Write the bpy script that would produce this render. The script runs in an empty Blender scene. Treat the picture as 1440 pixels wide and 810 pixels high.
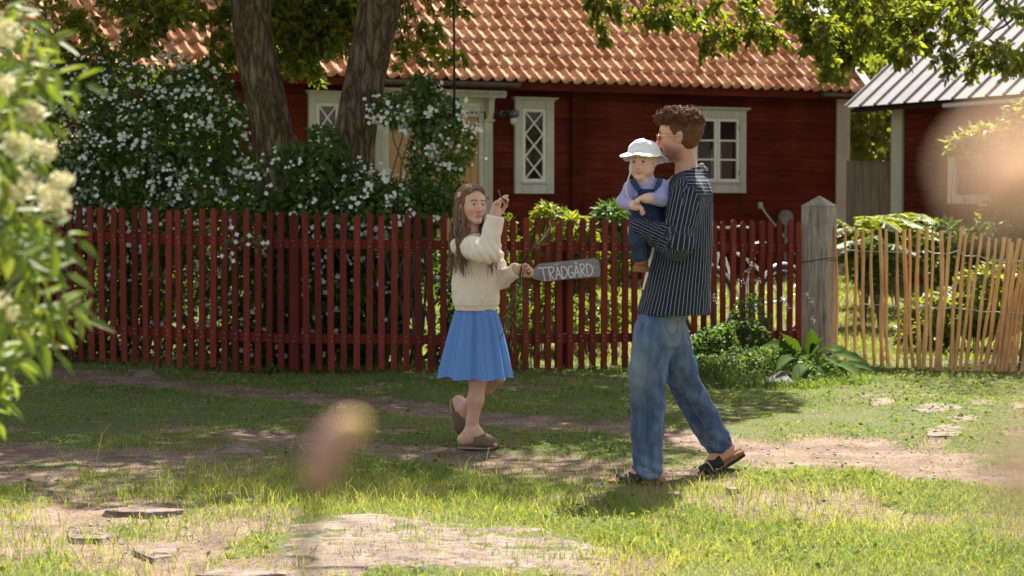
import bpy, math, random
import numpy as np
from mathutils import Vector, Matrix
random.seed(7); RNG = np.random.default_rng(11)
R = math.radians
C = bpy.context.scene.collection
sc = bpy.context.scene

# ---------------------------------------------------------------- camera, sky, sun, exposure
CAMZ = 1.32; F = 3000.0; PITCH = math.atan(115.0 / F)
cd = bpy.data.cameras.new('camera'); cam = bpy.data.objects.new('camera', cd); C.objects.link(cam)
cam.location = (0, 0, CAMZ); cam.rotation_euler = (R(90) - PITCH, 0, 0)
cd.sensor_width = 36; cd.lens = 75.0; cd.clip_start = 0.05; cd.clip_end = 400
cd.dof.use_dof = True; cd.dof.focus_distance = 10.7; cd.dof.aperture_fstop = 5.2
sc.camera = cam
SUN_AZ = R(17); SUN_EL = R(54)
w = bpy.data.worlds.new('World'); sc.world = w; w.use_nodes = True
nt = w.node_tree; bg = nt.nodes['Background']
sky = nt.nodes.new('ShaderNodeTexSky'); sky.sky_type = 'NISHITA'; sky.sun_disc = False
sky.sun_elevation = SUN_EL; sky.sun_rotation = SUN_AZ; sky.air_density = 1.0; sky.dust_density = 1.5; sky.ozone_density = 1.0
hsv = nt.nodes.new('ShaderNodeHueSaturation'); hsv.inputs['Saturation'].default_value = .45; nt.links.new(sky.outputs[0], hsv.inputs['Color'])
wb = nt.nodes.new('ShaderNodeMix'); wb.data_type = 'RGBA'; wb.blend_type = 'MULTIPLY'; wb.inputs[0].default_value = 1; wb.inputs[7].default_value = (1.06, 1.0, .93, 1)   # the photograph's warm white balance
nt.links.new(hsv.outputs[0], wb.inputs[6]); nt.links.new(wb.outputs[2], bg.inputs[0]); bg.inputs[1].default_value = 0.074
sd = bpy.data.lights.new('sun', 'SUN'); sun = bpy.data.objects.new('sun', sd); C.objects.link(sun)
sd.energy = 5.0; sd.angle = R(0.53); sd.color = (1.0, 0.935, 0.83)
SUNV = Vector((math.sin(SUN_AZ) * math.cos(SUN_EL), math.cos(SUN_AZ) * math.cos(SUN_EL), math.sin(SUN_EL)))
sun.rotation_euler = SUNV.to_track_quat('Z', 'Y').to_euler()
sc.view_settings.view_transform = 'Standard'; sc.view_settings.look = 'None'
sc.view_settings.exposure = 1.78; sc.view_settings.gamma = 1.0; sc.view_settings.use_curve_mapping = False
sc.render.engine = 'CYCLES'; sc.cycles.max_bounces = 6; sc.cycles.transparent_max_bounces = 12

# ---------------------------------------------------------------- placing: a direction in view and a distance give a point
_cp, _sp = math.cos(PITCH), math.sin(PITCH)
def ray(px, py):
    a = (px - 720.0) / F; b = (405.0 - py) / F
    return Vector((a, _cp + b * _sp, -_sp + b * _cp))
def P(px, py, Y):
    r = ray(px, py); t = Y / r.y
    return Vector((r.x * t, Y, CAMZ + r.z * t))
def G(px, py, z=0.0):
    r = ray(px, py); t = (z - CAMZ) / r.z
    return Vector((r.x * t, r.y * t, z))

# ---------------------------------------------------------------- noise
def _h(i, j, k, s):
    n = (i.astype(np.int64) * 374761393 + j.astype(np.int64) * 668265263 + k.astype(np.int64) * 2147483647 + s * 974634777) & 0x7fffffff
    n = ((n ^ (n >> 13)) * 1274126177) & 0x7fffffff
    n = (n ^ (n >> 16)) & 0xffff
    return n / 65535.0
def vn(x, y, z=0.0, s=0):
    x = np.asarray(x, float); y = np.asarray(y, float) + x * 0; z = np.asarray(z, float) + x * 0
    i, j, k = np.floor(x), np.floor(y), np.floor(z); a, b, c = x - i, y - j, z - k
    a = a * a * (3 - 2 * a); b = b * b * (3 - 2 * b); c = c * c * (3 - 2 * c); r = 0
    for di in (0, 1):
        for dj in (0, 1):
            for dk in (0, 1):
                r = r + _h(i + di, j + dj, k + dk, s) * (a if di else 1 - a) * (b if dj else 1 - b) * (c if dk else 1 - c)
    return r
def fbm(x, y, z=0.0, s=0, o=4):
    r = 0; a = 0.5; f = 1.0
    for q in range(o):
        r = r + a * vn(np.asarray(x) * f, np.asarray(y) * f, np.asarray(z) * f, s + q); a *= 0.5; f *= 2.03
    return r / (1 - 0.5 ** o)
def sstep(a, b, x):
    t = np.clip((x - a) / (b - a), 0, 1); return t * t * (3 - 2 * t)

# ---------------------------------------------------------------- objects
def tag(o, label=None, cat=None, group=None, kind=None):
    if label: o['label'] = label
    if cat: o['category'] = cat
    if group: o['group'] = group
    if kind: o['kind'] = kind
    return o
def empty(name, loc=(0, 0, 0), rz=0.0):
    o = bpy.data.objects.new(name, None); C.objects.link(o); o.location = loc; o.rotation_euler = (0, 0, rz)
    o.empty_display_size = 0.1
    return o
def link(name, me, mat, parent=None, smooth=False):
    o = bpy.data.objects.new(name, me); C.objects.link(o)
    for m in (mat if isinstance(mat, (list, tuple)) else [mat]): me.materials.append(m)
    if smooth: me.polygons.foreach_set('use_smooth', [True] * len(me.polygons))
    if parent: o.parent = parent
    return o
def rebase(o, base):
    """give a single-mesh thing an origin at its own base"""
    b = Vector(base); o.data.transform(Matrix.Translation(-b)); o.location = b
    return o
def npmesh(name, V, Fc, mat, parent=None, smooth=False, attrs=None, cols=None, off=None):
    """V (n,3), Fc (m,k) constant size faces"""
    V = np.ascontiguousarray(V, dtype=np.float32)
    if off is not None: V = V - np.array(off, dtype=np.float32)
    Fc = np.ascontiguousarray(Fc, dtype=np.int32); m, k = Fc.shape
    me = bpy.data.meshes.new(name)
    me.vertices.add(len(V)); me.vertices.foreach_set('co', V.ravel())
    me.loops.add(m * k); me.loops.foreach_set('vertex_index', Fc.ravel())
    me.polygons.add(m); me.polygons.foreach_set('loop_start', np.arange(0, m * k, k, dtype=np.int32))
    me.polygons.foreach_set('loop_total', np.full(m, k, dtype=np.int32))
    me.update(calc_edges=True)
    for an, av in (attrs or {}).items():
        a = me.attributes.new(an, 'FLOAT', 'POINT'); a.data.foreach_set('value', np.asarray(av, dtype=np.float32).ravel())
    for an, av in (cols or {}).items():
        a = me.attributes.new(an, 'FLOAT_COLOR', 'POINT')
        av = np.asarray(av, dtype=np.float32)
        if av.shape[1] == 3: av = np.concatenate([av, np.ones((len(av), 1), np.float32)], 1)
        a.data.foreach_set('color', av.ravel())
    return link(name, me, mat, parent, smooth)

class MB:
    """collects shapes, then links them as ONE mesh object"""
    def __init__(s): s.v = []; s.f = []; s.a = []
    def add(s, vs, fs, a=0.0):
        n = len(s.v); s.v += [tuple(v) for v in vs]; s.f += [tuple(n + i for i in f) for f in fs]; s.a += [a] * len(vs)
    def box(s, c, size, M=None, a=0.0, bev=0.0):
        """box by centre and size; bev chamfers its long edges a little"""
        x, y, z = [q / 2 for q in size]; c = Vector(c)
        b = min(bev, x * .45, y * .45, z * .45)
        if b <= 0:
            vs = [Vector((i, j, k)) for k in (-z, z) for j in (-y, y) for i in (-x, x)]
            fs = [(0, 2, 3, 1), (4, 5, 7, 6), (0, 1, 5, 4), (2, 6, 7, 3), (0, 4, 6, 2), (1, 3, 7, 5)]
        else:
            vs = []; fs = []
            ring = lambda X, Y, Z: [Vector((-X + 0, -Y + b, Z)), Vector((-X + b, -Y, Z)), Vector((X - b, -Y, Z)), Vector((X, -Y + b, Z)), Vector((X, Y - b, Z)), Vector((X - b, Y, Z)), Vector((-X + b, Y, Z)), Vector((-X, Y - b, Z))]
            r = [ring(x - b, y - b, -z), ring(x, y, -z + b), ring(x, y, z - b), ring(x - b, y - b, z)]
            for q in r: vs += q
            for k in range(3):
                for i in range(8):
                    j = (i + 1) % 8; fs.append((k * 8 + i, k * 8 + j, k * 8 + 8 + j, k * 8 + 8 + i))
            fs.append(tuple(range(7, -1, -1))); fs.append(tuple(range(24, 32)))
        s.add([(M @ v if M else v) + c for v in vs], fs, a)
    def tube(s, pts, rad, n=8, a=0.0, caps=True):
        pts = [Vector(p) for p in pts]; m = len(pts)
        if not hasattr(rad, '__len__'): rad = [rad] * m
        vs = []; up = Vector((0, 0, 1)); prev = None
        for i, p in enumerate(pts):
            t = (pts[min(i + 1, m - 1)] - pts[max(i - 1, 0)]).normalized()
            if prev is None:
                u = t.cross(up); u = u if u.length > .05 else t.cross(Vector((1, 0, 0)))
            else: u = prev - t * prev.dot(t)
            u.normalize(); prev = u; v = t.cross(u)
            for k in range(n):
                an = 2 * math.pi * k / n; vs.append(p + (u * math.cos(an) + v * math.sin(an)) * rad[i])
        fs = [(i * n + k, i * n + (k + 1) % n, (i + 1) * n + (k + 1) % n, (i + 1) * n + k) for i in range(m - 1) for k in range(n)]
        if caps: fs += [tuple(range(n - 1, -1, -1)), tuple(range((m - 1) * n, m * n))]
        s.add(vs, fs, a)
    def prism(s, poly, M, t, a=0.0):
        """outline in the plane (u, v), extruded from 0 to t, M puts (u, v, w) in place"""
        n = len(poly)
        vs = [M @ Vector((u, v, 0)) for u, v in poly] + [M @ Vector((u, v, t)) for u, v in poly]
        fs = [tuple(range(n - 1, -1, -1)), tuple(range(n, 2 * n))] + [(i, (i + 1) % n, n + (i + 1) % n, n + i) for i in range(n)]
        s.add(vs, fs, a)
    def build(s, name, mat, parent=None, smooth=False, off=None):
        me = bpy.data.meshes.new(name)
        o = Vector(off) if off is not None else Vector((0, 0, 0))
        me.from_pydata([tuple(Vector(v) - o) for v in s.v], [], s.f)
        at = me.attributes.new('v', 'FLOAT', 'POINT'); at.data.foreach_set('value', s.a)
        me.update()
        return link(name, me, mat, parent, smooth)

# ---------------------------------------------------------------- materials
def newmat(name):
    m = bpy.data.materials.new(name); m.use_nodes = True
    return m, m.node_tree.nodes, m.node_tree.links, m.node_tree.nodes['Principled BSDF']
def ramp(N, stops):
    r = N.new('ShaderNodeValToRGB'); e = r.color_ramp.elements
    e[0].position, e[0].color = stops[0][0], (*stops[0][1], 1); e[1].position, e[1].color = stops[-1][0], (*stops[-1][1], 1)
    for p, c in stops[1:-1]: q = e.new(p); q.color = (*c, 1)
    return r
def coords(N, L, scale=(1, 1, 1), kind='Object'):
    tc = N.new('ShaderNodeTexCoord'); mp = N.new('ShaderNodeMapping'); mp.inputs['Scale'].default_value = scale
    L.new(tc.outputs[kind], mp.inputs[0]); return mp.outputs[0]
def noise(N, L, vec, scale, detail=5, rough=.55):
    n = N.new('ShaderNodeTexNoise'); n.inputs['Scale'].default_value = scale; n.inputs['Detail'].default_value = detail
    n.inputs['Roughness'].default_value = rough; L.new(vec, n.inputs['Vector']); return n
def attr(N, name):
    a = N.new('ShaderNodeAttribute'); a.attribute_name = name; return a
def mixc(N, L, fac, a, b, mode='MIX'):
    m = N.new('ShaderNodeMix'); m.data_type = 'RGBA'; m.blend_type = mode
    if isinstance(fac, (int, float)): m.inputs[0].default_value = fac
    else: L.new(fac, m.inputs[0])
    for k, q in ((6, a), (7, b)):
        if isinstance(q, tuple): m.inputs[k].default_value = (*q, 1)
        else: L.new(q, m.inputs[k])
    return m.outputs[2]
def bump(N, L, b, h, strength=.3, dist=.01):
    n = N.new('ShaderNodeBump'); n.inputs['Strength'].default_value = strength; n.inputs['Distance'].default_value = dist
    L.new(h, n.inputs['Height']); L.new(n.outputs[0], b.inputs['Normal']); return n
def noisy(name, c1, c2, scale=20, stretch=(1, 1, 1), rough=.7, bs=.3, bd=.005, detail=6, c3=None, spec=.3, s2=2.5):
    """a material of two or three tones in uneven noise, with bump"""
    m, N, L, B = newmat(name); v = coords(N, L, stretch); n = noise(N, L, v, scale, detail)
    r = ramp(N, [(.3, c1), (.5, tuple((p + q) / 2 for p, q in zip(c1, c2))), (.7, c2)]); L.new(n.outputs[0], r.inputs[0]); col = r.outputs[0]
    if c3:
        n2 = noise(N, L, coords(N, L), s2, 4); r2 = ramp(N, [(.45, (0, 0, 0)), (.7, (1, 1, 1))]); L.new(n2.outputs[0], r2.inputs[0])
        col = mixc(N, L, r2.outputs[0], col, c3)
    L.new(col, B.inputs['Base Color']); B.inputs['Roughness'].default_value = rough; B.inputs['Specular IOR Level'].default_value = spec
    if bs: bump(N, L, B, n.outputs[0], bs, bd)
    return m
def leafmat(name, dark, mid, light, trans=.4, tint=(1.25, 1.2, .45), rough=.45, spec=.4):
    m, N, L, B = newmat(name); a = attr(N, 'v'); r = ramp(N, [(0, dark), (.5, mid), (1, light)]); L.new(a.outputs['Fac'], r.inputs[0])
    L.new(r.outputs[0], B.inputs['Base Color']); B.inputs['Roughness'].default_value = rough; B.inputs['Specular IOR Level'].default_value = spec
    t = N.new('ShaderNodeBsdfTranslucent'); tc = mixc(N, L, 1.0, r.outputs[0], tint, 'MULTIPLY'); L.new(tc, t.inputs[0])
    ms = N.new('ShaderNodeMixShader'); ms.inputs[0].default_value = trans
    L.new(B.outputs[0], ms.inputs[1]); L.new(t.outputs[0], ms.inputs[2]); L.new(ms.outputs[0], N['Material Output'].inputs[0])
    return m

# ---------------------------------------------------------------- leaves
def unit(a): return a / np.maximum(np.linalg.norm(a, axis=1, keepdims=True), 1e-9)
def rdir(n, bias=(0, 0, 0)):
    return unit(RNG.normal(size=(n, 3)) + np.array(bias))
def leafgeo(c, ax, nr, Ln, Wd, kind='d'):
    """leaves at c pointing along ax, facing nr; kind d: one folded diamond, h: six-sided folded leaf, p: flower petal"""
    n = len(c); ax = unit(ax); sd = unit(np.cross(ax, nr)); nr = np.cross(sd, ax)
    Ln = np.broadcast_to(Ln, n)[:, None]; Wd = np.broadcast_to(Wd, n)[:, None]
    if kind == 'd':
        V = np.stack([c, c + ax * Ln * .45 + sd * Wd * .5 + nr * Wd * .15, c + ax * Ln - nr * Ln * .08, c + ax * Ln * .45 - sd * Wd * .5 + nr * Wd * .15], 1)
        Fc = np.arange(n * 4).reshape(n, 4); k = 4
    elif kind == 'h':
        V = np.stack([c, c + ax * Ln * .25 + sd * Wd * .42 + nr * Wd * .12, c + ax * Ln * .62 + sd * Wd * .4 + nr * Wd * .08 - nr * Ln * .06, c + ax * Ln - nr * Ln * .2,
                      c + ax * Ln * .62 - sd * Wd * .4 + nr * Wd * .08 - nr * Ln * .06, c + ax * Ln * .25 - sd * Wd * .42 + nr * Wd * .12], 1)
        b = np.arange(n)[:, None] * 6; Fc = np.concatenate([b + [0, 1, 2, 3], b + [0, 3, 4, 5]]); k = 6
    else:
        V = np.stack([c, c + ax * Ln * .55 + sd * Wd * .5 + nr * Ln * .1, c + ax * Ln + sd * Wd * .22, c + ax * Ln - sd * Wd * .22, c + ax * Ln * .55 - sd * Wd * .5 + nr * Ln * .1], 1)
        b = np.arange(n)[:, None] * 5; Fc = np.concatenate([b + [0, 1, 2, 2], b + [0, 2, 3, 3], b + [0, 3, 4, 4]])[:, :3]; k = 5
    return V.reshape(-1, 3), Fc, k
def leafobj(name, c, ax, nr, Ln, Wd, v, mat, parent, kind='d', off=None):
    V, Fc, k = leafgeo(c, ax, nr, Ln, Wd, kind)
    return npmesh(name, V, Fc, mat, parent, attrs={'v': np.repeat(v, k)}, off=off)
def blob_points(blobs, n, shell=.35):
    """points inside a union of ellipsoids (centre, radii), denser near the surface; each with an outward direction"""
    w_ = np.array([b[1][0] * b[1][1] * b[1][2] for b in blobs]) ** .7; w_ /= w_.sum()
    idx = RNG.choice(len(blobs), n, p=w_); d = rdir(n); r = (shell + (1 - shell) * RNG.random(n)) ** .6
    r = 1 - (1 - r) * RNG.random(n)
    cen = np.array([tuple(b[0]) for b in blobs])[idx]; rad = np.array([tuple(b[1]) for b in blobs])[idx]
    lump = 1 + .28 * (fbm(cen[:, 0] * 3 + d[:, 0] * 2.2, cen[:, 1] * 3 + d[:, 1] * 2.2, d[:, 2] * 2.2, 5) - .5) * 2
    p = cen + d * rad * (r * lump)[:, None]
    return p, d
def clumpy(p, keep=.5, scale=2.2, s=3):
    """mask that opens gaps in a cloud of points"""
    return fbm(p[:, 0] * scale, p[:, 1] * scale, p[:, 2] * scale, s, 3) > keep
# ================================================================ GROUND
def gz(x, y):
    x = np.asarray(x, float); y = np.asarray(y, float)
    return (.33 * sstep(18.5, 28, y) + .05 * (fbm(x * .5, y * .5, 0, 21, 3) - .5) + .014 * (fbm(x * 4, y * 4, 0, 22, 3) - .5)
            + .05 * sstep(-2.2, -3.4, x) * sstep(15.5, 17.5, y) * (1 - sstep(19, 21, y)))
def gzf(x, y): return float(gz(np.array([x]), np.array([y]))[0])
def pdist(x, y, pts, wds):
    """distance to a polyline minus its local half width, negative inside"""
    best = np.full(x.shape, 1e9)
    for (a, b), (wa, wb) in zip(zip(pts[:-1], pts[1:]), zip(wds[:-1], wds[1:])):
        dx, dy = b[0] - a[0], b[1] - a[1]
        t = np.clip(((x - a[0]) * dx + (y - a[1]) * dy) / (dx * dx + dy * dy), 0, 1)
        best = np.minimum(best, np.hypot(x - a[0] - t * dx, y - a[1] - t * dy) - (wa + (wb - wa) * t))
    return best
def gl(l): return [tuple(G(a, b)[:2]) for a, b in l]
TR1 = gl([(-200, 512), (60, 527), (300, 545), (560, 570), (720, 588), (880, 607), (1010, 625), (1160, 650), (1300, 662), (1600, 680)])
W1 = [.25, .3, .3, .3, .3, .3, .28, .36, .4, .5]
TR2 = gl([(150, 592), (330, 606), (500, 628), (640, 645), (760, 655), (860, 668), (1010, 690), (1150, 712), (1290, 728)])
W2 = [.02, .1, .3, .40, .38, .40, .34, .25, .05]
PATCH = [((40, 672), .28, .16), ((110, 688), .3, .16), ((250, 652), .5, .2), ((150, 640), .35, .12), ((1130, 712), .35, .2), ((1210, 640), .5, .3), ((60, 745), .4, .25),
         ((230, 785), .3, .3), ((400, 800), .4, .2), ((560, 690), .2, .1), ((790, 707), .25, .12), ((330, 748), .25, .12), ((200, 717), .25, .15), ((20, 640), .3, .15), ((850, 790), .2, .1)]
BIGSTONE = gl([(385, 762), (425, 738), (520, 722), (600, 720), (680, 730), (760, 742), (830, 762), (850, 785), (820, 805), (700, 812), (560, 800), (430, 800), (395, 780)])
def inpoly(x, y, poly):
    ins = np.zeros(x.shape, bool); n = len(poly)
    for i in range(n):
        (x1, y1), (x2, y2) = poly[i], poly[(i + 1) % n]
        c_ = ((y1 > y) != (y2 > y)) & (x < (x2 - x1) * (y - y1) / (y2 - y1 + 1e-12) + x1); ins ^= c_
    return ins
def bare(x, y):
    """0 full grass .. 1 bare earth"""
    n = fbm(x * 2.2, y * 1.6, 0, 31, 4) - .5; n2 = fbm(x * 7, y * 5, 0, 33, 3) - .5
    d = np.minimum(pdist(x, y, TR1, W1), pdist(x, y, TR2, W2))
    for (c, a, b) in PATCH:
        g = G(*c); d = np.minimum(d, (np.hypot((x - g.x) / a, (y - g.y) / (b * 3)) - 1) * .3)
    m = 1 - sstep(-.10, .12, d + n * .5 + n2 * .25)
    worn = .85 * sstep(.5, .62, fbm(x * 1.3, y * 1.0, 0, 37, 4)) * (y < 12.3) * sstep(-.2, -1.2, x)   # thin turf in the sunny left foreground
    return np.maximum(np.maximum(m, worn * .72), .9 * sstep(.66, .75, fbm(x * 3, y * 2, 0, 39, 3)))
# fine sheet where it shows, coarse sheet out to the horizon
def axis_(a, b, fine0, fine1, st, coarse):
    l = list(np.arange(fine0, fine1, st)); x = fine0; s_ = st
    lo = []
    while x > a: s_ *= coarse; x -= s_; lo.append(x)
    x = fine1; s_ = st; hi = []
    while x < b: hi.append(x); s_ *= coarse; x += s_
    return np.array(lo[::-1] + l + hi)
gx = axis_(-150, 150, -5.2, 5.4, .035, 1.25); gy = axis_(-20, 320, 6.8, 18.5, .04, 1.25)
X, Y = np.meshgrid(gx, gy); Z = gz(X, Y); bm = bare(X, Y)
Z = Z - bm * .02 + bm * .012 * (fbm(X * 14, Y * 14, 0, 41, 3) - .5)
ny, nx = X.shape; I = np.arange(nx * ny).reshape(ny, nx)
gf = np.stack([I[:-1, :-1], I[:-1, 1:], I[1:, 1:], I[1:, :-1]], -1).reshape(-1, 4)
m, N, L, B = newmat('earth_and_turf'); a = attr(N, 'bare'); v = coords(N, L)
n1 = noise(N, L, v, 3.2, 6, .65); n2 = noise(N, L, v, 45, 5, .7); n3 = noise(N, L, v, 170, 3, .7)
dirt = ramp(N, [(.3, (.085, .058, .043)), (.5, (.155, .108, .080)), (.72, (.24, .175, .135))]); L.new(n1.outputs[0], dirt.inputs[0])
peb = ramp(N, [(.35, (.45, .42, .38)), (.5, (1, 1, 1)), (.66, (1.7, 1.65, 1.6))]); L.new(n2.outputs[0], peb.inputs[0])
dc = mixc(N, L, .75, dirt.outputs[0], peb.outputs[0], 'MULTIPLY')
pb2 = ramp(N, [(.3, (.5, .5, .5)), (.62, (1.3, 1.3, 1.3))]); L.new(n3.outputs[0], pb2.inputs[0]); dc = mixc(N, L, .6, dc, pb2.outputs[0], 'MULTIPLY')
tf = ramp(N, [(.3, (.035, .045, .015)), (.6, (.10, .11, .035)), (.8, (.2, .17, .08))]); L.new(n2.outputs[0], tf.inputs[0])
fr = ramp(N, [(.25, (0, 0, 0)), (.6, (1, 1, 1))]); L.new(a.outputs['Fac'], fr.inputs[0])
L.new(mixc(N, L, fr.outputs[0], tf.outputs[0], dc), B.inputs['Base Color']); B.inputs['Roughness'].default_value = .92; B.inputs['Specular IOR Level'].default_value = .15
bump(N, L, B, n2.outputs[0], .7, .012)
ground = npmesh('ground', np.stack([X, Y, Z], -1).reshape(-1, 3), gf, m, smooth=True, attrs={'bare': bm.ravel()}); tag(ground, kind='structure')

# grass blades
M_grass = leafmat('grass_blade', (.065, .108, .020), (.155, .225, .050), (.42, .38, .20), trans=.52, rough=.55, spec=.2)
def blades(name, x, y, hmin, hmax, wmin, wmax, dry=.12, lean=.5, tone=0):
    n = len(x); z = gz(x, y) - .02
    h = hmin + (hmax - hmin) * RNG.random(n) ** 1.6; h *= .6 + .8 * fbm(x * 2.5, y * 2.5, 0, 51, 3)
    wd = wmin + (wmax - wmin) * RNG.random(n); th = RNG.random(n) * 6.283; ln = h * lean * (.2 + RNG.random(n) * 1.1)
    ph = RNG.random(n) * 6.283
    b = np.stack([x, y, z], 1); sx = np.stack([np.cos(th), np.sin(th), 0 * th], 1) * wd[:, None] * .5
    dr = np.stack([np.cos(ph), np.sin(ph), 0 * ph], 1)
    up = np.array([0, 0, 1.0])
    mid = b + dr * (ln * .35)[:, None] + up * (h * .6)[:, None] ; tip = b + dr * ln[:, None] + up * (h * (1 - .25 * lean * RNG.random(n)))[:, None]
    V = np.stack([b - sx, b + sx, mid + sx * .8, mid - sx * .8, tip], 1).reshape(-1, 3)
    k = np.arange(n)[:, None] * 5; Fc = np.concatenate([k + [0, 1, 2], k + [0, 2, 3], k + [3, 2, 4]])
    v_ = np.clip(.28 + tone + .45 * fbm(x * 1.5, y * 1.5, 0, 55, 3) + RNG.normal(size=n) * .1, 0, .85); v_ = np.where(RNG.random(n) < dry, .8 + .2 * RNG.random(n), v_)
    return V, Fc, np.repeat(v_, 5)
def scatter(n, x0, x1, y0, y1):
    return x0 + (x1 - x0) * RNG.random(n), y0 + (y1 - y0) * RNG.random(n)
def inview(x, y, mrg=.6): return np.abs(x) < .245 * y + mrg
parts_ = []
FEET = [tuple(G(a, b)[:2]) for a, b in ((870, 677), (900, 680), (925, 678), (985, 664), (655, 634), (690, 634))]   # trodden earth underfoot
def addgrass(n, x0, x1, y0, y1, *a, thin=1.0, **k):
    x, y = scatter(n, x0, x1, y0, y1); g = bare(x, y)
    g = g * thin
    kp = inview(x, y) & (RNG.random(n) > g * 1.03) & (~inpoly(x, y, BIGSTONE) | (fbm(x * 6, y * 5, 0, 63, 3) > .70))
    dens = fbm(x * 3.3, y * 2.6, 0, 61, 3); kp &= RNG.random(n) < .35 + 1.2 * dens
    for fx_, fy_ in FEET: kp &= np.hypot((x - fx_), (y - fy_ + .10) * .6) > .19
    kp &= ~((inview(x, y, 0) == False) & (y > 13)); parts_.append(blades('g', x[kp], y[kp], *a, **k))
addgrass(330000, -2.7, 2.7, 6.9, 10.6, .015, .055, .002, .0042, dry=.24, lean=.9)
addgrass(230000, -3.6, 4.0, 10.4, 14.2, .012, .042, .0025, .005, dry=.18, lean=.9)
addgrass(170000, -4.8, 5.0, 14.0, 18.6, .015, .055, .003, .006, dry=.1, lean=.8)
addgrass(150000, -2, 7.5, 18.3, 30, .03, .10, .006, .012, dry=.06, lean=.8, tone=.12)
# taller tufts
def tufts(cs, n, r, *a, **k):
    x = []; y = []
    for c in cs:
        g = G(*c[:2]); rr = r * (c[2] if len(c) > 2 else 1); q = int(n * (c[2] if len(c) > 2 else 1))
        x.append(g.x + RNG.normal(size=q) * rr * 1.2); y.append(g.y + RNG.normal(size=q) * rr)
    x = np.concatenate(x); y = np.concatenate(y); parts_.append(blades('t', x, y, *a, **k))
tufts([(190, 690, 1.5), (330, 690), (360, 700), (280, 668, 1.2), (170, 625), (410, 700, 1.4), (540, 690), (60, 800, 2), (20, 760, 2), (480, 700, 1.3), (270, 690, 1.5), (500, 655), (450, 690, 1.5), (700, 690), (1010, 690), (640, 705, 1.5), (330, 655, 1.2), (440, 668, 1.2), (560, 668, 1.4)], 240, .13, .04, .12, .002, .0045, lean=.8, tone=.08)
tufts([(900, 760, 3), (1000, 730, 3), (1100, 770, 3), (1250, 780, 3), (1400, 790, 3), (950, 800, 3), (720, 690, 2), (860, 720, 2)], 1100, .3, .03, .085, .002, .0042, lean=.9, dry=.10, tone=.1)
tufts([(x, 522 + 3 * math.sin(x)) for x in range(150, 980, 26)], 45, .14, .05, .14, .003, .006, lean=.7, tone=-.05)
# a few long stalks with the light through them
tufts([(150 + 70 * i + 30 * math.sin(i * 5), 640 + 22 * math.sin(i * 3.1)) for i in range(14)], 5, .2, .12, .24, .002, .0035, lean=1.0, tone=.2)
nv = 0; VV = []; FF = []; AA = []
for V_, F_, a_ in parts_: VV.append(V_); FF.append(F_ + nv); AA.append(a_); nv += len(V_)
grass = npmesh('grass', np.concatenate(VV), np.concatenate(FF), M_grass, attrs={'v': np.concatenate(AA)})
tag(grass, 'short green grass in tufts over the lane and the garden', 'grass', kind='stuff')

# clover and low broad-leaved weeds in the turf
n = 26000; x, y = scatter(n, -3.2, 4.5, 7.0, 17.5); kp = inview(x, y) & (fbm(x * 1.9, y * 1.6, 0, 71, 3) > .5) & (RNG.random(n) > bare(x, y) * .95) & ~inpoly(x, y, BIGSTONE); x = x[kp]; y = y[kp]; n = len(x)
M_weed = leafmat('weed_leaf', (.05, .10, .016), (.11, .18, .03), (.22, .28, .07), trans=.45, spec=.1, rough=.7)
c = np.stack([x, y, gz(x, y) + .005 + .03 * RNG.random(n)], 1)
clover = leafobj('clover', c, rdir(n) * [1, 1, .35], rdir(n, (0, 0, 2.5)), .018 + .022 * RNG.random(n), .013 + .012 * RNG.random(n), RNG.random(n), M_weed, None)
tag(clover, 'low broad clover leaves scattered through the turf', 'clover', kind='stuff')
# gravel on the wheel tracks
n = 9000; x, y = scatter(n, -5, 5, 7.2, 17.2); kp = inview(x, y) & (bare(x, y) > .6); x = x[kp]; y = y[kp]; n = len(x)
ico = np.array([(1, 0, 0), (-1, 0, 0), (0, 1, 0), (0, -1, 0), (0, 0, 1), (0, 0, -1)], float); icf = np.array([(0, 2, 4), (2, 1, 4), (1, 3, 4), (3, 0, 4), (2, 0, 5), (1, 2, 5), (3, 1, 5), (0, 3, 5)])
sz = .0025 + .008 * RNG.random(n) ** 4
V_ = (ico[None] * (1 + .5 * (RNG.random((n, 6, 3)) - .5)) * sz[:, None, None] * [1.2, 1.2, .7]) + np.stack([x, y, gz(x, y) - .014], 1)[:, None]
M_peb = noisy('pebble', (.22, .18, .155), (.42, .35, .30), 8, rough=.85, bs=0)
gravel = npmesh('gravel', V_.reshape(-1, 3), (np.arange(n)[:, None, None] * 6 + icf[None]).reshape(-1, 3), M_peb)
tag(gravel, 'small stones and grit lying in the worn wheel tracks', 'gravel', kind='stuff')

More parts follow.
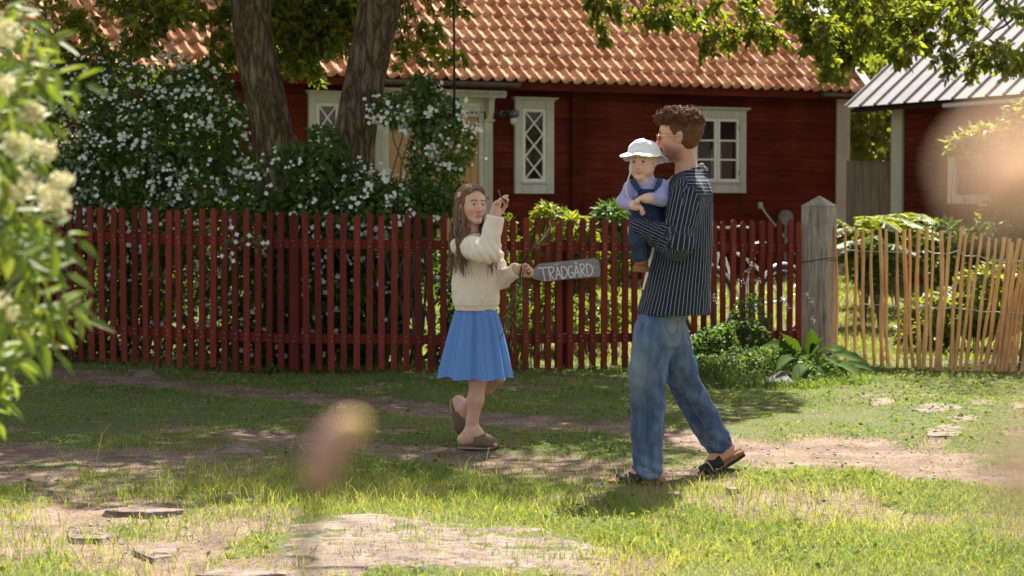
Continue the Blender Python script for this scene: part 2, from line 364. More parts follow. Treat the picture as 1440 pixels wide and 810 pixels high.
# flat limestone slabs in the turf
m, N, L, B = newmat('sandstone'); v = coords(N, L, (1, 1, 1)); v2 = coords(N, L, (1.6, 7, 3)); n1 = noise(N, L, v, 5, 8, .7); n2 = noise(N, L, v2, 4, 6, .7)
r1 = ramp(N, [(.3, (.10, .066, .053)), (.5, (.19, .132, .108)), (.7, (.28, .215, .185))]); L.new(n1.outputs[0], r1.inputs[0])
r2 = ramp(N, [(.38, (.38, .32, .28)), (.47, (.95, .93, .92)), (.7, (1.3, 1.27, 1.25))]); L.new(n2.outputs[0], r2.inputs[0])
L.new(mixc(N, L, .9, r1.outputs[0], r2.outputs[0], 'MULTIPLY'), B.inputs['Base Color']); B.inputs['Roughness'].default_value = .85
bump(N, L, B, n2.outputs[0], 1.0, .03); M_stone = m
def slab(poly, h, label, rise=.0, seed=0, mat=None, name='flat_stone', group='flat stones set in the turf'):
    """uneven flat stone: rings of its outline closing to a cracked, gently domed top"""
    P_ = np.array(poly); c = P_.mean(0); k = 72
    t = np.linspace(0, len(P_), k, endpoint=False); i = t.astype(int); fr = (t - i)[:, None]; out = P_[i % len(P_)] * (1 - fr) + P_[(i + 1) % len(P_)] * fr
    for _ in range(2): out = (np.roll(out, 1, 0) + out + np.roll(out, -1, 0)) / 3
    out = c + (out - c) * (1 + .5 * (fbm(out[:, 0] * 9, out[:, 1] * 9, seed, 81) - .5)[:, None])
    rs = [1.14, 1.0, .95] + list(np.linspace(.95, .04, 22)); V_ = []
    for q, s_ in enumerate(rs):
        p = c + (out - c) * s_; base = gz(p[:, 0], p[:, 1])
        crack = np.abs(fbm(p[:, 0] * 3.1, p[:, 1] * 6, seed, 83, 3) - .5) < .022
        zz = base + (-.035 if q == 0 else h * (.2 if q == 1 else .7 if q == 2 else 1.0) - (.008 if q == 1 else 0)) + (0 if q < 2 else .016 * min(1, (1 - s_) * 9) * (fbm(p[:, 0] * 5, p[:, 1] * 9, seed, 85, 4) - .5) * 2 + rise * (1 - s_) - .016 * crack)
        V_.append(np.stack([p[:, 0], p[:, 1], zz], 1))
    n_ = len(rs); I_ = np.arange(n_ * k).reshape(n_, k); f_ = np.stack([I_[:-1], np.roll(I_, -1, 1)[:-1], np.roll(I_, -1, 1)[1:], I_[1:]], -1).reshape(-1, 4)
    f_ = np.concatenate([f_, np.stack([I_[-1], np.roll(I_[-1], -1), np.full(k, n_ * k), np.full(k, n_ * k)], 1)])
    VV_ = np.concatenate(V_ + [np.array([[c[0], c[1], V_[-1][:, 2].mean()]])]); z0 = gzf(*c)
    tri = np.concatenate([f_[:, [0, 1, 2]], f_[:-k][:, [0, 2, 3]]])
    o = npmesh(name, VV_, tri, mat or M_stone, smooth=True, off=(c[0], c[1], z0)); o.location = (c[0], c[1], z0)
    tag(o, label, 'stone', group); return o
def ell(px, py, rx, ry, n=11, seed=0):
    rr = random.Random(seed); return gl([(px + rx * (1 + rr.uniform(-.2, .2)) * math.cos(a), py + ry * (1 + rr.uniform(-.2, .2)) * math.sin(a)) for a in [6.283 * q / n for q in range(n)]])
slab(BIGSTONE, .001, 'largest cracked pinkish sandstone slab set in the grass in the foreground', .012, 1)
for q, (px, py, rx, ry, h, lb) in enumerate([
    (352, 700, 45, 9, .022, 'pale flat stone between grass tufts left of the blurred pink bud'),
    (212, 720, 55, 6, .01, 'low tan stone almost level with the turf on the left'),
    (128, 752, 36, 10, .022, 'pale rough stone near the left edge of the foreground grass'),
    (222, 775, 32, 10, .022, 'pinkish white stone in the lower left of the foreground turf'),
    (345, 806, 75, 7, .018, 'pale stone cut by the bottom edge of the picture on the left'),
    (335, 634, 34, 7, .05, 'humped reddish brown stone at the edge of the tree shade'),
    (1312, 575, 40, 7, .035, 'widest white limestone slab in the sunny grass at right'),
    (1352, 589, 28, 5, .02, 'narrow white stone just in front of the widest limestone slab'),
    (1330, 608, 32, 10, .02, 'pale rounded limestone slab nearest the track at right'),
    (1240, 567, 20, 6, .03, 'small pale stone left of the white slabs in the sunny grass'),
    (1383, 567, 18, 5, .03, 'small pale stone right of the white slabs in the sunny grass'),
    (1432, 571, 14, 5, .03, 'whitish stone at the right edge of the sunny grass'),
    (1030, 690, 10, 3, .02, 'small stone on the track just right of the rear sandal'),
    (200, 528, 20, 4, .03, 'grey stone lying in the shade before the left of the red fence')]):
    slab(ell(px, py, rx, ry, seed=q), h * .12, lb, .006, q + 2)
M_grey = noisy('lichened_rock', (.035, .035, .033), (.13, .125, .115), 14, rough=.9, bs=.6, bd=.02)
slab(ell(1098, 537, 26, 7, seed=40), .02, 'grey boulder half hidden in weeds below the grey gate post', .07, 40, M_grey, 'boulder', None)
# ================================================================ HOUSE
TH = R(28); HD = Vector((math.cos(TH), math.sin(TH), 0)); HN = Vector((-math.sin(TH), math.cos(TH), 0)); HA = Vector((3.2, 29.1, 0))
HM = Matrix((( HD.x, HN.x, 0, HA.x), (HD.y, HN.y, 0, HA.y), (0, 0, 1, 0), (0, 0, 0, 1)))   # house frame: x along the front wall, y inwards, z up
def hs(px, out=0.0):
    """place along the wall for a direction in view"""
    a = (px - 720) / F; o = HA - HN * out
    return (a * o.y - o.x) / (HD.x - a * HD.y)
def hz(px, py, out=0.0):
    s = hs(px, out); yy = (HA - HN * out + HD * s).y
    return P(px, py, yy).z
house = empty('red_cottage', HA + HD * (-5)); tag(house, 'long red timber cottage with a clay tiled roof behind the picket fence', 'house')
HB = HA + HD * (-5)
def toH(v): return HM @ Vector(v)
def hbuild(mb, name, mat, parent=None, smooth=False):
    mb.v = [tuple(toH(v) - HB) for v in mb.v]; return mb.build(name, mat, parent or house, smooth)
# falu red horizontal timber
m, N, L, B = newmat('falu_red_timber'); v = coords(N, L, (.6, .6, 6)); n1 = noise(N, L, v, 4, 7, .65); n2 = noise(N, L, coords(N, L), 1.3, 3); at_ = attr(N, 'v')
r1 = ramp(N, [(.25, (.055, .011, .0065)), (.5, (.094, .017, .010)), (.75, (.145, .032, .018))]); L.new(n1.outputs[0], r1.inputs[0])
r2 = ramp(N, [(.3, (.72, .7, .7)), (.7, (1.25, 1.2, 1.2))]); L.new(n2.outputs[0], r2.inputs[0])
r3 = ramp(N, [(0, (.8, .8, .8)), (1, (1.2, 1.2, 1.2))]); L.new(at_.outputs['Fac'], r3.inputs[0])
L.new(mixc(N, L, 1, mixc(N, L, 1, r1.outputs[0], r2.outputs[0], 'MULTIPLY'), r3.outputs[0], 'MULTIPLY'), B.inputs['Base Color'])
B.inputs['Roughness'].default_value = .95; B.inputs['Specular IOR Level'].default_value = .1; bump(N, L, B, n1.outputs[0], .5, .006); M_red = m
M_white = noisy('worn_white_paint', (.42, .40, .36), (.53, .51, .46), 12, (1, 1, .3), rough=.6, bs=.15, bd=.002)
M_sash = noisy('white_sash_paint', (.66, .65, .6), (.75, .74, .68), 20, rough=.5, bs=.1, bd=.001)
M_dark = noisy('dark_soffit', (.02, .012, .01), (.04, .02, .015), 20, rough=.9, bs=0)
SL, SR, EZ, PT = -14.0, hs(1190), 2.90, R(42)
H_IN = 6.4
wall = MB(); z = .12; rr = random.Random(3)
while z < 2.85:                                                     # squared logs, laid one on another
    h = rr.uniform(.19, .25); wall.box(((SL + SR) / 2, .09 + rr.uniform(-.004, .004), z + h / 2), (SR - SL, .18, h - .003), a=rr.random(), bev=.004); z += h
wall.box((SR - .09, H_IN / 2 + .1, 1.6), (.17, H_IN - .2, 3.0)); wall.box((SL + .09, H_IN / 2 + .1, 1.6), (.17, H_IN - .2, 3.0)); wall.box(((SL + SR) / 2, H_IN - .09, 1.7), (SR - SL, .18, 3.2))
rid = H_IN / 2 * math.tan(PT) + 3.2
for sx in (SL + .004, SR - .164): wall.add([(sx + dx, yy, zz) for dx in (0, .16) for yy, zz in ((.05, 3.08), (H_IN - .05, 3.1), (H_IN / 2, rid - .35))], [(0, 2, 1), (3, 4, 5), (0, 1, 4, 3), (1, 2, 5, 4), (2, 0, 3, 5)])
hbuild(wall, 'wall', M_red)
ft = MB(); ft.box(((SL + SR) / 2, .12, .0), (SR - SL - .1, .2, .5)); hbuild(ft, 'foundation', noisy('foundation_stone', (.2, .19, .17), (.4, .38, .34), 5))
# clay pantiles, each one modelled
OV = .34
TW, TL = .163, .266; nrow = 19; ncol = int((SR + .12 - SL) / TW)
ct, st_ = math.cos(PT), math.sin(PT); prof_u = np.linspace(0, 1, 12); ru = random.Random(5)
def prof(u): return .042 * np.exp(-((u - .80) / .15) ** 2) - .012 * np.sin(np.pi * np.clip(u / .62, 0, 1)) + .030 * np.exp(-((u + .20) / .15) ** 2)
hprof = prof(prof_u); TV = []; TF = []; TA = []
for r_ in range(nrow):
    for c_ in range(ncol):
        s0 = SR + .12 - (c_ + 1) * TW + ru.uniform(-.003, .003); j = ru.uniform(-.004, .004); tilt = ru.uniform(-.006, .006); val = ru.random(); jl = ru.uniform(-.006, .006)
        base = len(TV)
        for (along, lift) in ((-.025 + jl, .020), (-.023 + jl, .034), (.10, .026), (TL + .03, .008)):
            d = r_ * TL + along
            for u, h in zip(prof_u, hprof):
                hh = h + lift + j + tilt * (u - .5)
                TV.append((s0 + u * TW * 1.01, -OV + d * ct - hh * st_, EZ + d * st_ + hh * ct)); TA.append(val)
        for q in range(3):
            for i in range(11): b_ = base + q * 12 + i; TF.append((b_, b_ + 1, b_ + 13, b_ + 12))
m, N, L, B = newmat('clay_pantile'); v = coords(N, L); n1 = noise(N, L, v, 38, 6, .75); n2 = noise(N, L, v, 1.2, 4, .6); a = attr(N, 'v')
r1 = ramp(N, [(0, (.38, .155, .075)), (.5, (.56, .265, .14)), (1, (.68, .38, .23))]); L.new(a.outputs['Fac'], r1.inputs[0])
r2 = ramp(N, [(.36, (.30, .24, .22)), (.46, (.8, .8, .8)), (.55, (1, 1, 1)), (.68, (1.35, 1.4, 1.3))]); L.new(n1.outputs[0], r2.inputs[0])
r3 = ramp(N, [(.4, (.9, .88, .86)), (.65, (1.1, 1.15, 1.05))]); L.new(n2.outputs[0], r3.inputs[0])
L.new(mixc(N, L, .8, mixc(N, L, .85, r1.outputs[0], r2.outputs[0], 'MULTIPLY'), r3.outputs[0], 'MULTIPLY'), B.inputs['Base Color']); B.inputs['Roughness'].default_value = .85; B.inputs['Specular IOR Level'].default_value = .25
bump(N, L, B, n1.outputs[0], .4, .004)
roof = npmesh('roof', np.array([tuple(toH(v) - HB) for v in TV]), np.array(TF), m, house, smooth=False, attrs={'v': TA})
# roof body, back slope, soffit, fascia, bargeboard, ridge
bk = MB(); T = nrow * TL
def roofpt(s, d, h): return (s, -OV + d * ct - h * st_, EZ + d * st_ + h * ct)
bk.add([roofpt(s, d, h) for s in (SL - .1, SR + .1) for d in (.02, T) for h in (-.06, -.012)], [(0, 1, 3, 2), (4, 6, 7, 5), (0, 4, 5, 1), (2, 3, 7, 6), (0, 2, 6, 4), (1, 5, 7, 3)])
hbuild(bk, 'roof_boarding', M_dark)
top = roofpt(0, T, 0)
b2 = MB(); b2.add([(SL - .1, top[1], top[2]), (SR + .1, top[1], top[2]), (SR + .1, H_IN + .4, EZ), (SL - .1, H_IN + .4, EZ)], [(0, 1, 2, 3)]); hbuild(b2, 'back_roof', m)
fs = MB(); fs.box(((SL + SR) / 2, -OV + .15, EZ - .055), (SR - SL + .1, .28, .04)); fs.box(((SL + SR) / 2, -OV + .02, EZ - .05), (SR - SL + .15, .025, .115), a=.3); hbuild(fs, 'fascia', M_red)
bg_ = MB()
for h0, h1, w0 in ((-.10, .075, .0),):
    bg_.add([roofpt(SR + .12 + e, d, h) for e in (0.005, .045) for d in (-.06, T) for h in (h0, h1)], [(0, 1, 3, 2), (4, 6, 7, 5), (0, 4, 5, 1), (2, 3, 7, 6), (0, 2, 6, 4), (1, 5, 7, 3)])
    bg_.add([roofpt(SR + .03 + e, d, h) for e in (0, .13) for d in (-.05, T) for h in (.078, .1)], [(0, 1, 3, 2), (4, 6, 7, 5), (0, 4, 5, 1), (2, 3, 7, 6), (0, 2, 6, 4), (1, 5, 7, 3)])
hbuild(bg_, 'bargeboard', M_white)
# gutters
M_gut = noisy('dark_gutter', (.05, .045, .045), (.09, .08, .08), 10, rough=.35, bs=0, spec=.8)
def gutter(s0, s1):
    g = MB(); vs = []; nseg = 9
    for s in (s0, s1):
        for r_ in (.055, .050):
            for k in range(nseg): an = math.pi * k / (nseg - 1); vs.append((s, -OV - .055 - r_ * math.cos(an), EZ - .03 - r_ * math.sin(an)))
    n_ = nseg; fsx = []
    for k in range(n_ - 1): fsx += [(k, k + 1, 2 * n_ + k + 1, 2 * n_ + k), (n_ + k, 3 * n_ + k, 3 * n_ + k + 1, n_ + k + 1)]
    fsx += [(0, 2 * n_, 3 * n_, n_), (n_ - 1, 2 * n_ - 1, 4 * n_ - 1, 3 * n_ - 1)]
    g.add(vs, fsx); q = (s1 - s0) / 4
    for i in range(5): g.box((s0 + q * i, -OV - .03, EZ - .03), (.012, .09, .015))
    for s in (s0, s1): g.add([(s, -OV - .055 - .054 * math.cos(math.pi * k / 8), EZ - .03 - .054 * math.sin(math.pi * k / 8)) for k in range(9)], [tuple(range(9))])
    hbuild(g, 'gutter', M_gut)
gutter(hs(520), hs(710)); gutter(hs(1152, OV), SR + .1)
# corner boards and the vertical boards on the wall
def vboard(px0, px1, mat, name, z0=.3, z1=3.0, out=.03):
    b = MB(); s0, s1 = hs(px0), hs(px1); b.box(((s0 + s1) / 2, -out / 2 - .003, (z0 + z1) / 2), (s1 - s0, out, z1 - z0), bev=.004); return hbuild(b, name, mat)
vboard(801, 818, M_red, 'cover_board', out=.07); vboard(1174, 1192, M_white, 'corner_board', out=.04)
cb = MB(); cb.box((SR + .022, .11, 1.6), (.04, .22, 2.9)); hbuild(cb, 'corner_board', M_white)

# windows
def glassmat(name, tint=(.02, .022, .02), tr=.55):
    m, N, L, B = newmat(name); B.inputs['Base Color'].default_value = (*tint, 1); B.inputs['Roughness'].default_value = .04; B.inputs['Specular IOR Level'].default_value = .9
    t = N.new('ShaderNodeBsdfTransparent'); ms = N.new('ShaderNodeMixShader'); ms.inputs[0].default_value = tr
    L.new(B.outputs[0], ms.inputs[1]); L.new(t.outputs[0], ms.inputs[2]); L.new(ms.outputs[0], N['Material Output'].inputs[0]); return m
M_glass = glassmat('window_glass')
M_room = noisy('room_shade', (.03, .025, .02), (.05, .04, .035), 4, bs=0)
M_curt = noisy('net_curtain', (.42, .38, .32), (.55, .5, .44), 60, (1, 1, .05), rough=.9, bs=.2)
def strip(mb, a, b, w_, y0, y1):
    """bar between two points on the wall plane (s, z)"""
    a = Vector((a[0], a[1])); b = Vector((b[0], b[1])); d = (b - a).normalized(); n_ = Vector((-d.y, d.x)) * w_ / 2
    q = [a + n_, a - n_, b - n_, b + n_]; mb.add([(p.x, y, p.y) for y in (y0, y1) for p in q], [(0, 1, 2, 3), (7, 6, 5, 4), (0, 4, 5, 1), (1, 5, 6, 2), (2, 6, 7, 3), (3, 7, 4, 0)])
def window(px0, px1, py0, py1, kind):
    s0, s1 = hs(px0), hs(px1); z1, z0 = hz((px0 + px1) / 2, py0), hz((px0 + px1) / 2, py1); zc = (z0 + z1) / 2; sm = (s0 + s1) / 2; W = s1 - s0; H = z1 - z0
    root = empty('window', toH((sm, 0, z0)) - HB); root.parent = house; base = toH((sm, 0, z0))
    def put(mb, name, mat):
        mb.v = [tuple(toH(v) - base) for v in mb.v]; return mb.build(name, mat, root)
    fw = .12 * W if kind == 'lattice' else .105
    if kind == 'lattice': fw = .2 * W
    f = MB()
    for sx in (s0 + fw / 2, s1 - fw / 2): f.box((sx, -.028, zc), (fw, .05, H - .002), bev=.004)
    f.box((sm, -.028, z1 - .06), (W - 2 * fw - .002, .05, .12), bev=.004); f.box((sm, -.028, z0 + .065), (W - 2 * fw - .002, .05, .13), bev=.004)
    f.box((sm, -.05, z1 + .016), (W + .07, .12, .025), bev=.004); f.box((sm, -.035, z1 - .005), (W + .03, .075, .018), bev=.003)
    f.box((sm, -.045, z0 + .14), (W - 2 * fw + .06, .05, .02), bev=.003)
    put(f, 'frame', M_white)
    a0, a1, b0, b1 = s0 + fw, s1 - fw, z0 + .15, z1 - .12
    rm = MB(); rm.box((sm, -.0045, (b0 + b1) / 2), (a1 - a0, .003, b1 - b0)); put(rm, 'shade_sheet', M_room)  # flat dark sheet; the shade of the room is put into its colour
    sashes = [(a0, a1)] if kind == 'lattice' else [(a0, sm - .004), (sm + .004, a1)]
    for (c0, c1) in sashes:
        sh = MB(); t = .042; yy = -.022
        for sx in (c0 + t / 2, c1 - t / 2): sh.box((sx, yy, (b0 + b1) / 2), (t, .034, b1 - b0), bev=.004)
        for zz in (b0 + t / 2, b1 - t / 2): sh.box(((c0 + c1) / 2, yy, zz), (c1 - c0 - 2 * t - .001, .034, t), bev=.004)
        g0, g1, h0, h1 = c0 + t, c1 - t, b0 + t, b1 - t
        if kind == 'lattice':
            k = 3; hh = (h1 - h0) / k
            for i in range(k):
                strip(sh, (g0, h0 + i * hh), (g1, h0 + (i + 1) * hh), .017, -.036, -.016); strip(sh, (g1, h0 + i * hh), (g0, h0 + (i + 1) * hh), .017, -.0345, -.0155)
        else:
            for k in (1, 2): sh.box(((c0 + c1) / 2, yy - .002, h0 + (h1 - h0) * k / 3), (g1 - g0 - .001, .022, .024), bev=.003)
        put(sh, 'sash', M_sash)
        gl_ = MB(); gl_.box(((g0 + g1) / 2, -.0135, (h0 + h1) / 2), (g1 - g0, .003, h1 - h0)); put(gl_, 'pane', M_glass)
        cu = MB(); hi = h0 + (h1 - h0) * (.66 if kind != 'lattice' else .45); w1 = (g0 + (g1 - g0) * (.78 if kind != 'lattice' else .3)); nfold = 30; vs = []
        for i in range(nfold + 1):
            s = g0 + .005 + (w1 - g0) * i / nfold; yy2 = -.0085 + .0018 * math.sin(i * 1.9)
            vs += [(s, yy2, h0), (s, yy2, hi + .006 * math.sin(i * .9))]
        cu.add(vs, [(2 * i, 2 * i + 2, 2 * i + 3, 2 * i + 1) for i in range(nfold)]); put(cu, 'curtain', M_curt)
        if kind != 'lattice':
            hg = MB(); sx = c0 + .008 if c0 == a0 else c1 - .008
            for zz in (b0 + .12, b1 - .12): hg = MB(); hg.tube([(sx, -.045, zz - .03), (sx, -.045, zz + .03)], .007, 6); put(hg, 'hinge', M_gut)
    return root
window(965.5, 1046, 154, 271.5, 'casement'); window(722, 776.5, 140, 272.5, 'lattice'); window(433, 486, 131, 268, 'lattice')

# door with surround
dr = empty('door', toH((hs(615), 0, .45)) - HB); dr.parent = house; dbase = toH((hs(615), 0, .45))
def dput(mb, name, mat, parent=None, smooth=False):
    mb.v = [tuple(toH(v) - dbase) for v in mb.v]; return mb.build(name, mat, parent or dr, smooth)
d0, d1 = hs(545), hs(671); dz = hz(650, 165); tz0, tz1 = hz(650, 162), hz(650, 147); o0, o1 = hs(526), hs(690); cz = hz(660, 128)
M_pine = noisy('pale_pine_door', (.36, .20, .075), (.50, .30, .12), 6, (6, 6, .5), rough=.5, bs=.1)
lf = MB(); dm = (d0 + d1) / 2
lf.box((dm, -.01, (dz + .5) / 2), (d1 - d0, .02, dz - .5))
for hx in ((d0 + dm) / 2, (dm + d1) / 2):
    hw = (d1 - d0) / 2 - .008
    for sx in (hx - hw / 2 + .05, hx + hw / 2 - .05): lf.box((sx, -.028, (dz + .5) / 2), (.1, .02, dz - .52), bev=.004)
    for zz in (.62, 1.25, dz - .08): lf.box((hx, -.028, zz), (hw - .202, .02, .13), bev=.004)
    lf.box((hx, -.024, 1.62), (hw - .28, .012, .5), bev=.008); lf.box((hx, -.024, .93), (hw - .28, .012, .4), bev=.008)
dput(lf, 'door_leaf', M_pine)
hd = MB(); sx = dm + .07; hd.tube([(sx, -.05, 1.55), (sx, -.10, 1.55), (sx + .03, -.12, 1.56), (sx + .1, -.11, 1.62), (sx + .13, -.1, 1.6)], .009, 6); hd.box((sx, -.042, 1.5), (.035, .006, .18), bev=.002); dput(hd, 'handle', M_gut)
sr = MB()
for a0_, a1_ in ((o0, d0 - .075), (d1 + .075, o1)):
    am = (a0_ + a1_) / 2; W_ = a1_ - a0_
    sr.box((am, -.035, (.45 + cz - .35) / 2), (W_, .06, cz - .35 - .45), bev=.005); sr.box((am, -.05, 1.05), (W_ + .03, .09, .035), bev=.004)
    sr.box((am, -.05, cz - .37), (W_ + .03, .09, .03), bev=.004)
    for k in range(3): sr.box((am + (k - 1) * W_ * .27, -.069, 1.7), (.012, .012, 1.15))
    pr = [(0, 0), (.05, -.02), (.09, .08), (.10, .2), (.15, .29), (0, .29)]
    sr.add([(am + e, -.05 - u, cz - .34 + w_) for e in (-W_ * .3, W_ * .3) for u, w_ in pr], [(0, 1, 2, 3, 4, 5), (11, 10, 9, 8, 7, 6)] + [(i, i + 6, (i + 1) % 6 + 6, (i + 1) % 6) for i in range(6)])
sr.box(((o0 + o1) / 2, -.02, cz - .14), (o1 - o0, .03, .24)); 
for sx in (d0 - .037, d1 + .037): sr.box((sx, -.03, (.45 + cz - .27) / 2), (.07, .05, cz - .27 - .45), bev=.004)
sr.box((dm, -.03, dz + .025), (d1 - d0, .05, .045), bev=.004)
dput(sr, 'surround', M_white)
co = MB(); co.box(((o0 + o1) / 2 + .02, -.13, cz - .012), (o1 - o0 + .16, .24, .028), bev=.004)
L_ = o1 - o0 + .14; nsc = 46
for i in range(nsc):
    x_ = (o0 + o1) / 2 + .02 - L_ / 2 + L_ * (i + .5) / nsc
    co.add([(x_ + e, y_, cz - .026 - h_) for y_ in (-.246, -.236) for e, h_ in ((-.033, 0), (.033, 0), (.028, .045), (0, .07), (-.028, .045))], [(0, 1, 2, 3, 4), (9, 8, 7, 6, 5)] + [(i2, (i2 + 1) % 5, (i2 + 1) % 5 + 5, i2 + 5) for i2 in range(5)])
dput(co, 'cornice', M_white)
tr = MB(); tr.box((dm, -.02, tz1), (d1 - d0, .04, .03)); tr.box((dm, -.02, tz0), (d1 - d0, .04, .03)); nt_ = 7; tw = (d1 - d0) / nt_; rz = (tz1 - tz0) / 2 - .015
for i in range(nt_):
    cx_ = d0 + tw * (i + .5); zc_ = (tz0 + tz1) / 2
    tr.tube([(cx_ + rz * 1.1 * math.cos(a_), -.03, zc_ + rz * math.sin(a_)) for a_ in [6.2832 * k / 16 for k in range(17)]], .009, 5, caps=False)
    tr.box((cx_ + tw / 2, -.03, zc_), (.02, .02, tz1 - tz0 - .04))
dput(tr, 'transom', M_sash)
tp = MB(); tp.box((dm, -.009, (tz0 + tz1) / 2), (d1 - d0, .006, tz1 - tz0)); dput(tp, 'pane', glassmat('transom_glass', (.05, .06, .03), .1))
stp = MB(); stp.box((dm, -.35, .36), (1.7, .7, .16), bev=.02); stp.box((dm, -.55, .22), (2.0, 1.1, .14), bev=.02); dput(stp, 'step', M_grey)
# wall lamp, socket with cable
lp = empty('wall_lamp', toH((hs(711), 0, hz(711, 160)))); lb_ = Vector(lp.location); tag(lp, 'black lantern with a bare bulb on the red wall beside the front door', 'lamp')
def lput(mb, name, mat, base, parent, smooth=True):
    mb.v = [tuple(toH(v) - base) for v in mb.v]; return mb.build(name, mat, parent, smooth)
s_, z_ = hs(711), hz(711, 160)
q = MB(); q.tube([(s_ - .06, -.004, z_), (s_ - .06, -.03, z_), (s_ - .06, -.03, z_)], [.055, .05, .001], 14); q.tube([(s_ - .06, -.02, z_), (s_ - .03, -.12, z_ + .03), (s_ + .03, -.16, z_)], .016, 8); lput(q, 'bracket', M_gut, lb_, lp)
q = MB(); q.tube([(s_ + .03, -.16, z_ + .05), (s_ + .03, -.16, z_ + .03), (s_ + .03, -.16, z_ - .03), (s_ + .03, -.16, z_ - .06)], [.02, .07, .075, .04], 14); lput(q, 'lamp_shade', M_gut, lb_, lp)
q = MB(); q.tube([(s_ + .03, -.16, z_ - .05), (s_ + .03, -.16, z_ - .08), (s_ + .03, -.16, z_ - .12), (s_ + .03, -.16, z_ - .15)], [.03, .045, .042, .01], 12)
m, N, L, B = newmat('bulb_glass'); B.inputs['Base Color'].default_value = (.6, .55, .45, 1); B.inputs['Roughness'].default_value = .15; lput(q, 'bulb', m, lb_, lp)
s_, z_ = hs(1068), hz(1068, 291); base = toH((s_, 0, z_)); so = empty('wall_socket', base); tag(so, 'small pale outdoor socket with a cable plugged in on the red wall', 'socket')
M_lgrey = noisy('grey_plastic', (.4, .4, .38), (.5, .5, .48), 30, rough=.5, bs=0)
q = MB(); q.box((s_ - .01, -.03, z_ + .02), (.05, .055, .09), bev=.008); lput(q, 'socket_box', M_lgrey, base, so, False)
q = MB(); q.tube([(s_, -.06, z_), (s_ + .02, -.09, z_ - .07), (s_ + .08, -.1, z_ - .14), (s_ + .2, -.1, z_ - .26), (s_ + .38, -.1, z_ - .45), (s_ + .6, -.1, z_ - .75), (s_ + .7, -.15, .5)], .013, 6); lput(q, 'cable', M_lgrey, base, so)
# round grindstone leaning on the wall
cs, cz_ = hs(1098), hz(1098, 302) - .04; base = toH((cs, -.2, .5)); q = MB()
q.tube([(cs, -.14, cz_), (cs, -.08, cz_)], .105, 24); q.tube([(cs, -.08, cz_), (cs, -.02, cz_)], .03, 10); q.tube([(cs, -.11, cz_ - .1), (cs, -.10, .4)], .02, 8)
q.v = [tuple(toH(v) - base) for v in q.v]; o = q.build('hose_reel', noisy('dull_grey_metal', (.16, .15, .15), (.24, .23, .22), 12, bs=.1), None, False); o.location = base
tag(o, 'round grey disc of a hose reel on a stake before the red wall', 'hose reel')
# thin black line hanging down past the door
q = MB(); a_ = P(637, -60, 16.9); b_ = P(639, 166, 16.9); q.tube([a_, (a_ + b_) / 2 + Vector((.004, 0, 0)), b_], .011, 6); 
M_blk = noisy('black_rubber', (.012, .012, .013), (.02, .02, .02), 20, rough=.5, bs=0)
o = q.build('hanging_cable', M_blk, None, True); rebase(o, b_); tag(o, 'thin black cable hanging straight down in front of the cottage door', 'cable')

# ================================================================ SHED with the ribbed metal roof
PH = R(66); SD = Vector((math.cos(PH), -math.sin(PH), 0)); SN = Vector((math.sin(PH), math.cos(PH), 0)); SA = Vector(((1188 - 720) / F * 28, 28, 0))
SMX = Matrix(((SD.x, SN.x, 0, SA.x), (SD.y, SN.y, 0, SA.y), (0, 0, 1, 0), (0, 0, 0, 1)))
def ss(px, inn=0.0):
    a = (px - 720) / F; o = SA + SN * inn; return (a * o.y - o.x) / (SD.x - a * SD.y)
shed = empty('shed', SA + SD * 2); tag(shed, 'red outbuilding with a ribbed grey metal roof right of the cottage', 'shed'); sb = SA + SD * 2
def sput(mb, name, mat, smooth=False):
    mb.v = [tuple(SMX @ Vector(v) - sb) for v in mb.v]; return mb.build(name, mat, shed, smooth)
SE = P(1188, 151, 28).z; SP = R(40); c4, s4 = math.cos(SP), math.sin(SP); SLn = 6.2
m, N, L, B = newmat('weathered_metal_roof'); v = coords(N, L, (1, 1, 1)); n1 = noise(N, L, v, 2.2, 6, .7); n2 = noise(N, L, v, 30, 4)
r1 = ramp(N, [(.35, (.20, .195, .20)), (.55, (.26, .25, .25)), (.66, (.28, .24, .21)), (.76, (.28, .18, .12))]); L.new(n1.outputs[0], r1.inputs[0])
L.new(r1.outputs[0], B.inputs['Base Color']); B.inputs['Roughness'].default_value = .6; B.inputs['Metallic'].default_value = .15; bump(N, L, B, n2.outputs[0], .15, .003); M_metal = m
rf = MB(); span = 8.0; rib = .335; prf = []; s = -.02
while s < span: prf += [(s, 0), (s + .012, .028), (s + .035, .028), (s + .047, 0)]; s += rib
vs = []
for (s, h) in prf:
    for d in (0, SLn): vs.append((s, -.0 + d * c4 - h * s4, SE + d * s4 + h * c4))
for (s, h) in prf:
    for d in (0, SLn): vs.append((s, d * c4 - (h - .004) * s4, SE + d * s4 + (h - .004) * c4))
n_ = len(prf); fsx = [(2 * i, 2 * i + 2, 2 * i + 3, 2 * i + 1) for i in range(n_ - 1)] + [(2 * n_ + 2 * i, 2 * n_ + 2 * i + 1, 2 * n_ + 2 * i + 3, 2 * n_ + 2 * i + 2) for i in range(n_ - 1)]
rf.add(vs, fsx); sput(rf, 'roof', M_metal)
bk = MB(); bk.add([(s, .05 + d * c4 + .02, SE + d * s4 - h) for s in (.02, span - .3) for d in (0, SLn - .1) for h in (.02, .07)], [(0, 1, 3, 2), (4, 6, 7, 5), (0, 4, 5, 1), (2, 3, 7, 6), (0, 2, 6, 4), (1, 5, 7, 3)]); sput(bk, 'roof_boarding', M_dark)
b3 = MB(); ty = SLn * c4; tz = SE + SLn * s4; b3.add([(0, ty, tz), (span, ty, tz), (span, ty * 2, SE), (0, ty * 2, SE)], [(0, 1, 2, 3)]); sput(b3, 'back_roof', M_metal)
w0 = ss(1254, .3); wl = MB(); z = .1
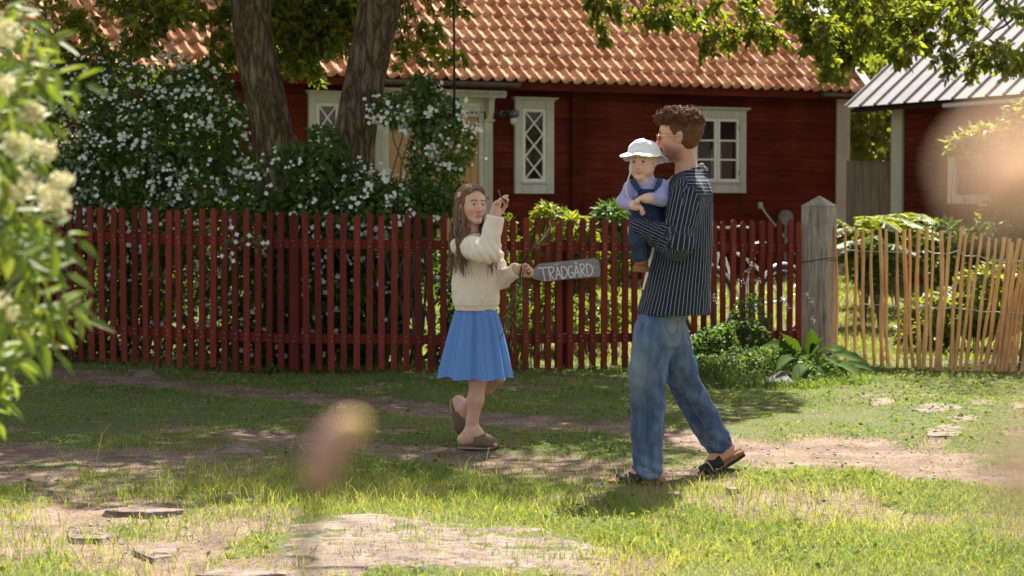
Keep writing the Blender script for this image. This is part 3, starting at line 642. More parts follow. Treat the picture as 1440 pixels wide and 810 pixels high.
while z < SE - .08:
    wl.box(((w0 + span - .3) / 2, .42, z + .1), (span - .3 - w0, .18, .195), a=rr.random(), bev=.006); z += .2
wl.box((w0 + .1, 3, 1.4), (.18, 5, 2.6)); wl.box((span - .4, 3, 1.4), (.18, 5, 2.6)); sput(wl, 'wall', M_red)
cb = MB(); w1 = ss(1269, .3); cb.box(((w0 + w1) / 2 - .02, .31, 1.4), (w1 - w0, .04, 2.6), bev=.004); cb.box((w0 - .025, .42, 1.4), (.04, .2, 2.6), bev=.004); sput(cb, 'corner_board', M_white)
wf = MB(); a0_, a1_ = ss(1334, .3), ss(1440, .3); zt, zb = P(1345, 210, 26).z, P(1345, 286, 26).z
for sx in (a0_ + .08, a1_ - .08): wf.box((sx, .3, (zt + zb) / 2), (.16, .05, zt - zb), bev=.004)
for zz in (zt - .06, zb + .05): wf.box(((a0_ + a1_) / 2, .3, zz), (a1_ - a0_ - .33, .05, .11), bev=.004)
wfo = sput(wf, 'window', M_white)
wg = MB(); wg.box(((a0_ + a1_) / 2, .325, (zt + zb) / 2), (a1_ - a0_ - .3, .01, zt - zb - .2)); o = sput(wg, 'pane', M_glass); o.parent = wfo
lt = MB(); lt.box((ss(1400, .0), .03, SE - .07), (2.2, .05, .05), bev=.01); sput(lt, 'gutter', M_white)

# grey board fence closing the gap between the two buildings
bf = empty('board_fence', P(1220, 300, 28.5) * 1.0); bfb = Vector((P(1220, 300, 28.5).x, 28.5, .35)); bf.location = bfb
tag(bf, 'tall weathered grey board fence closing the gap between cottage and shed', 'fence')
M_gwood = noisy('weathered_grey_wood', (.10, .085, .07), (.21, .18, .15), 7, (5, 5, .35), rough=.9, bs=.5, bd=.004)
q = MB(); x0, x1 = P(1190, 300, 28.5).x, P(1256, 300, 28.5).x; zt = P(1220, 229, 28.5).z; i = 0; x = x0
while x < x1: q.box((x + .055 - bfb.x, rr.uniform(-.004, .004), zt / 2 + .1 - bfb.z), (.105, .022, zt - .2), a=rr.random(), bev=.003); x += .11
q.build('boards', M_gwood, bf)
q = MB(); q.box(((x0 + x1) / 2 - bfb.x, 0, zt + .012 - bfb.z), (x1 - x0, .05, .022)); q.build('cap_rail', M_gwood, bf)
# ================================================================ RED PICKET FENCE
FP = [(-75, 17.7), (130, 17.2), (400, 16.7), (640, 16.7), (850, 17.2), (1125, 18.15)]
fpts = [Vector(((a - 720) / F * y, y)) for a, y in FP]
def fence_at(L_):
    for a, b in zip(fpts[:-1], fpts[1:]):
        l = (b - a).length
        if L_ <= l: return a + (b - a) * (L_ / l), (b - a).normalized()
        L_ -= l
    return None
TOPZ = [(-75, 1.34), (130, 1.32), (400, 1.28), (640, 1.25), (850, 1.217), (1125, 1.2)]
UPZ = [(-75, 1.08), (130, 1.074), (400, 1.03), (700, 1.01), (1100, .965)]; LOZ = [(-75, .34), (130, .33), (400, .285), (730, .27), (1100, .23)]
def itp(tab, x): return float(np.interp(x, [t[0] for t in tab], [t[1] for t in tab]))
m, N, L, B = newmat('red_fence_paint'); v = coords(N, L, (6, 6, .6)); n1 = noise(N, L, v, 5, 6, .6); at_ = attr(N, 'v')
r1 = ramp(N, [(.25, (.095, .013, .008)), (.5, (.135, .018, .010)), (.8, (.18, .030, .017))]); L.new(n1.outputs[0], r1.inputs[0])
r3 = ramp(N, [(0, (.60, .58, .55)), (1, (1.3, 1.5, 1.5))]); L.new(at_.outputs['Fac'], r3.inputs[0]); L.new(mixc(N, L, 1, r1.outputs[0], r3.outputs[0], 'MULTIPLY'), B.inputs['Base Color'])
B.inputs['Roughness'].default_value = .75; B.inputs['Specular IOR Level'].default_value = .2; bump(N, L, B, n1.outputs[0], .35, .003); M_fence = m
M_nail = noisy('galvanised_nail', (.5, .48, .45), (.65, .62, .6), 10, rough=.4, bs=0)
base = Vector((-.5, 16.8, 0)); fence = empty('picket_fence', base); tag(fence, 'dark red wooden picket fence running in front of the cottage garden', 'fence')
fr_ = random.Random(9); L_ = .03; widths = .0975; tot = sum((b - a).length for a, b in zip(fpts[:-1], fpts[1:])); npk = 0; nails = MB()
while L_ < tot - .02:
    p, d = fence_at(L_); px = p.x / p.y * F + 720; tz = itp(TOPZ, px) + fr_.uniform(-.014, .012); wd = .050 if not 407 < px < 424 else .07
    wd += fr_.uniform(-.002, .002); bz = gzf(p.x, p.y) + fr_.uniform(-.0, .04); ti = fr_.uniform(-.011, .011)
    M4 = Matrix(((d.x, 0, d.y, p.x - base.x), (d.y, 0, -d.x, p.y - base.y), (0, 1, 0, 0), (0, 0, 0, 1)))   # u along, v up, w towards the lane
    q = MB(); h = wd / 2; hh = tz - bz
    q.prism([(-h, bz), (h, bz), (h + ti * hh, tz - h * .95), (h * .25 + ti * hh, tz), (-h * .25 + ti * hh, tz), (-h + ti * hh, tz - h * .95)], M4 @ Matrix.Translation((0, 0, .012)), .02, a=fr_.random())
    q.build('picket', M_fence, fence)
    for zz in (itp(UPZ, px), itp(LOZ, px)):
        for dz_ in (-.018, .02):
            n_ = M4 @ Vector((fr_.uniform(-.008, .008) + ti * (zz - bz), zz + dz_, .0335)); nails.box(n_, (.005, .003, .005), bev=.001)
    npk += 1; L_ += widths + fr_.uniform(-.003, .003)
nails.build('nail_heads', M_nail, fence)['kind'] = 'stuff'
for tab in (UPZ, LOZ):
    for (a, b), (pa, pb) in zip(zip(fpts[:-1], fpts[1:]), zip(FP[:-1], FP[1:])):
        d = (b - a).normalized(); za, zb = itp(tab, pa[0]), itp(tab, pb[0]); q = MB(); n_ = Vector((d.y, -d.x)); vs = []
        for (c_, z_) in ((a, za), (b, zb)):
            for o_ in (-.016, .0115):
                for e in (-.037, .037): w_ = c_ + n_ * o_; vs.append((w_.x - base.x, w_.y - base.y, z_ + e))
        q.add(vs, [(0, 1, 3, 2), (4, 6, 7, 5), (0, 4, 5, 1), (2, 3, 7, 6), (0, 2, 6, 4), (1, 5, 7, 3)], .4); q.build('rail', M_fence, fence)
for px, Yp, top in ((60, 17.5, 1.2), (413, 16.8, 1.12), (789, 17.15, 1.1)):
    q = MB(); q.box(((px - 720) / F * Yp - base.x, Yp + .06 - base.y, top / 2 - .1), (.10, .09, top + .1), a=.2, bev=.006); q.build('post', M_fence, fence)

# garden sign: arrow board pointing left, tilted, painted letters
Ys = 16.83; sgn = empty('garden_sign', P(793, 380, Ys)); tag(sgn, 'grey wooden arrow board lettered TRÄDGÅRD in white on the red fence', 'sign')
k_ = Ys / F; ang = math.atan2(8, 81)
c_s, s_s = math.cos(R(4.6)), math.sin(R(4.6))
yaw = R(16)
SG = Matrix(((math.cos(yaw), 0, math.sin(yaw)), (math.sin(yaw), 0, -math.cos(yaw)), (0, 1, 0))) @ Matrix.Rotation(R(4.8), 3, 'Z')   # u right, v up, w to viewer
SG = SG.to_4x4()
def sgo(pts): return [((x - 640) * .1 * k_ / math.cos(yaw) * .988, -(y - 405) * .1 * k_) for x, y in pts]
poly = [(133, 445 + 42), (205, 395), (290, 333), (700, 331), (1085, 327), (1120, 345), (1145, 395), (1145, 560), (1135, 590), (1100, 592), (700, 588), (340, 588), (205, 540)]
poly = sgo([(x, y - 53) for x, y in poly])
q = MB(); q.prism(poly[::-1], SG, .022)
M_sign = noisy('weathered_sign_board', (.19, .17, .165), (.28, .25, .245), 9, (1, 1, 4), rough=.8, bs=.3, bd=.002, c3=(.15, .13, .125))
q.build('board', M_sign, sgn)
def stroke(mb, pts, w_, z0):
    """a brush stroke with rounded ends lying on the board"""
    pts = [Vector(p) for p in pts]; n_ = len(pts); Lp = []; Rp = []
    for i, p in enumerate(pts):
        t = (pts[min(i + 1, n_ - 1)] - pts[max(i - 1, 0)]).normalized(); nn = Vector((-t.y, t.x)); ww = w_ * (.5 + .06 * math.sin(i * 2.3 + p.x * 300)); 
        e = t * (w_ * .3 if i == n_ - 1 else (-w_ * .3 if i == 0 else 0)); Lp.append(p + nn * ww + e); Rp.append(p - nn * ww + e)
    for i in range(n_ - 1): mb.add([SG @ Vector((u.x, u.y, z0)) for u in (Rp[i], Rp[i + 1], Lp[i + 1], Lp[i])], [(0, 1, 2, 3)])
def arc(cx, cy, rx, ry, a0, a1, n_=12): return [(cx + rx * math.cos(R(a0 + (a1 - a0) * i / n_)), cy - ry * math.sin(R(a0 + (a1 - a0) * i / n_))) for i in range(n_ + 1)]
# letter shapes as painted, baseline sloping with the board (sheet units, y down)
T0, T1 = 342, 505
lets = [[(262, 340), (395, 342)], [(325, 342), (345, 520)],                                     # T
        [(410, 345), (425, 525)], [(408, 345), (450, 338), (478, 352), (484, 385), (465, 415), (424, 432)], [(424, 432), (480, 520)],   # R
        [(505, 520), (535, 345)], [(535, 345), (585, 518)], [(514, 458), (570, 452)],                                    # A
        [(592, 348), (600, 518)], [(590, 347), (630, 352), (662, 385), (674, 430), (660, 480), (630, 508), (598, 520)],                  # D
        [(748, 362), (722, 350), (698, 368), (688, 420), (692, 480), (715, 515), (745, 510), (757, 480), (757, 448)], [(757, 448), (722, 446)],  # G
        [(775, 518), (805, 345)], [(805, 345), (850, 516)], [(785, 455), (840, 452)],                                    # A
        [(862, 345), (878, 518)], [(860, 345), (895, 338), (918, 355), (922, 385), (905, 412), (876, 428)], [(876, 428), (930, 515)],     # R
        [(950, 348), (962, 518)], [(946, 347), (990, 350), (1025, 380), (1040, 425), (1030, 475), (1000, 510), (960, 520)]]
ink = MB()
for st in lets:
    pts = sgo(st); den = []
    for a, b in zip(pts[:-1], pts[1:]): den += [(a[0] + (b[0] - a[0]) * t, a[1] + (b[1] - a[1]) * t) for t in np.linspace(0, 1, 4)[:-1]]
    den.append(pts[-1]); stroke(ink, den, 15 * .1 * k_, .0235 + .0004 * (len(ink.f) % 7))
for cx_, cy_, r_ in ((508, 312, 0), (545, 308, 0)): stroke(ink, sgo([(cx_ - 6, cy_), (cx_ + 6, cy_)]), 15 * .1 * k_, .0237)
stroke(ink, sgo(arc(806, 314, 13, 13, 0, 360)), 8 * .1 * k_, .0237)
ink.build('lettering', noisy('white_sign_paint', (.62, .6, .6), (.78, .76, .76), 60, rough=.8, bs=0), sgn)

# grey timber gate post with its pointed cap
Yg = 18.25; gp_ = P(1151, 480, Yg); base = Vector((gp_.x, Yg, gzf(gp_.x, Yg) - .05)); top = P(1151, 290, Yg).z - base.z; tip = P(1151, 275, Yg).z - base.z
m, N, L, B = newmat('weathered_post_wood'); v = coords(N, L, (9, 9, .7)); n1 = noise(N, L, v, 5, 7, .7); n2 = noise(N, L, coords(N, L), 6, 4)
r1 = ramp(N, [(.3, (.12, .095, .075)), (.5, (.33, .28, .235)), (.7, (.48, .42, .36))]); L.new(n1.outputs[0], r1.inputs[0]); r2 = ramp(N, [(.3, (.7, .68, .66)), (.6, (1.05, 1.04, 1.02))]); L.new(n2.outputs[0], r2.inputs[0])
L.new(mixc(N, L, .8, r1.outputs[0], r2.outputs[0], 'MULTIPLY'), B.inputs['Base Color']); B.inputs['Roughness'].default_value = .9; bump(N, L, B, n1.outputs[0], .9, .012); M_post = m
rot = R(-31); W_ = .233; q = MB(); k = 26; Mr = Matrix.Rotation(rot, 3, 'Z')
post = empty('gate_post', base, 0); tag(post, 'thick weathered grey square post with pyramid top between the two fences', 'post')
h = W_ / 2; b = .006; ring = [(-h + b, -h), (h - b, -h), (h, -h + b), (h, h - b), (h - b, h), (-h + b, h), (-h, h - b), (-h, -h + b)]
vs = []; 
for zz, s_ in ((0, 1), (top - .01, 1), (top, .985)): vs += [Mr @ Vector((x * s_, y * s_, zz)) for x, y in ring]
q.add(vs, [(a * 8 + i, a * 8 + (i + 1) % 8, a * 8 + 8 + (i + 1) % 8, a * 8 + 8 + i) for a in range(2) for i in range(8)]); q.build('shaft', M_post, post)
q = MB(); e = h + .006; q.add([Mr @ Vector(p) for p in ((-e, -e, top), (e, -e, top), (e, e, top), (-e, e, top), (0, 0, tip))], [(0, 1, 4), (1, 2, 4), (2, 3, 4), (3, 0, 4), (3, 2, 1, 0)]); q.build('cap', M_post, post)
q = MB(); zz = P(1151, 366, Yg).z - base.z
lp_ = [Mr @ Vector((x * 1.04, y * 1.04, zz + .02 * x / h)) for x, y in ring]; q.tube(lp_ + [lp_[0]], .0035, 5)
q.tube([Mr @ Vector((-h, -h * 1.03, zz - .02)), Mr @ Vector((-h - .1, -h - .05, zz - .06))], .003, 5); q.tube([Mr @ Vector((h, -h * 1.03, zz)), Mr @ Vector((h + .12, -h - .02, zz + .005))], .003, 5)
q.build('wire', M_blk, post)

# chestnut paling: riven stakes wired together
M_pale = noisy('riven_chestnut', (.56, .28, .10), (.80, .49, .22), 6, (7, 7, .8), rough=.7, bs=.5, bd=.004, c3=(.42, .20, .08))
base = Vector((3.4, 17.5, 0)); pal = empty('paling_fence', base); tag(pal, 'pale split chestnut paling fence wired together right of the grey post', 'fence')
# bottom px, top px, top py, bottom py as seen
ST = [(1177, 1175, 318, 500), (1190, 1189, 320, 502), (1203, 1205, 321, 505), (1217, 1214, 322, 508), (1231, 1226, 322, 510), (1240, 1238, 322, 512), (1249, 1247, 322, 521), (1262, 1260, 323, 524),
      (1274, 1272, 322, 524), (1284, 1280, 322, 524), (1293, 1291, 323, 524), (1299, 1303, 318, 524), (1308, 1312, 324, 524), (1316, 1325, 324, 524), (1321, 1337, 325, 523), (1336, 1352, 318, 523),
      (1343, 1358, 328, 524), (1350, 1369, 328, 523), (1358, 1380, 328, 523), (1369, 1391, 333, 524), (1376, 1402, 335, 524), (1384, 1412, 333, 524), (1394, 1420, 335, 524), (1402, 1423, 340, 523),
      (1409, 1433, 335, 524), (1413, 1441, 338, 524), (1421, 1447, 336, 523), (1424, 1455, 338, 524), (1436, 1470, 340, 524), (1450, 1480, 340, 524), (1466, 1490, 340, 524)]
sr_ = random.Random(21); sp_ = []
for (bx, tx, ty, by) in ST:
    Yb = float(np.interp(bx, [1175, 1300, 1470], [18.2, 17.2, 16.9]))
    pb, pt_ = P(bx, by, Yb), P(tx, ty, Yb + .03); pb.z = gzf(pb.x, pb.y) - .03; n_ = 9; pts = []; w_ = sr_.uniform(.013, .021) * (1.25 if bx in (1274, 1402, 1336) else 1)
    bx_, by_ = sr_.uniform(-.016, .016), sr_.uniform(-.01, .01); ph = sr_.uniform(0, 6)
    for i in range(n_ + 1):
        t = i / n_; pts.append(pb.lerp(pt_, t) + Vector((bx_ * math.sin(math.pi * t) + .005 * math.sin(ph + t * 9), by_ * math.sin(math.pi * t), 0)) - base)
    q = MB(); q.tube(pts, [w_ * (1 + .12 * math.sin(ph + i * 1.7)) * (1 - .15 * i / n_) for i in range(n_ + 1)], 6); q.build('stake', M_pale, pal); sp_.append(pts)
for lv in (.84, .46, .1):
    q = MB(); wp = []
    for j, pts in enumerate(sp_):
        f_ = lv * (len(pts) - 1); i = int(f_); wp.append(pts[i].lerp(pts[i + 1], f_ - i))
    for sgn_ in (1, -1):
        line = []
        for j, p in enumerate(wp):
            line.append(p + Vector((0, .024 * sgn_ * (1 if j % 2 else -1), sr_.uniform(-.004, .004))))
            if j < len(wp) - 1: line.append((p + wp[j + 1]) / 2)
        q.tube(line, .0028, 5)
    q.build('wire', M_nail, pal)

# brown rough stake post at the right end
q = MB(); a_ = P(1438, 524, 17.1); a_.z = 0; b_ = P(1446, 400, 17.1); q.tube([a_ - a_, (b_ - a_) * .5 + Vector((.01, 0, 0)), b_ - a_], [.04, .036, .034], 8)
o = q.build('support_post', M_gwood, None); o.location = a_; tag(o, 'dark rough wooden post at the right edge behind the paling', 'post')
# ================================================================ TREES AND PLANTS
m, N, L, B = newmat('tree_bark'); v = coords(N, L, (1, 1, .22)); n1 = noise(N, L, v, 24, 8, .7); n2 = noise(N, L, coords(N, L), 3, 4)
wv = N.new('ShaderNodeTexVoronoi'); wv.feature = 'DISTANCE_TO_EDGE'; wv.inputs['Scale'].default_value = 17; L.new(mixc(N, L, .12, v, n1.outputs[1]), wv.inputs['Vector'])
r1 = ramp(N, [(0, (.055, .04, .03)), (.18, (.20, .15, .11)), (.5, (.30, .235, .175))]); L.new(wv.outputs[0], r1.inputs[0]); r2 = ramp(N, [(.3, (.6, .6, .58)), (.7, (1.2, 1.2, 1.05))]); L.new(n1.outputs[0], r2.inputs[0])
r3 = ramp(N, [(.4, (1, 1, 1)), (.7, (1.0, 1.05, .75))]); L.new(n2.outputs[0], r3.inputs[0])
L.new(mixc(N, L, 1, mixc(N, L, .9, r1.outputs[0], r2.outputs[0], 'MULTIPLY'), r3.outputs[0], 'MULTIPLY'), B.inputs['Base Color']); B.inputs['Roughness'].default_value = .95; B.inputs['Specular IOR Level'].default_value = .1
bp = bump(N, L, B, wv.outputs[0], 1.0, .03); b2_ = N.new('ShaderNodeBump'); b2_.inputs['Strength'].default_value = .5; b2_.inputs['Distance'].default_value = .015; L.new(n1.outputs[0], b2_.inputs['Height']); L.new(bp.outputs[0], b2_.inputs['Normal']); L.new(b2_.outputs[0], B.inputs['Normal'])
M_bark = m
M_twig = noisy('twig_bark', (.07, .055, .045), (.14, .11, .09), 20, rough=.9, bs=0)
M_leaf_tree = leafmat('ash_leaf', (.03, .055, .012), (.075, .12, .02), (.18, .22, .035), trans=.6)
M_leaf_yel = leafmat('sun_painted_leaf', (.08, .12, .018), (.16, .20, .03), (.30, .30, .05), trans=.6)  # lighter copy of the leaf, sunlight put into its colour
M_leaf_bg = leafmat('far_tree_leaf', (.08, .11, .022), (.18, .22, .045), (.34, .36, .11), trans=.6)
M_jas = leafmat('mock_orange_leaf', (.042, .084, .024), (.080, .145, .038), (.15, .23, .06), trans=.45, spec=.2)
M_petal, N, L, B = newmat('white_petal'); B.inputs['Base Color'].default_value = (.80, .80, .74, 1); B.inputs['Roughness'].default_value = .7
t = N.new('ShaderNodeBsdfTranslucent'); t.inputs[0].default_value = (.8, .8, .7, 1); ms = N.new('ShaderNodeMixShader'); ms.inputs[0].default_value = .35; L.new(B.outputs[0], ms.inputs[1]); L.new(t.outputs[0], ms.inputs[2]); L.new(ms.outputs[0], N['Material Output'].inputs[0])

def trunk_mesh(pts, rads, name, mat, parent, base, seed=0, nk=40, rough=.06):
    """one continuous bole along a curve, fluted and knotted"""
    P_ = [Vector(p) for p in pts]; m_ = 70; S = np.linspace(0, len(P_) - 1, m_); V_ = []
    A = np.array([tuple(p) for p in P_]); xs = np.arange(len(P_)); cx = np.stack([np.interp(S, xs, A[:, k]) for k in range(3)], 1)
    for _ in range(6): cx[1:-1] = (cx[:-2] + 2 * cx[1:-1] + cx[2:]) / 4
    rr_ = np.interp(S, xs, rads); th = np.linspace(0, 6.2832, nk, endpoint=False)
    for i in range(m_):
        t = cx[min(i + 1, m_ - 1)] - cx[max(i - 1, 0)]; t /= np.linalg.norm(t); u = np.cross(t, [0, 1, 0]); u /= np.linalg.norm(u); w_ = np.cross(t, u)
        zz = cx[i][2]
        f = 1 + rough * (fbm(np.cos(th) * 2.2, np.sin(th) * 2.2, zz * .9, seed, 3) - .5) * 2 + .035 * (fbm(np.cos(th) * 9, np.sin(th) * 9, zz * 2.2, seed + 4, 3) - .5) * 2
        r = rr_[i] * f
        V_.append(cx[i] + np.outer(np.cos(th) * r, u) + np.outer(np.sin(th) * r, w_))
    V_ = np.concatenate(V_); I_ = np.arange(m_ * nk).reshape(m_, nk); Fc = np.stack([I_[:-1], np.roll(I_, -1, 1)[:-1], np.roll(I_, -1, 1)[1:], I_[1:]], -1).reshape(-1, 4)
    return npmesh(name, V_, Fc, mat, parent, True, off=tuple(base))
def limb(mb, a, b, r0, r1, sag=0.0, seed=0, n=7, base=Vector()):
    rs = random.Random(seed); a = Vector(a); b = Vector(b); l = (b - a).length; pts = []; ra = []
    for i in range(n):
        t = i / (n - 1); j = Vector([rs.uniform(-1, 1) for _ in range(3)]) * l * .03 * (0 < i < n - 1)
        pts.append(a.lerp(b, t) + Vector((0, 0, -sag * 4 * t * (1 - t))) + j - base); ra.append(r0 + (r1 - r0) * t)
    mb.tube(pts, ra, 7); return [p + base for p in pts]
def crown(blobs, n, Ls, Wd, mat, parent, base, gap=.42, gs=1.6, seed=1, kind='d', down=.4, shell=.3, test=None, name='crown', upw=1.0):
    p, d = blob_points(blobs, n, shell); kp = fbm(p[:, 0] * gs, p[:, 1] * gs, p[:, 2] * gs, seed, 3) > gap
    if test is not None: kp &= test(p)
    p = p[kp]; d = d[kp]; k = len(p); ax = unit(rdir(k) + d * .5 + np.array([0, 0, -down])); nr = unit(rdir(k) * .8 + np.array([0, -.5 * (1 - upw), upw]) + d * .3)
    vv = np.clip(.2 + .6 * fbm(p[:, 0] * 1.5, p[:, 1] * 1.5, p[:, 2] * 1.5, seed + 9, 3) + RNG.normal(size=k) * .13, 0, 1)
    return leafobj(name, p, ax, nr, Ls * (.7 + .6 * RNG.random(k)), Wd * (.7 + .6 * RNG.random(k)), vv, mat, parent, kind, off=tuple(base))
def above_frame(p): return (405 - (p[:, 1] * 0 + 1) * 0) > 0
def proj(p):
    """where world points appear in the view"""
    x, y, z = p[:, 0], p[:, 1], p[:, 2] - CAMZ; dd = y * _cp - z * _sp; up = y * _sp + z * _cp
    return 720 + x / dd * F, 405 - up / dd * F
def sprays(name, lines, Yd, nl, Ls, Wd, mat, parent, base, spread=.10, dy=.3, seed=0, twig=.008, hang=.5, every=4):
    """hanging twigs with leaves along them; lines in view positions at distance Yd"""
    rs = random.Random(seed); tw = MB(); cs = []; axs = []
    for ln in lines:
        off = rs.uniform(-dy, dy); w3 = [P(a, b, Yd + off + rs.uniform(-.06, .06)) for a, b in ln]; dens = []
        for a, b in zip(w3[:-1], w3[1:]): dens += [a.lerp(b, t / 6) for t in range(6)]
        dens.append(w3[-1]); nn = len(dens); tw.tube([p - base for p in dens], [twig * (1 - .75 * i / nn) for i in range(nn)], 5)
        for q in range(every):
            i = rs.randrange(nn); a = dens[i]; e = a + Vector((rs.gauss(0, 1), rs.gauss(0, 1), rs.gauss(-hang, .6))).normalized() * spread * rs.uniform(1, 2.2); tw.tube([a - base, (a + e) / 2 + Vector((0, 0, .01)) - base, e - base], [twig * .4, twig * .3, twig * .15], 4)
            for k in range(int(nl * .4)):
                cs.append(a.lerp(e, rs.random()) + Vector([rs.gauss(0, spread * .18) for _ in range(3)])); axs.append((e - a).normalized())
        for k in range(nl):
            i = rs.random() ** .7 * (nn - 1); p = dens[int(i)]; cs.append(p + Vector([rs.gauss(0, spread * .45) for _ in range(3)])); axs.append(Vector((0, 0, -.6)))
    c = np.array([tuple(p) for p in cs]); k = len(c); ax = unit(np.array([tuple(a) for a in axs]) * .6 + rdir(k) + [0, 0, -hang])
    tw.build('twigs', M_twig, parent)
    return leafobj(name, c, ax, unit(rdir(k) + [0, -.3, .7]), Ls * (.6 + .7 * RNG.random(k)), Wd * (.6 + .7 * RNG.random(k)), np.clip(RNG.normal(size=k) * .22 + .5, 0, 1), mat, parent, 'h', off=tuple(base))

# --- the two big trees behind the fence
hidden = lambda p: proj(p)[1] < -6
Y1 = 18.1; pts = [P(398, 330, Y1), P(392, 250, Y1), P(378, 160, Y1), P(362, 90, Y1), P(353, 20, Y1), P(352, -60, Y1), P(345, -190, Y1 + .1)]
base = Vector((pts[0].x, Y1, .2)); pts = [Vector((base.x + .05, Y1, 0))] + pts; t1 = empty('tree', base); tag(t1, 'straight thick tree trunk rising from the white flowering bushes', 'tree')
trunk_mesh(pts, [.25, .20, .18, .168, .162, .168, .172, .15], 'trunk', M_bark, t1, base, 1)
q = MB(); tp_ = Vector(pts[-1])
for i, e in enumerate([(-3.9, 18.0, 6.5), (-1.2, 19.5, 7.6), (-3.2, 21, 7.2), (-4.6, 19.2, 5.4), (-2.2, 16.6, 6.8)]): limb(q, tp_ - Vector((0, 0, .3 * (i % 3))), e, .11, .02, -.2, i, base=base)
q.build('limbs', M_bark, t1, True)
crown([((-2.9, 18.4, 5.8), (2.2, 2.6, 2.2)), ((-4.6, 18.8, 4.9), (1.7, 2.2, 1.5)), ((-1.6, 19.6, 6.8), (2, 2, 1.7)), ((-3, 16.9, 5.5), (1.6, 1.3, 1.3))], 36000, .12, .07, M_leaf_tree, t1, base, .36, 1.3, 101, test=hidden)
Y2 = 18.0; pts = [P(470, 360, Y2), P(489, 265, Y2), P(503, 160, Y2), P(517, 90, Y2), P(531, 20, Y2), P(550, -60, Y2), P(590, -190, Y2)]
base = Vector((pts[0].x, Y2, .1)); pts = [Vector((base.x - .1, Y2, 0))] + pts; t2 = empty('tree', base); tag(t2, 'broad tree trunk leaning right in front of the cottage window and roof', 'tree')
trunk_mesh(pts, [.28, .22, .188, .172, .172, .178, .182, .16], 'trunk', M_bark, t2, base, 7)
q = MB(); tp_ = Vector(pts[-1])
for i, e in enumerate([(.6, 17.4, 6.8), (2.0, 18.2, 6.0), (-.4, 19.6, 7.8), (1.0, 19.8, 7), (-.9, 16.4, 6.6), (2.9, 18.4, 5.0)]): limb(q, tp_ - Vector((0, 0, .3 * (i % 3))), e, .12, .02, -.2, i + 20, base=base)
q.build('limbs', M_bark, t2, True)
crown([((.0, 17.9, 5.6), (2.3, 2.4, 2.0)), ((1.4, 18.0, 4.9), (1.6, 1.9, 1.2)), ((.2, 19.8, 6.8), (2.3, 1.9, 1.8)), ((-.8, 16.3, 5.2), (1.9, 1.3, 1.3)), ((.9, 16.2, 4.9), (1.2, 1.1, .9)), ((1.1, 15.5, 6.4), (1.5, 1.4, .9)), ((-.3, 15.0, 6.2), (1.4, 1.2, .8))], 48000, .12, .07, M_leaf_tree, t2, base, .37, 1.3, 103, test=hidden)
# low boughs of the two trees that hang into view
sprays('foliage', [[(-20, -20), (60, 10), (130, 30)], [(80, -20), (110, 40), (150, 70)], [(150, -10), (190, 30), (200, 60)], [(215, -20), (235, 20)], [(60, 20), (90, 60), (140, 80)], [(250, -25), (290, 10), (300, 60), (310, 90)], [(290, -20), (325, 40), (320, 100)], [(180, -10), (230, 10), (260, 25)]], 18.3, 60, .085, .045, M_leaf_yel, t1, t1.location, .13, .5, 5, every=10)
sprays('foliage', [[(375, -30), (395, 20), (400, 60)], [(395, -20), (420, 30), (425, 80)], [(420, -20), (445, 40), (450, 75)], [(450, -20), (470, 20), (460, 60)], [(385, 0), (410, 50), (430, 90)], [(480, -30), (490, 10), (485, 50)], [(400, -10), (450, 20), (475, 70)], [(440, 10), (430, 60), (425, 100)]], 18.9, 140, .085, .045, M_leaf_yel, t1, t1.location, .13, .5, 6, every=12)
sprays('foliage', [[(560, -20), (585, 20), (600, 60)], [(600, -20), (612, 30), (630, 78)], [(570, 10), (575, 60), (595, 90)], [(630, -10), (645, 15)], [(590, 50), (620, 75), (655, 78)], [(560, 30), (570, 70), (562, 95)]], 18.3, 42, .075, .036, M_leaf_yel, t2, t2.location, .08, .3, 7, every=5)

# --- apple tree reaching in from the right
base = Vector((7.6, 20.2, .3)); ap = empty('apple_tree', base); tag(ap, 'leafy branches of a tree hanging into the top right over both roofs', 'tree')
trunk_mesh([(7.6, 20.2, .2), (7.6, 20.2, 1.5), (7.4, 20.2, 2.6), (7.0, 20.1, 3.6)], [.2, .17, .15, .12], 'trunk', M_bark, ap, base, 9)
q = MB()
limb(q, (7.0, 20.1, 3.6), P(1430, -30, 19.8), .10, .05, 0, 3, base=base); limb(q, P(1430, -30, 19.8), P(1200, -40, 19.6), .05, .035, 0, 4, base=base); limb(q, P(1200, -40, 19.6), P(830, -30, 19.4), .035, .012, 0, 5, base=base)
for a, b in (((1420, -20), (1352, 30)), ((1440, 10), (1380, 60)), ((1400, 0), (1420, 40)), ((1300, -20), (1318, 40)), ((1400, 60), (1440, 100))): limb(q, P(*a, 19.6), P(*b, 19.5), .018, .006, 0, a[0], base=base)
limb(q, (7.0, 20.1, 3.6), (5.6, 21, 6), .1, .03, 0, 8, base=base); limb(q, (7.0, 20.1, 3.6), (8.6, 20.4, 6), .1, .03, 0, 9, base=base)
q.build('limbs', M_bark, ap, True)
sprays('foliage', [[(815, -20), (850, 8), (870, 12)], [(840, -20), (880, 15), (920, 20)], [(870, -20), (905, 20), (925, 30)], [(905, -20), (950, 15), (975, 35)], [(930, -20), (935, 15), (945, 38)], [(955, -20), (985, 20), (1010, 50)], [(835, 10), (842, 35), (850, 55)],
    [(1000, -20), (1010, 20), (1035, 45)], [(975, 20), (1010, 55), (1035, 60)], [(1030, -20), (1050, 30), (1075, 62)], [(1020, 40), (1000, 55), (985, 65)], [(1070, -20), (1060, 20), (1062, 55)], [(1050, 0), (1080, 40), (1100, 60)], [(1090, -20), (1105, 20), (1125, 45)]], 19.4, 52, .075, .042, M_leaf_yel, ap, base, .085, .4, 8, every=5)
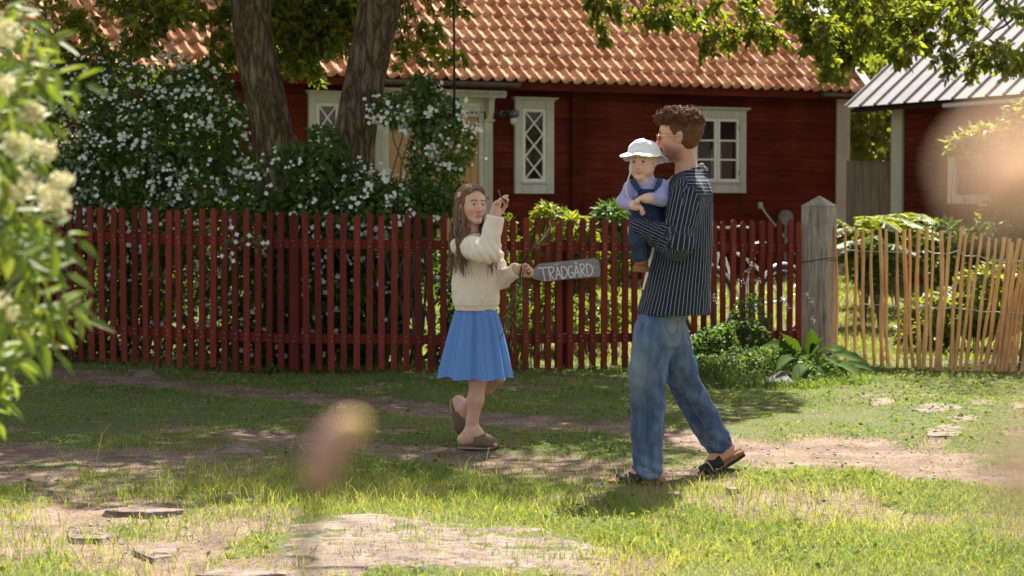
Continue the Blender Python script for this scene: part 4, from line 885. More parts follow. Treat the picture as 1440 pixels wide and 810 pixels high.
sprays('foliage', [[(1110, -20), (1130, 30), (1150, 60)], [(1140, -20), (1160, 30), (1175, 70), (1185, 100)], [(1170, -20), (1180, 30), (1200, 80)], [(1150, 20), (1165, 60), (1175, 105)], [(1130, 30), (1150, 70), (1160, 90), (1185, 118)], [(1200, -20), (1210, 30), (1215, 60)], [(1100, 0), (1130, 20), (1170, 40)], [(1185, 20), (1200, 60), (1205, 95)]], 19.2, 85, .08, .046, M_leaf_yel, ap, base, .10, .5, 9, every=7)
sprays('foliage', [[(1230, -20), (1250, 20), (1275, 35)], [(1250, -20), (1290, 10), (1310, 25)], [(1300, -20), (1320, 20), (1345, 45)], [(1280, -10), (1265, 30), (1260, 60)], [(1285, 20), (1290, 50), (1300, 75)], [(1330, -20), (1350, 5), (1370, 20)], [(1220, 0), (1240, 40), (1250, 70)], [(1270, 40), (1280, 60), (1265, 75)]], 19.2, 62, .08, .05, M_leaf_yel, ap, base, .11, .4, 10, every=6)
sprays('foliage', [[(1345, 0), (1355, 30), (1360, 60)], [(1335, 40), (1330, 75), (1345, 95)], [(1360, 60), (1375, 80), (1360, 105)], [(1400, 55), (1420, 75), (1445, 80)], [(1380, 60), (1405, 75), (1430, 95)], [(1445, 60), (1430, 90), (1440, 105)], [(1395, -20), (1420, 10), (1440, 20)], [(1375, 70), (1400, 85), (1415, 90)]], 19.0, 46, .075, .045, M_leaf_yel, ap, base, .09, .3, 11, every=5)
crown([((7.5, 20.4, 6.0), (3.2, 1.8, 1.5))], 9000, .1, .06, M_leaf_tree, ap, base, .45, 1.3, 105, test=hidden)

# --- trees beyond the buildings
def far_tree(x, y, h, rx, n, label, seed, z0=1.0):
    b = Vector((x, y, .3)); t = empty('far_tree', b); tag(t, label, 'tree', 'trees beyond the buildings')
    trunk_mesh([(x, y, 0), (x, y, h * .3), (x + .2, y, h * .6)], [.3, .24, .12], 'trunk', M_bark, t, b, seed, nk=16)
    rs = random.Random(seed); bl = [((x + rs.uniform(-.6, .6) * rx, y + rs.uniform(-.4, .4) * rx, z0 + (h - z0) * (i + .5) / 9), (rx * rs.uniform(.5, .8), rx * rs.uniform(.5, .7), h * .17)) for i in range(9)]
    crown(bl, n, .15, .10, M_leaf_bg, t, b, .46, .9, seed, down=.3, shell=.6, upw=.25)
far_tree(6.2, 38, 8, 2.4, 24000, 'light green tree seen in the gap between the two roofs', 111)
far_tree(8.6, 41, 9, 3.0, 20000, 'bushy tree rising behind the ribbed shed roof', 113)
far_tree(5.25, 31.2, 3.2, .9, 5200, 'sunlit shrubby tree seen under the shed eave above the board fence', 115, .4)
far_tree(6.0, 33.0, 4.2, 1.2, 6000, 'yellowish green tree close behind the grey board fence', 116, .4)
far_tree(13.5, 40, 10, 3.5, 9000, 'tall tree beyond the right end of the shed', 117)
far_tree(2.6, 44, 9.5, 3.2, 7000, 'tall tree behind the cottage roof ridge', 118, 4)
far_tree(-6.5, 41, 11, 3.6, 9000, 'big leafy tree standing behind the left half of the cottage', 119, 4)
# unseen tree, added so its leaves dapple the left of the tiled roof
b = Vector((-4.9, 29.8, .3)); t = empty('dapple_tree', b); tag(t, 'unseen tree added behind the left end of the tiled roof to dapple it', 'tree')
# a slender crown reaching over the ridge
trunk_mesh([(-4.9, 32.4, 0), (-4.9, 32.3, 4), (-4.8, 31.6, 7.5)], [.22, .18, .08], 'trunk', M_bark, t, b, 31, nk=16)
crown([((-4.6, 30.4, 8.4), (2.2, 2.0, 1.6)), ((-6.6, 30.2, 8.0), (2.2, 2, 1.6)), ((-2.6, 31, 8.8), (1.2, 1.5, 1.0))], 7000, .17, .11, M_leaf_tree, t, b, .46, .8, 121, test=hidden)

# --- mock orange bushes in flower behind the fence
def bush(name, label, blobs, nl, nf, L0, seed, base, sizes=(.062, .038), mat=None, flower=True, gap=.35, stems=10, cat='bush'):
    b = Vector(base); t = empty(name, b); tag(t, label, cat)
    q = MB(); rs = random.Random(seed)
    for i in range(stems):
        bl = rs.choice(blobs); e = Vector(bl[0]) + Vector([rs.uniform(-.7, .7) * r for r in bl[1]]); limb(q, b + Vector((rs.uniform(-.3, .3), rs.uniform(-.1, .1), -.1)), e, .014, .005, -.1, seed * 50 + i, base=b)
    q.build('stems', M_twig, t)
    crown(blobs, nl, sizes[0], sizes[1], mat or M_jas, t, b, gap, 2.6, seed, 'h', down=.25, shell=.45, name='leaves')
    if flower:
        p, d = blob_points(blobs, nf * 4, .93); kp = (d[:, 1] < .45) & (fbm(p[:, 0] * 2.2, p[:, 1] * 2.2, p[:, 2] * 2.2, seed + 3, 3) > .40); p = (p + d * .04)[kp][:nf]; d = d[kp][:nf]
        # each flower head: a few blossoms of four petals
        C_ = []; A_ = []; N_ = []
        for i in range(len(p)):
            for j in range(rs.choice((1, 2, 3, 4, 5))):
                c = Vector(p[i]) + Vector([rs.gauss(0, .026) for _ in range(3)]); f = Vector((d[i][0] * .5 + rs.gauss(0, .4), d[i][1] - .6 + rs.gauss(0, .3), d[i][2] * .5 + .3 + rs.gauss(0, .4))).normalized(); u = f.orthogonal().normalized(); u.rotate(Matrix.Rotation(rs.uniform(0, 3.1), 3, f)); w_ = f.cross(u)
                for a in (u, w_, -u, -w_): C_.append(tuple(c)); A_.append(tuple(a + f * .25)); N_.append(tuple(f))
        C_, A_, N_ = map(np.array, (C_, A_, N_)); _s = np.repeat(.012 + .011 * RNG.random(len(C_) // 4), 4); V_, Fc, k = leafgeo(C_, A_, N_, _s, _s, 'p')
        npmesh('blossoms', V_, Fc, M_petal, t, off=tuple(b))['kind'] = 'stuff'
    return t
def B3(px, py, rx, ry, Y, ry3=.6): c = P(px, py, Y); return ((c.x, c.y, c.z), (rx * Y / F, ry3, ry * Y / F))
bush('mock_orange_bush', 'largest dark bush covered in white blossom left of the straight trunk', [B3(110, 180, 85, 105, 18.6), B3(200, 155, 100, 90, 18.7), B3(275, 175, 70, 75, 18.5), B3(150, 270, 110, 90, 18.3), B3(265, 300, 100, 80, 18.2), B3(60, 250, 70, 130, 18.5), B3(240, 230, 120, 90, 18.3), B3(110, 400, 130, 110, 18.2, .5), B3(270, 400, 120, 110, 18.2, .5), B3(200, 440, 190, 90, 18.5, .6)], 30000, 1250, 0, 131, (-3.4, 18.5, .1))
bush('mock_orange_bush', 'low white blossoming bush between the two big trunks', [B3(420, 270, 65, 65, 17.5, .3), B3(380, 300, 60, 70, 17.5, .3), B3(480, 300, 60, 65, 17.4, .3), B3(450, 215, 40, 35, 17.4, .25), B3(400, 420, 110, 95, 17.7, .45), B3(480, 430, 90, 90, 17.7, .45)], 13000, 260, 0, 133, (-1.7, 17.6, .1))
bush('mock_orange_bush', 'arching white blossoming bush in front of the pine door', [B3(575, 155, 50, 26, 17.4, .22), B3(612, 165, 34, 36, 17.4, .22), B3(640, 205, 26, 34, 17.4, .2), B3(560, 295, 75, 38, 17.4, .3), B3(615, 265, 34, 40, 17.4, .2), B3(520, 290, 50, 42, 17.4, .3), B3(592, 120, 18, 16, 17.4, .15), B3(590, 215, 16, 40, 17.4, .12)], 4600, 250, 0, 135, (-.9, 17.5, .1), gap=.43, stems=26)
bush('garden_bush', 'dark leafy undergrowth behind the fence left of the girl', [B3(520, 400, 70, 90, 17.9, .5), B3(600, 420, 70, 90, 17.9, .5), B3(680, 440, 60, 70, 17.9, .4), B3(560, 480, 130, 45, 17.6, .3)], 8500, 50, 0, 137, (-.7, 17.8, .1), (.075, .045), gap=.45)
# blossom twig poking through the fence
tw = empty('blossom_twig', P(345, 345, 16.55)); tag(tw, 'small twig of white blossoms poking out between the fence pickets', 'twig')
b = Vector(tw.location); q = MB(); q.tube([P(300, 345, 17.2) - b, P(325, 338, 16.7) - b, P(345, 340, 16.55) - b, P(372, 342, 16.5) - b], [.006, .005, .004, .003], 5); q.tube([P(325, 338, 16.7) - b, P(312, 358, 16.55) - b], [.004, .002], 5); q.build('stem', M_twig, tw)
fl = [(326, 320), (333, 330), (350, 331), (349, 344), (370, 342), (376, 341), (312, 360), (327, 356), (328, 367), (332, 340)]; cs = []; ax_ = []; nr_ = []; rs = random.Random(4)
for a in fl:
    c = P(a[0], a[1], 16.48); f = Vector((rs.gauss(0, .4), -1, rs.gauss(.2, .4))).normalized(); u = f.orthogonal().normalized(); u.rotate(Matrix.Rotation(rs.uniform(0, 3), 3, f)); w_ = f.cross(u)
    for d_ in (u, w_, -u, -w_): cs.append(tuple(c)); ax_.append(tuple(d_ + f * .2)); nr_.append(tuple(f))
V_, Fc, k = leafgeo(np.array(cs), np.array(ax_), np.array(nr_), .019, .019, 'p'); npmesh('blossoms', V_, Fc, M_petal, tw, off=tuple(b))
c = np.array([tuple(P(rs.uniform(318, 374), rs.uniform(330, 350), 16.52)) for _ in range(26)]); leafobj('leaves', c, rdir(26, (0, -.5, -.3)), rdir(26, (0, -.6, .8)), .05, .03, RNG.random(26), M_jas, tw, 'h', off=tuple(b))

# --- plants along the cottage
def herb(name, label, blobs, n, ls, mat, seed, gap=.35, cat='plant', stems=12, group=None):
    b = Vector(blobs[0][0]); b.z = gzf(b.x, b.y); t = empty(name, b); tag(t, label, cat, group); q = MB(); rs = random.Random(seed)
    for i in range(stems):
        bl = rs.choice(blobs); e = Vector(bl[0]) + Vector([rs.uniform(-.6, .6) * r for r in bl[1]]); limb(q, Vector((e.x + rs.uniform(-.1, .1), e.y, b.z - .05)), e, .008, .003, 0, seed * 70 + i, base=b)
    q.build('stems', M_twig, t); crown(blobs, n, ls[0], ls[1], mat, t, b, gap, 3.2, seed, 'h', down=.35, shell=.3, name='leaves'); return t
herb('garden_shrub', 'sunlit yellow green shrub above the fence right of the girl', [B3(788, 330, 45, 34, 19.6, .3), B3(770, 380, 50, 50, 19.6, .3), B3(815, 370, 35, 50, 19.6, .3), B3(770, 300, 16, 12, 19.6, .15)], 4200, (.085, .035), M_leaf_yel, 151, .42)
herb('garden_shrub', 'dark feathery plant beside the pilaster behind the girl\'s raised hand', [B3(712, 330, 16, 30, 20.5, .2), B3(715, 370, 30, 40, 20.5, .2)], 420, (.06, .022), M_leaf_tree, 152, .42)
herb('garden_shrub', 'green ferny bush behind the fence left of the man\'s arm', [B3(862, 305, 26, 20, 20.5, .3), B3(866, 350, 32, 45, 20.5, .3)], 2400, (.07, .03), M_jas, 153, .35)
herb('garden_shrub', 'low bright leaves between the pickets under the arrow sign', [B3(800, 440, 90, 40, 19, .3), B3(700, 470, 70, 30, 18.8, .3)], 2200, (.08, .04), M_leaf_yel, 154, .48)
def fern(cx, cy, Y, n, ln, label, seed, mat, name='fern', droop=.5, width=.3):
    """fronds with paired leaflets arching out of one crown"""
    b = P(cx, cy, Y); b = Vector((b.x, Y, gzf(b.x, Y))); t = empty(name, b); tag(t, label, 'fern'); rs = random.Random(seed); q = MB(); cs = []; axs = []; nrs = []; Ls = []
    top = P(cx, cy, Y).z
    for i in range(n):
        an = rs.uniform(0, 6.283); l = ln * rs.uniform(.7, 1.1); o = Vector((math.cos(an), math.sin(an) * .7, 0)); pts = []; h = (top - b.z) * rs.uniform(.75, 1.0)
        for k in range(13):
            s = k / 12; pts.append(b + o * l * s ** 1.2 + Vector((0, 0, h * (1 - (1 - min(s / .65, 1)) ** 2) - droop * l * max(0, s - .45) ** 1.5)))
        q.tube([p - b for p in pts], [.005 * (1 - .8 * k / 12) for k in range(13)], 4)
        for k in range(3, 13):
            for sg in (-1, 1):
                for sub in (0, .5):
                    p = pts[k - 1].lerp(pts[k], sub); tt = (pts[k] - pts[k - 1]).normalized(); sd_ = tt.cross(Vector((0, 0, 1))).normalized() * sg
                    cs.append(tuple(p)); axs.append(tuple(sd_ + tt * .5 - Vector((0, 0, .15)))); nrs.append((0, 0, 1)); Ls.append(width * l * math.sin(math.pi * min(1, (k - 1 + sub) / 12.5)) ** .8 * .9 + .01)
    q.build('stems', M_twig, t); Ls = np.array(Ls); leafobj('fronds', np.array(cs), np.array(axs), np.array(nrs), Ls, Ls * .34, np.clip(RNG.normal(size=len(Ls)) * .15 + .55, 0, 1), mat, t, 'h', off=tuple(b)); return t
fern(1218, 300, 22.0, 26, .55, 'lush sunlit fern behind the paling next to the grey post', 161, M_leaf_yel)
fern(1262, 296, 23.0, 22, .5, 'pale green ferny plant behind the paling before the board fence', 162, M_leaf_yel)
fern(1236, 330, 21.6, 20, .5, 'darker fern low behind the palings right of the post', 163, M_jas)
herb('garden_plant', 'dense green leaves behind the right end of the paling', [B3(1340, 440, 70, 30, 19.5, .3), B3(1400, 420, 60, 50, 19.5, .3), B3(1300, 470, 40, 20, 19.3, .2)], 3600, (.09, .045), M_leaf_bg, 155, .42)
herb('climbing_plant', 'creeper with pale sunlit leaves climbing over the shed window', [B3(1400, 195, 50, 18, 24.2, .25), B3(1355, 205, 22, 12, 24.3, .2), B3(1430, 165, 22, 22, 24, .2), B3(1415, 230, 35, 22, 24, .25), B3(1420, 320, 40, 60, 24, .3)], 3200, (.10, .055), M_leaf_bg, 156, .38, 'creeper')
herb('garden_shrub', 'shaded shrub low between the paling and the shed wall', [B3(1330, 350, 60, 40, 23.5, .4), B3(1420, 345, 60, 50, 23.3, .4), B3(1230, 360, 40, 45, 23.8, .3)], 4000, (.09, .045), M_jas, 157, .35)

# --- bicycle parked behind the fence
def wheel(c, r, parent, b, yaw):
    u = Vector((math.cos(yaw), math.sin(yaw), 0)); q = MB(); circ = lambda rr_, n_=40: [c + (u * math.cos(6.2832 * i / n_) + Vector((0, 0, 1)) * math.sin(6.2832 * i / n_)) * rr_ - b for i in range(n_ + 1)]
    wh = empty('wheel', c - b); wh.parent = parent; cb_ = c - b
    def put(mb, nm, mat): mb.v = [tuple(Vector(v) - cb_) for v in mb.v]; return mb.build(nm, mat, wh, True)
    q.tube(circ(r), .02, 8, caps=False); put(q, 'tyre', M_blk); q = MB(); q.tube(circ(r - .03), .009, 6, caps=False); put(q, 'rim', M_chrome); q = MB()
    for i in range(18): a = 6.2832 * i / 18; q.tube([cb_, cb_ + (u * math.cos(a) + Vector((0, 0, 1)) * math.sin(a)) * (r - .03)], .0015, 4)
    q.tube([cb_ - Vector((-u.y, u.x, 0)) * .04, cb_ + Vector((-u.y, u.x, 0)) * .04], .02, 8); put(q, 'spokes', M_chrome)
    q = MB(); q.tube([c + (u * math.cos(a) + Vector((0, 0, 1)) * math.sin(a)) * (r + .035) - b for a in np.linspace(R(20), R(165), 16)], .018, 6); q.build('mudguard', M_chrome, parent, True)
m, N, L, B = newmat('chrome'); B.inputs['Base Color'].default_value = (.75, .74, .72, 1); B.inputs['Metallic'].default_value = .9; B.inputs['Roughness'].default_value = .25; M_chrome = m
M_bike = noisy('pale_frame_paint', (.6, .58, .55), (.68, .66, .62), 10, rough=.3, bs=0)
yb = 20.6; w1 = P(1086, 382, yb + .3); w0_ = P(1012, 382, yb - .2); bb_ = Vector(((w0_.x + w1.x) / 2, yb, gzf(3, yb))); yaw_ = math.atan2((w1 - w0_).y, (w1 - w0_).x)
r_w = .33; w0_.z = w1.z = bb_.z + r_w + .02
# true wheelbase along the frame's own direction
dirb = Vector((math.cos(R(40)), math.sin(R(40)), 0)); mid = (w0_ + w1) / 2; w0_ = mid - dirb * .52; w1 = mid + dirb * .52
bike = empty('bicycle', bb_); tag(bike, 'bicycle with shiny mudguards parked in the garden behind the red pickets', 'bicycle')
wheel(w0_, r_w, bike, bb_, R(40)); wheel(w1, r_w, bike, bb_, R(40))
q = MB(); up = Vector((0, 0, 1)); bbk = mid + up * -.05 - dirb * .05; seat_t = bbk + up * .48 + dirb * .16; head = w0_ + up * .52 + dirb * .18
for a, b_ in ((bbk, seat_t), (bbk, head), (seat_t - up * .06, head + up * .05), (bbk, w1), (seat_t - up * .06, w1), (head + up * .1, w0_)): q.tube([a - bb_, b_ - bb_], .014, 7)
q.build('frame', M_bike, bike, True)
side = Vector((-dirb.y, dirb.x, 0)); hb_ = head + up * .2; q = MB(); q.tube([head + up * .08 - bb_, hb_ - bb_], .012, 6); q.tube([hb_ + side * .28 + dirb * .14 - bb_, hb_ + side * .22 + up * .02 - bb_, hb_ - bb_, hb_ - side * .22 + up * .02 - bb_, hb_ - side * .28 + dirb * .14 - bb_], .011, 6); q.build('handlebar', M_chrome, bike, True)
q = MB(); q.tube([seat_t - dirb * .13 + up * .1 - bb_, seat_t + up * .1 - bb_, seat_t + dirb * .12 + up * .1 - bb_], [.02, .05, .07], 8); q.tube([seat_t - bb_, seat_t + up * .1 - bb_], .012, 6); q.build('saddle', M_blk, bike, True)
q = MB(); q.tube([bbk - side * .09 + dirb * .15 - bb_, bbk - side * .09 - bb_, bbk + side * .09 - bb_, bbk + side * .09 - dirb * .15 - bb_], .009, 6); q.tube([bbk + side * .05 + (dirb * math.cos(a) + up * math.sin(a)) * .09 - bb_ for a in np.linspace(0, 6.2832, 20)], .006, 5); q.build('crank', M_chrome, bike, True)

# --- weeds and long grass at the foot of the fence beside the gate post
def grass_clump(name, label, cs, n, h, wd, mat, seed, lean=.6, cat='grass clump', col=(.2, .5)):
    rs = np.random.default_rng(seed); b = G(*cs[0][:2]); b = Vector((b.x, b.y, gzf(b.x, b.y))); V_ = []; A_ = []; K = 6
    tot = sum(c[2] for c in cs)
    for c in cs:
        g = G(c[0], c[1]); k = int(n * c[2] / tot); x = g.x + rs.normal(size=k) * .09 * c[3]; y = g.y + rs.normal(size=k) * .09; z = gz(x, y)
        H_ = h * (.4 + .7 * rs.random(k)) * c[4]; th = rs.random(k) * 6.283; ph = rs.random(k) * 6.283; ln = H_ * lean * (.2 + rs.random(k)); w_ = wd * (.6 + .7 * rs.random(k))
        for j in range(K + 1):
            t = j / K; cx = x + np.cos(ph) * ln * t ** 2; cy = y + np.sin(ph) * ln * t ** 2 * .6; cz_ = z - .02 + H_ * (t - .35 * lean * t ** 3 * (.3 + rs.random()))
            ww = w_ * (1 - t ** 2) * .5 + .0003
            V_.append(np.stack([cx - np.cos(th) * ww, cy - np.sin(th) * ww, cz_], 1)); V_.append(np.stack([cx + np.cos(th) * ww, cy + np.sin(th) * ww, cz_], 1))
        A_.append((k, rs.random(k) * (col[1] - col[0]) + col[0]))
    # stitch per clump
    Fc = []; Vo = []; Ao = []; o = 0; i0 = 0
    for (k, a) in A_:
        blk = np.stack(V_[i0:i0 + 2 * (K + 1)], 1); i0 += 2 * (K + 1); Vo.append(blk.reshape(-1, 3)); Ao.append(np.repeat(a, 2 * (K + 1)))
        ii = o + np.arange(k)[:, None] * 2 * (K + 1)
        for j in range(K): Fc.append(ii + [2 * j, 2 * j + 1, 2 * j + 3, 2 * j + 2])
        o += k * 2 * (K + 1)
    ob = npmesh(name, np.concatenate(Vo), np.concatenate(Fc), mat, attrs={'v': np.concatenate(Ao)}, off=tuple(b)); ob.location = b; tag(ob, label, cat); return ob
M_long = leafmat('long_grass', (.035, .06, .015), (.07, .115, .025), (.16, .19, .06), trans=.4)
grass_clump('grass_clump', 'dense tall dark weedy grass at the fence foot right of the man', [(1000, 515, 1, 2, 1.0), (1030, 520, 1.2, 2, 1.1), (1070, 525, 1.2, 2, 1.0), (990, 535, 1, 2, .9), (1040, 545, 1, 2.5, .7), (1100, 520, 1, 2, .9), (1120, 530, .8, 2, .7)], 2300, .32, .008, M_long, 171, .9)
grass_clump('grass_clump', 'light green grass clump below the gate post', [(1150, 530, 1, 1.6, 1), (1175, 540, .8, 1.4, .8), (1130, 545, .7, 1.5, .7)], 700, .16, .010, M_grass, 172, .9, col=(.3, .6))
grass_clump('grass_clump', 'tuft of long grass growing against the pickets near the girl', [(715, 522, 1, .8, 1), (735, 524, .5, .8, .6)], 90, .75, .006, M_long, 173, .35)
herb('wild_weeds', 'leggy weeds with small pale flowers before the right part of the red fence', [B3(1040, 488, 60, 34, 17.0, .2), B3(1000, 500, 40, 40, 16.9, .2), B3(1055, 445, 26, 28, 17.3, .1), B3(1100, 500, 50, 30, 17.0, .2), B3(1020, 525, 60, 30, 16.3, .25), B3(1085, 520, 60, 32, 16.4, .3), B3(1135, 530, 45, 22, 16.2, .25), B3(1165, 520, 30, 16, 16.6, .2)], 10000, (.05, .024), M_jas, 174, .45, 'weeds', 26)
cs = []; rs = random.Random(12)
for (a, b_) in ((1040, 400), (1052, 382), (1057, 372), (1050, 395), (1067, 394), (1100, 422), (1135, 415), (1142, 425), (1000, 372), (1005, 420), (1025, 455), (1052, 475), (1032, 480), (1036, 461), (1107, 432), (1143, 450)): cs.append(P(a, b_, 17.1))
wf_ = empty('wild_flowers', Vector((cs[0].x, 17.1, 0))); tag(wf_, 'thin weed stalks with tiny pale flower heads rising beside the gate post', 'wildflowers'); b = Vector(wf_.location); q = MB(); C_ = []; A_ = []; N_ = []
for c in cs:
    q.tube([Vector((c.x + rs.uniform(-.1, .1), 17.1, 0)) - b, Vector((c.x + rs.uniform(-.03, .03), 17.1, c.z * .5)) - b, c - b], [.004, .003, .002], 4)
    for j in range(14): C_.append(tuple(c + Vector([rs.gauss(0, .014) for _ in range(3)]))); A_.append(tuple(Vector([rs.gauss(0, 1) for _ in range(3)]))); N_.append((0, -1, .3))
q.build('stems', M_twig, wf_); M_pf = noisy('pale_flower', (.5, .42, .45), (.65, .58, .58), 30, bs=0)
for i in range(len(cs)): V_, Fc, k = leafgeo(np.array(C_[i * 14:i * 14 + 14]), np.array(A_[i * 14:i * 14 + 14]), np.array(N_[i * 14:i * 14 + 14]), .012, .01, 'p'); npmesh('flower_head', V_, Fc, M_pf, wf_, off=tuple(b))

M_dock = leafmat('dock_leaf', (.022, .05, .010), (.045, .085, .016), (.08, .13, .025), trans=.35, spec=.05, rough=.8)
def bigleaf(name, label, specs, mat, seed, cat):
    """broad leaves, each a curved blade on a stalk; spec: base px,py, tip px,py, width px, distance"""
    rs = random.Random(seed); b = G(specs[0][0], specs[0][1]); b = Vector((b.x, b.y, gzf(b.x, b.y))); t = empty(name, b); tag(t, label, cat)
    for (bx, by, tx, ty, wpx, Y, lift) in specs:
        a = P(bx, by, Y); e = P(tx, ty, Y - .35 * rs.random() - .1); n_ = 10; V_ = []; L_ = (e - a).length; d = (e - a).normalized(); sd_ = d.cross(Vector((0, -.6, .8))).normalized(); nr = sd_.cross(d)
        for i in range(n_ + 1):
            s = i / n_; w_ = wpx * Y / F * .5 * (math.sin(math.pi * min(1, s * .93 + .05)) ** .75); c = a.lerp(e, s) + Vector((0, 0, lift * math.sin(math.pi * s)))
            for k, f in enumerate((-1, -.5, 0, .5, 1)): V_.append(c + sd_ * w_ * f * (1 + .06 * math.sin(i * 2.6 + f)) + nr * w_ * (.35 * abs(f) + .08 * math.sin(i * 1.9 + f * 3)))
        V_ = [tuple(v - b) for v in V_]; Fc = [(i * 5 + k, i * 5 + k + 1, i * 5 + k + 6, i * 5 + k + 5) for i in range(n_) for k in range(4)]
        npmesh('leaf', np.array(V_), np.array(Fc), mat, t, True, attrs={'v': [rs.uniform(.3, .8)] * len(V_)})
    return t
bigleaf('broad_leaved_weed', 'broad leaved weed with big sunlit leaves at the foot of the gate post', [
    (1160, 500, 1226, 520, 17, 16.4, .05), (1165, 510, 1212, 531, 19, 16.1, .03), (1150, 495, 1205, 512, 16, 16.6, .06), (1140, 500, 1140, 462, 22, 16.6, .0), (1120, 500, 1100, 470, 26, 16.6, .02), (1150, 500, 1182, 488, 14, 16.6, .03),
    (1130, 510, 1075, 485, 20, 16.4, .05), (1135, 515, 1115, 540, 18, 16.1, .04), (1150, 515, 1170, 545, 16, 15.9, .03), (1160, 505, 1192, 530, 12, 16.1, .04), (1140, 495, 1160, 475, 14, 16.6, .02), (1120, 505, 1092, 520, 16, 16.2, .04), (1175, 512, 1232, 524, 12, 16.2, .03)], M_dock, 5, 'weed')
bigleaf('dock_plant', 'single round light leaf among the dark weeds right of the man', [(1044, 540, 1037, 514, 15, 16.4, 0), (1046, 545, 1052, 528, 10, 16.4, 0), (1040, 545, 1030, 532, 9, 16.3, 0)], M_dock, 6, 'weed')
bigleaf('dock_plant', 'low dark broad leaves at the foot of the pickets on the left', [(372, 527, 350, 515, 9, 16.4, .01), (378, 527, 392, 514, 10, 16.4, .01), (380, 528, 382, 510, 9, 16.4, .01), (368, 529, 358, 524, 8, 16.3, 0)], M_jas, 7, 'weed')
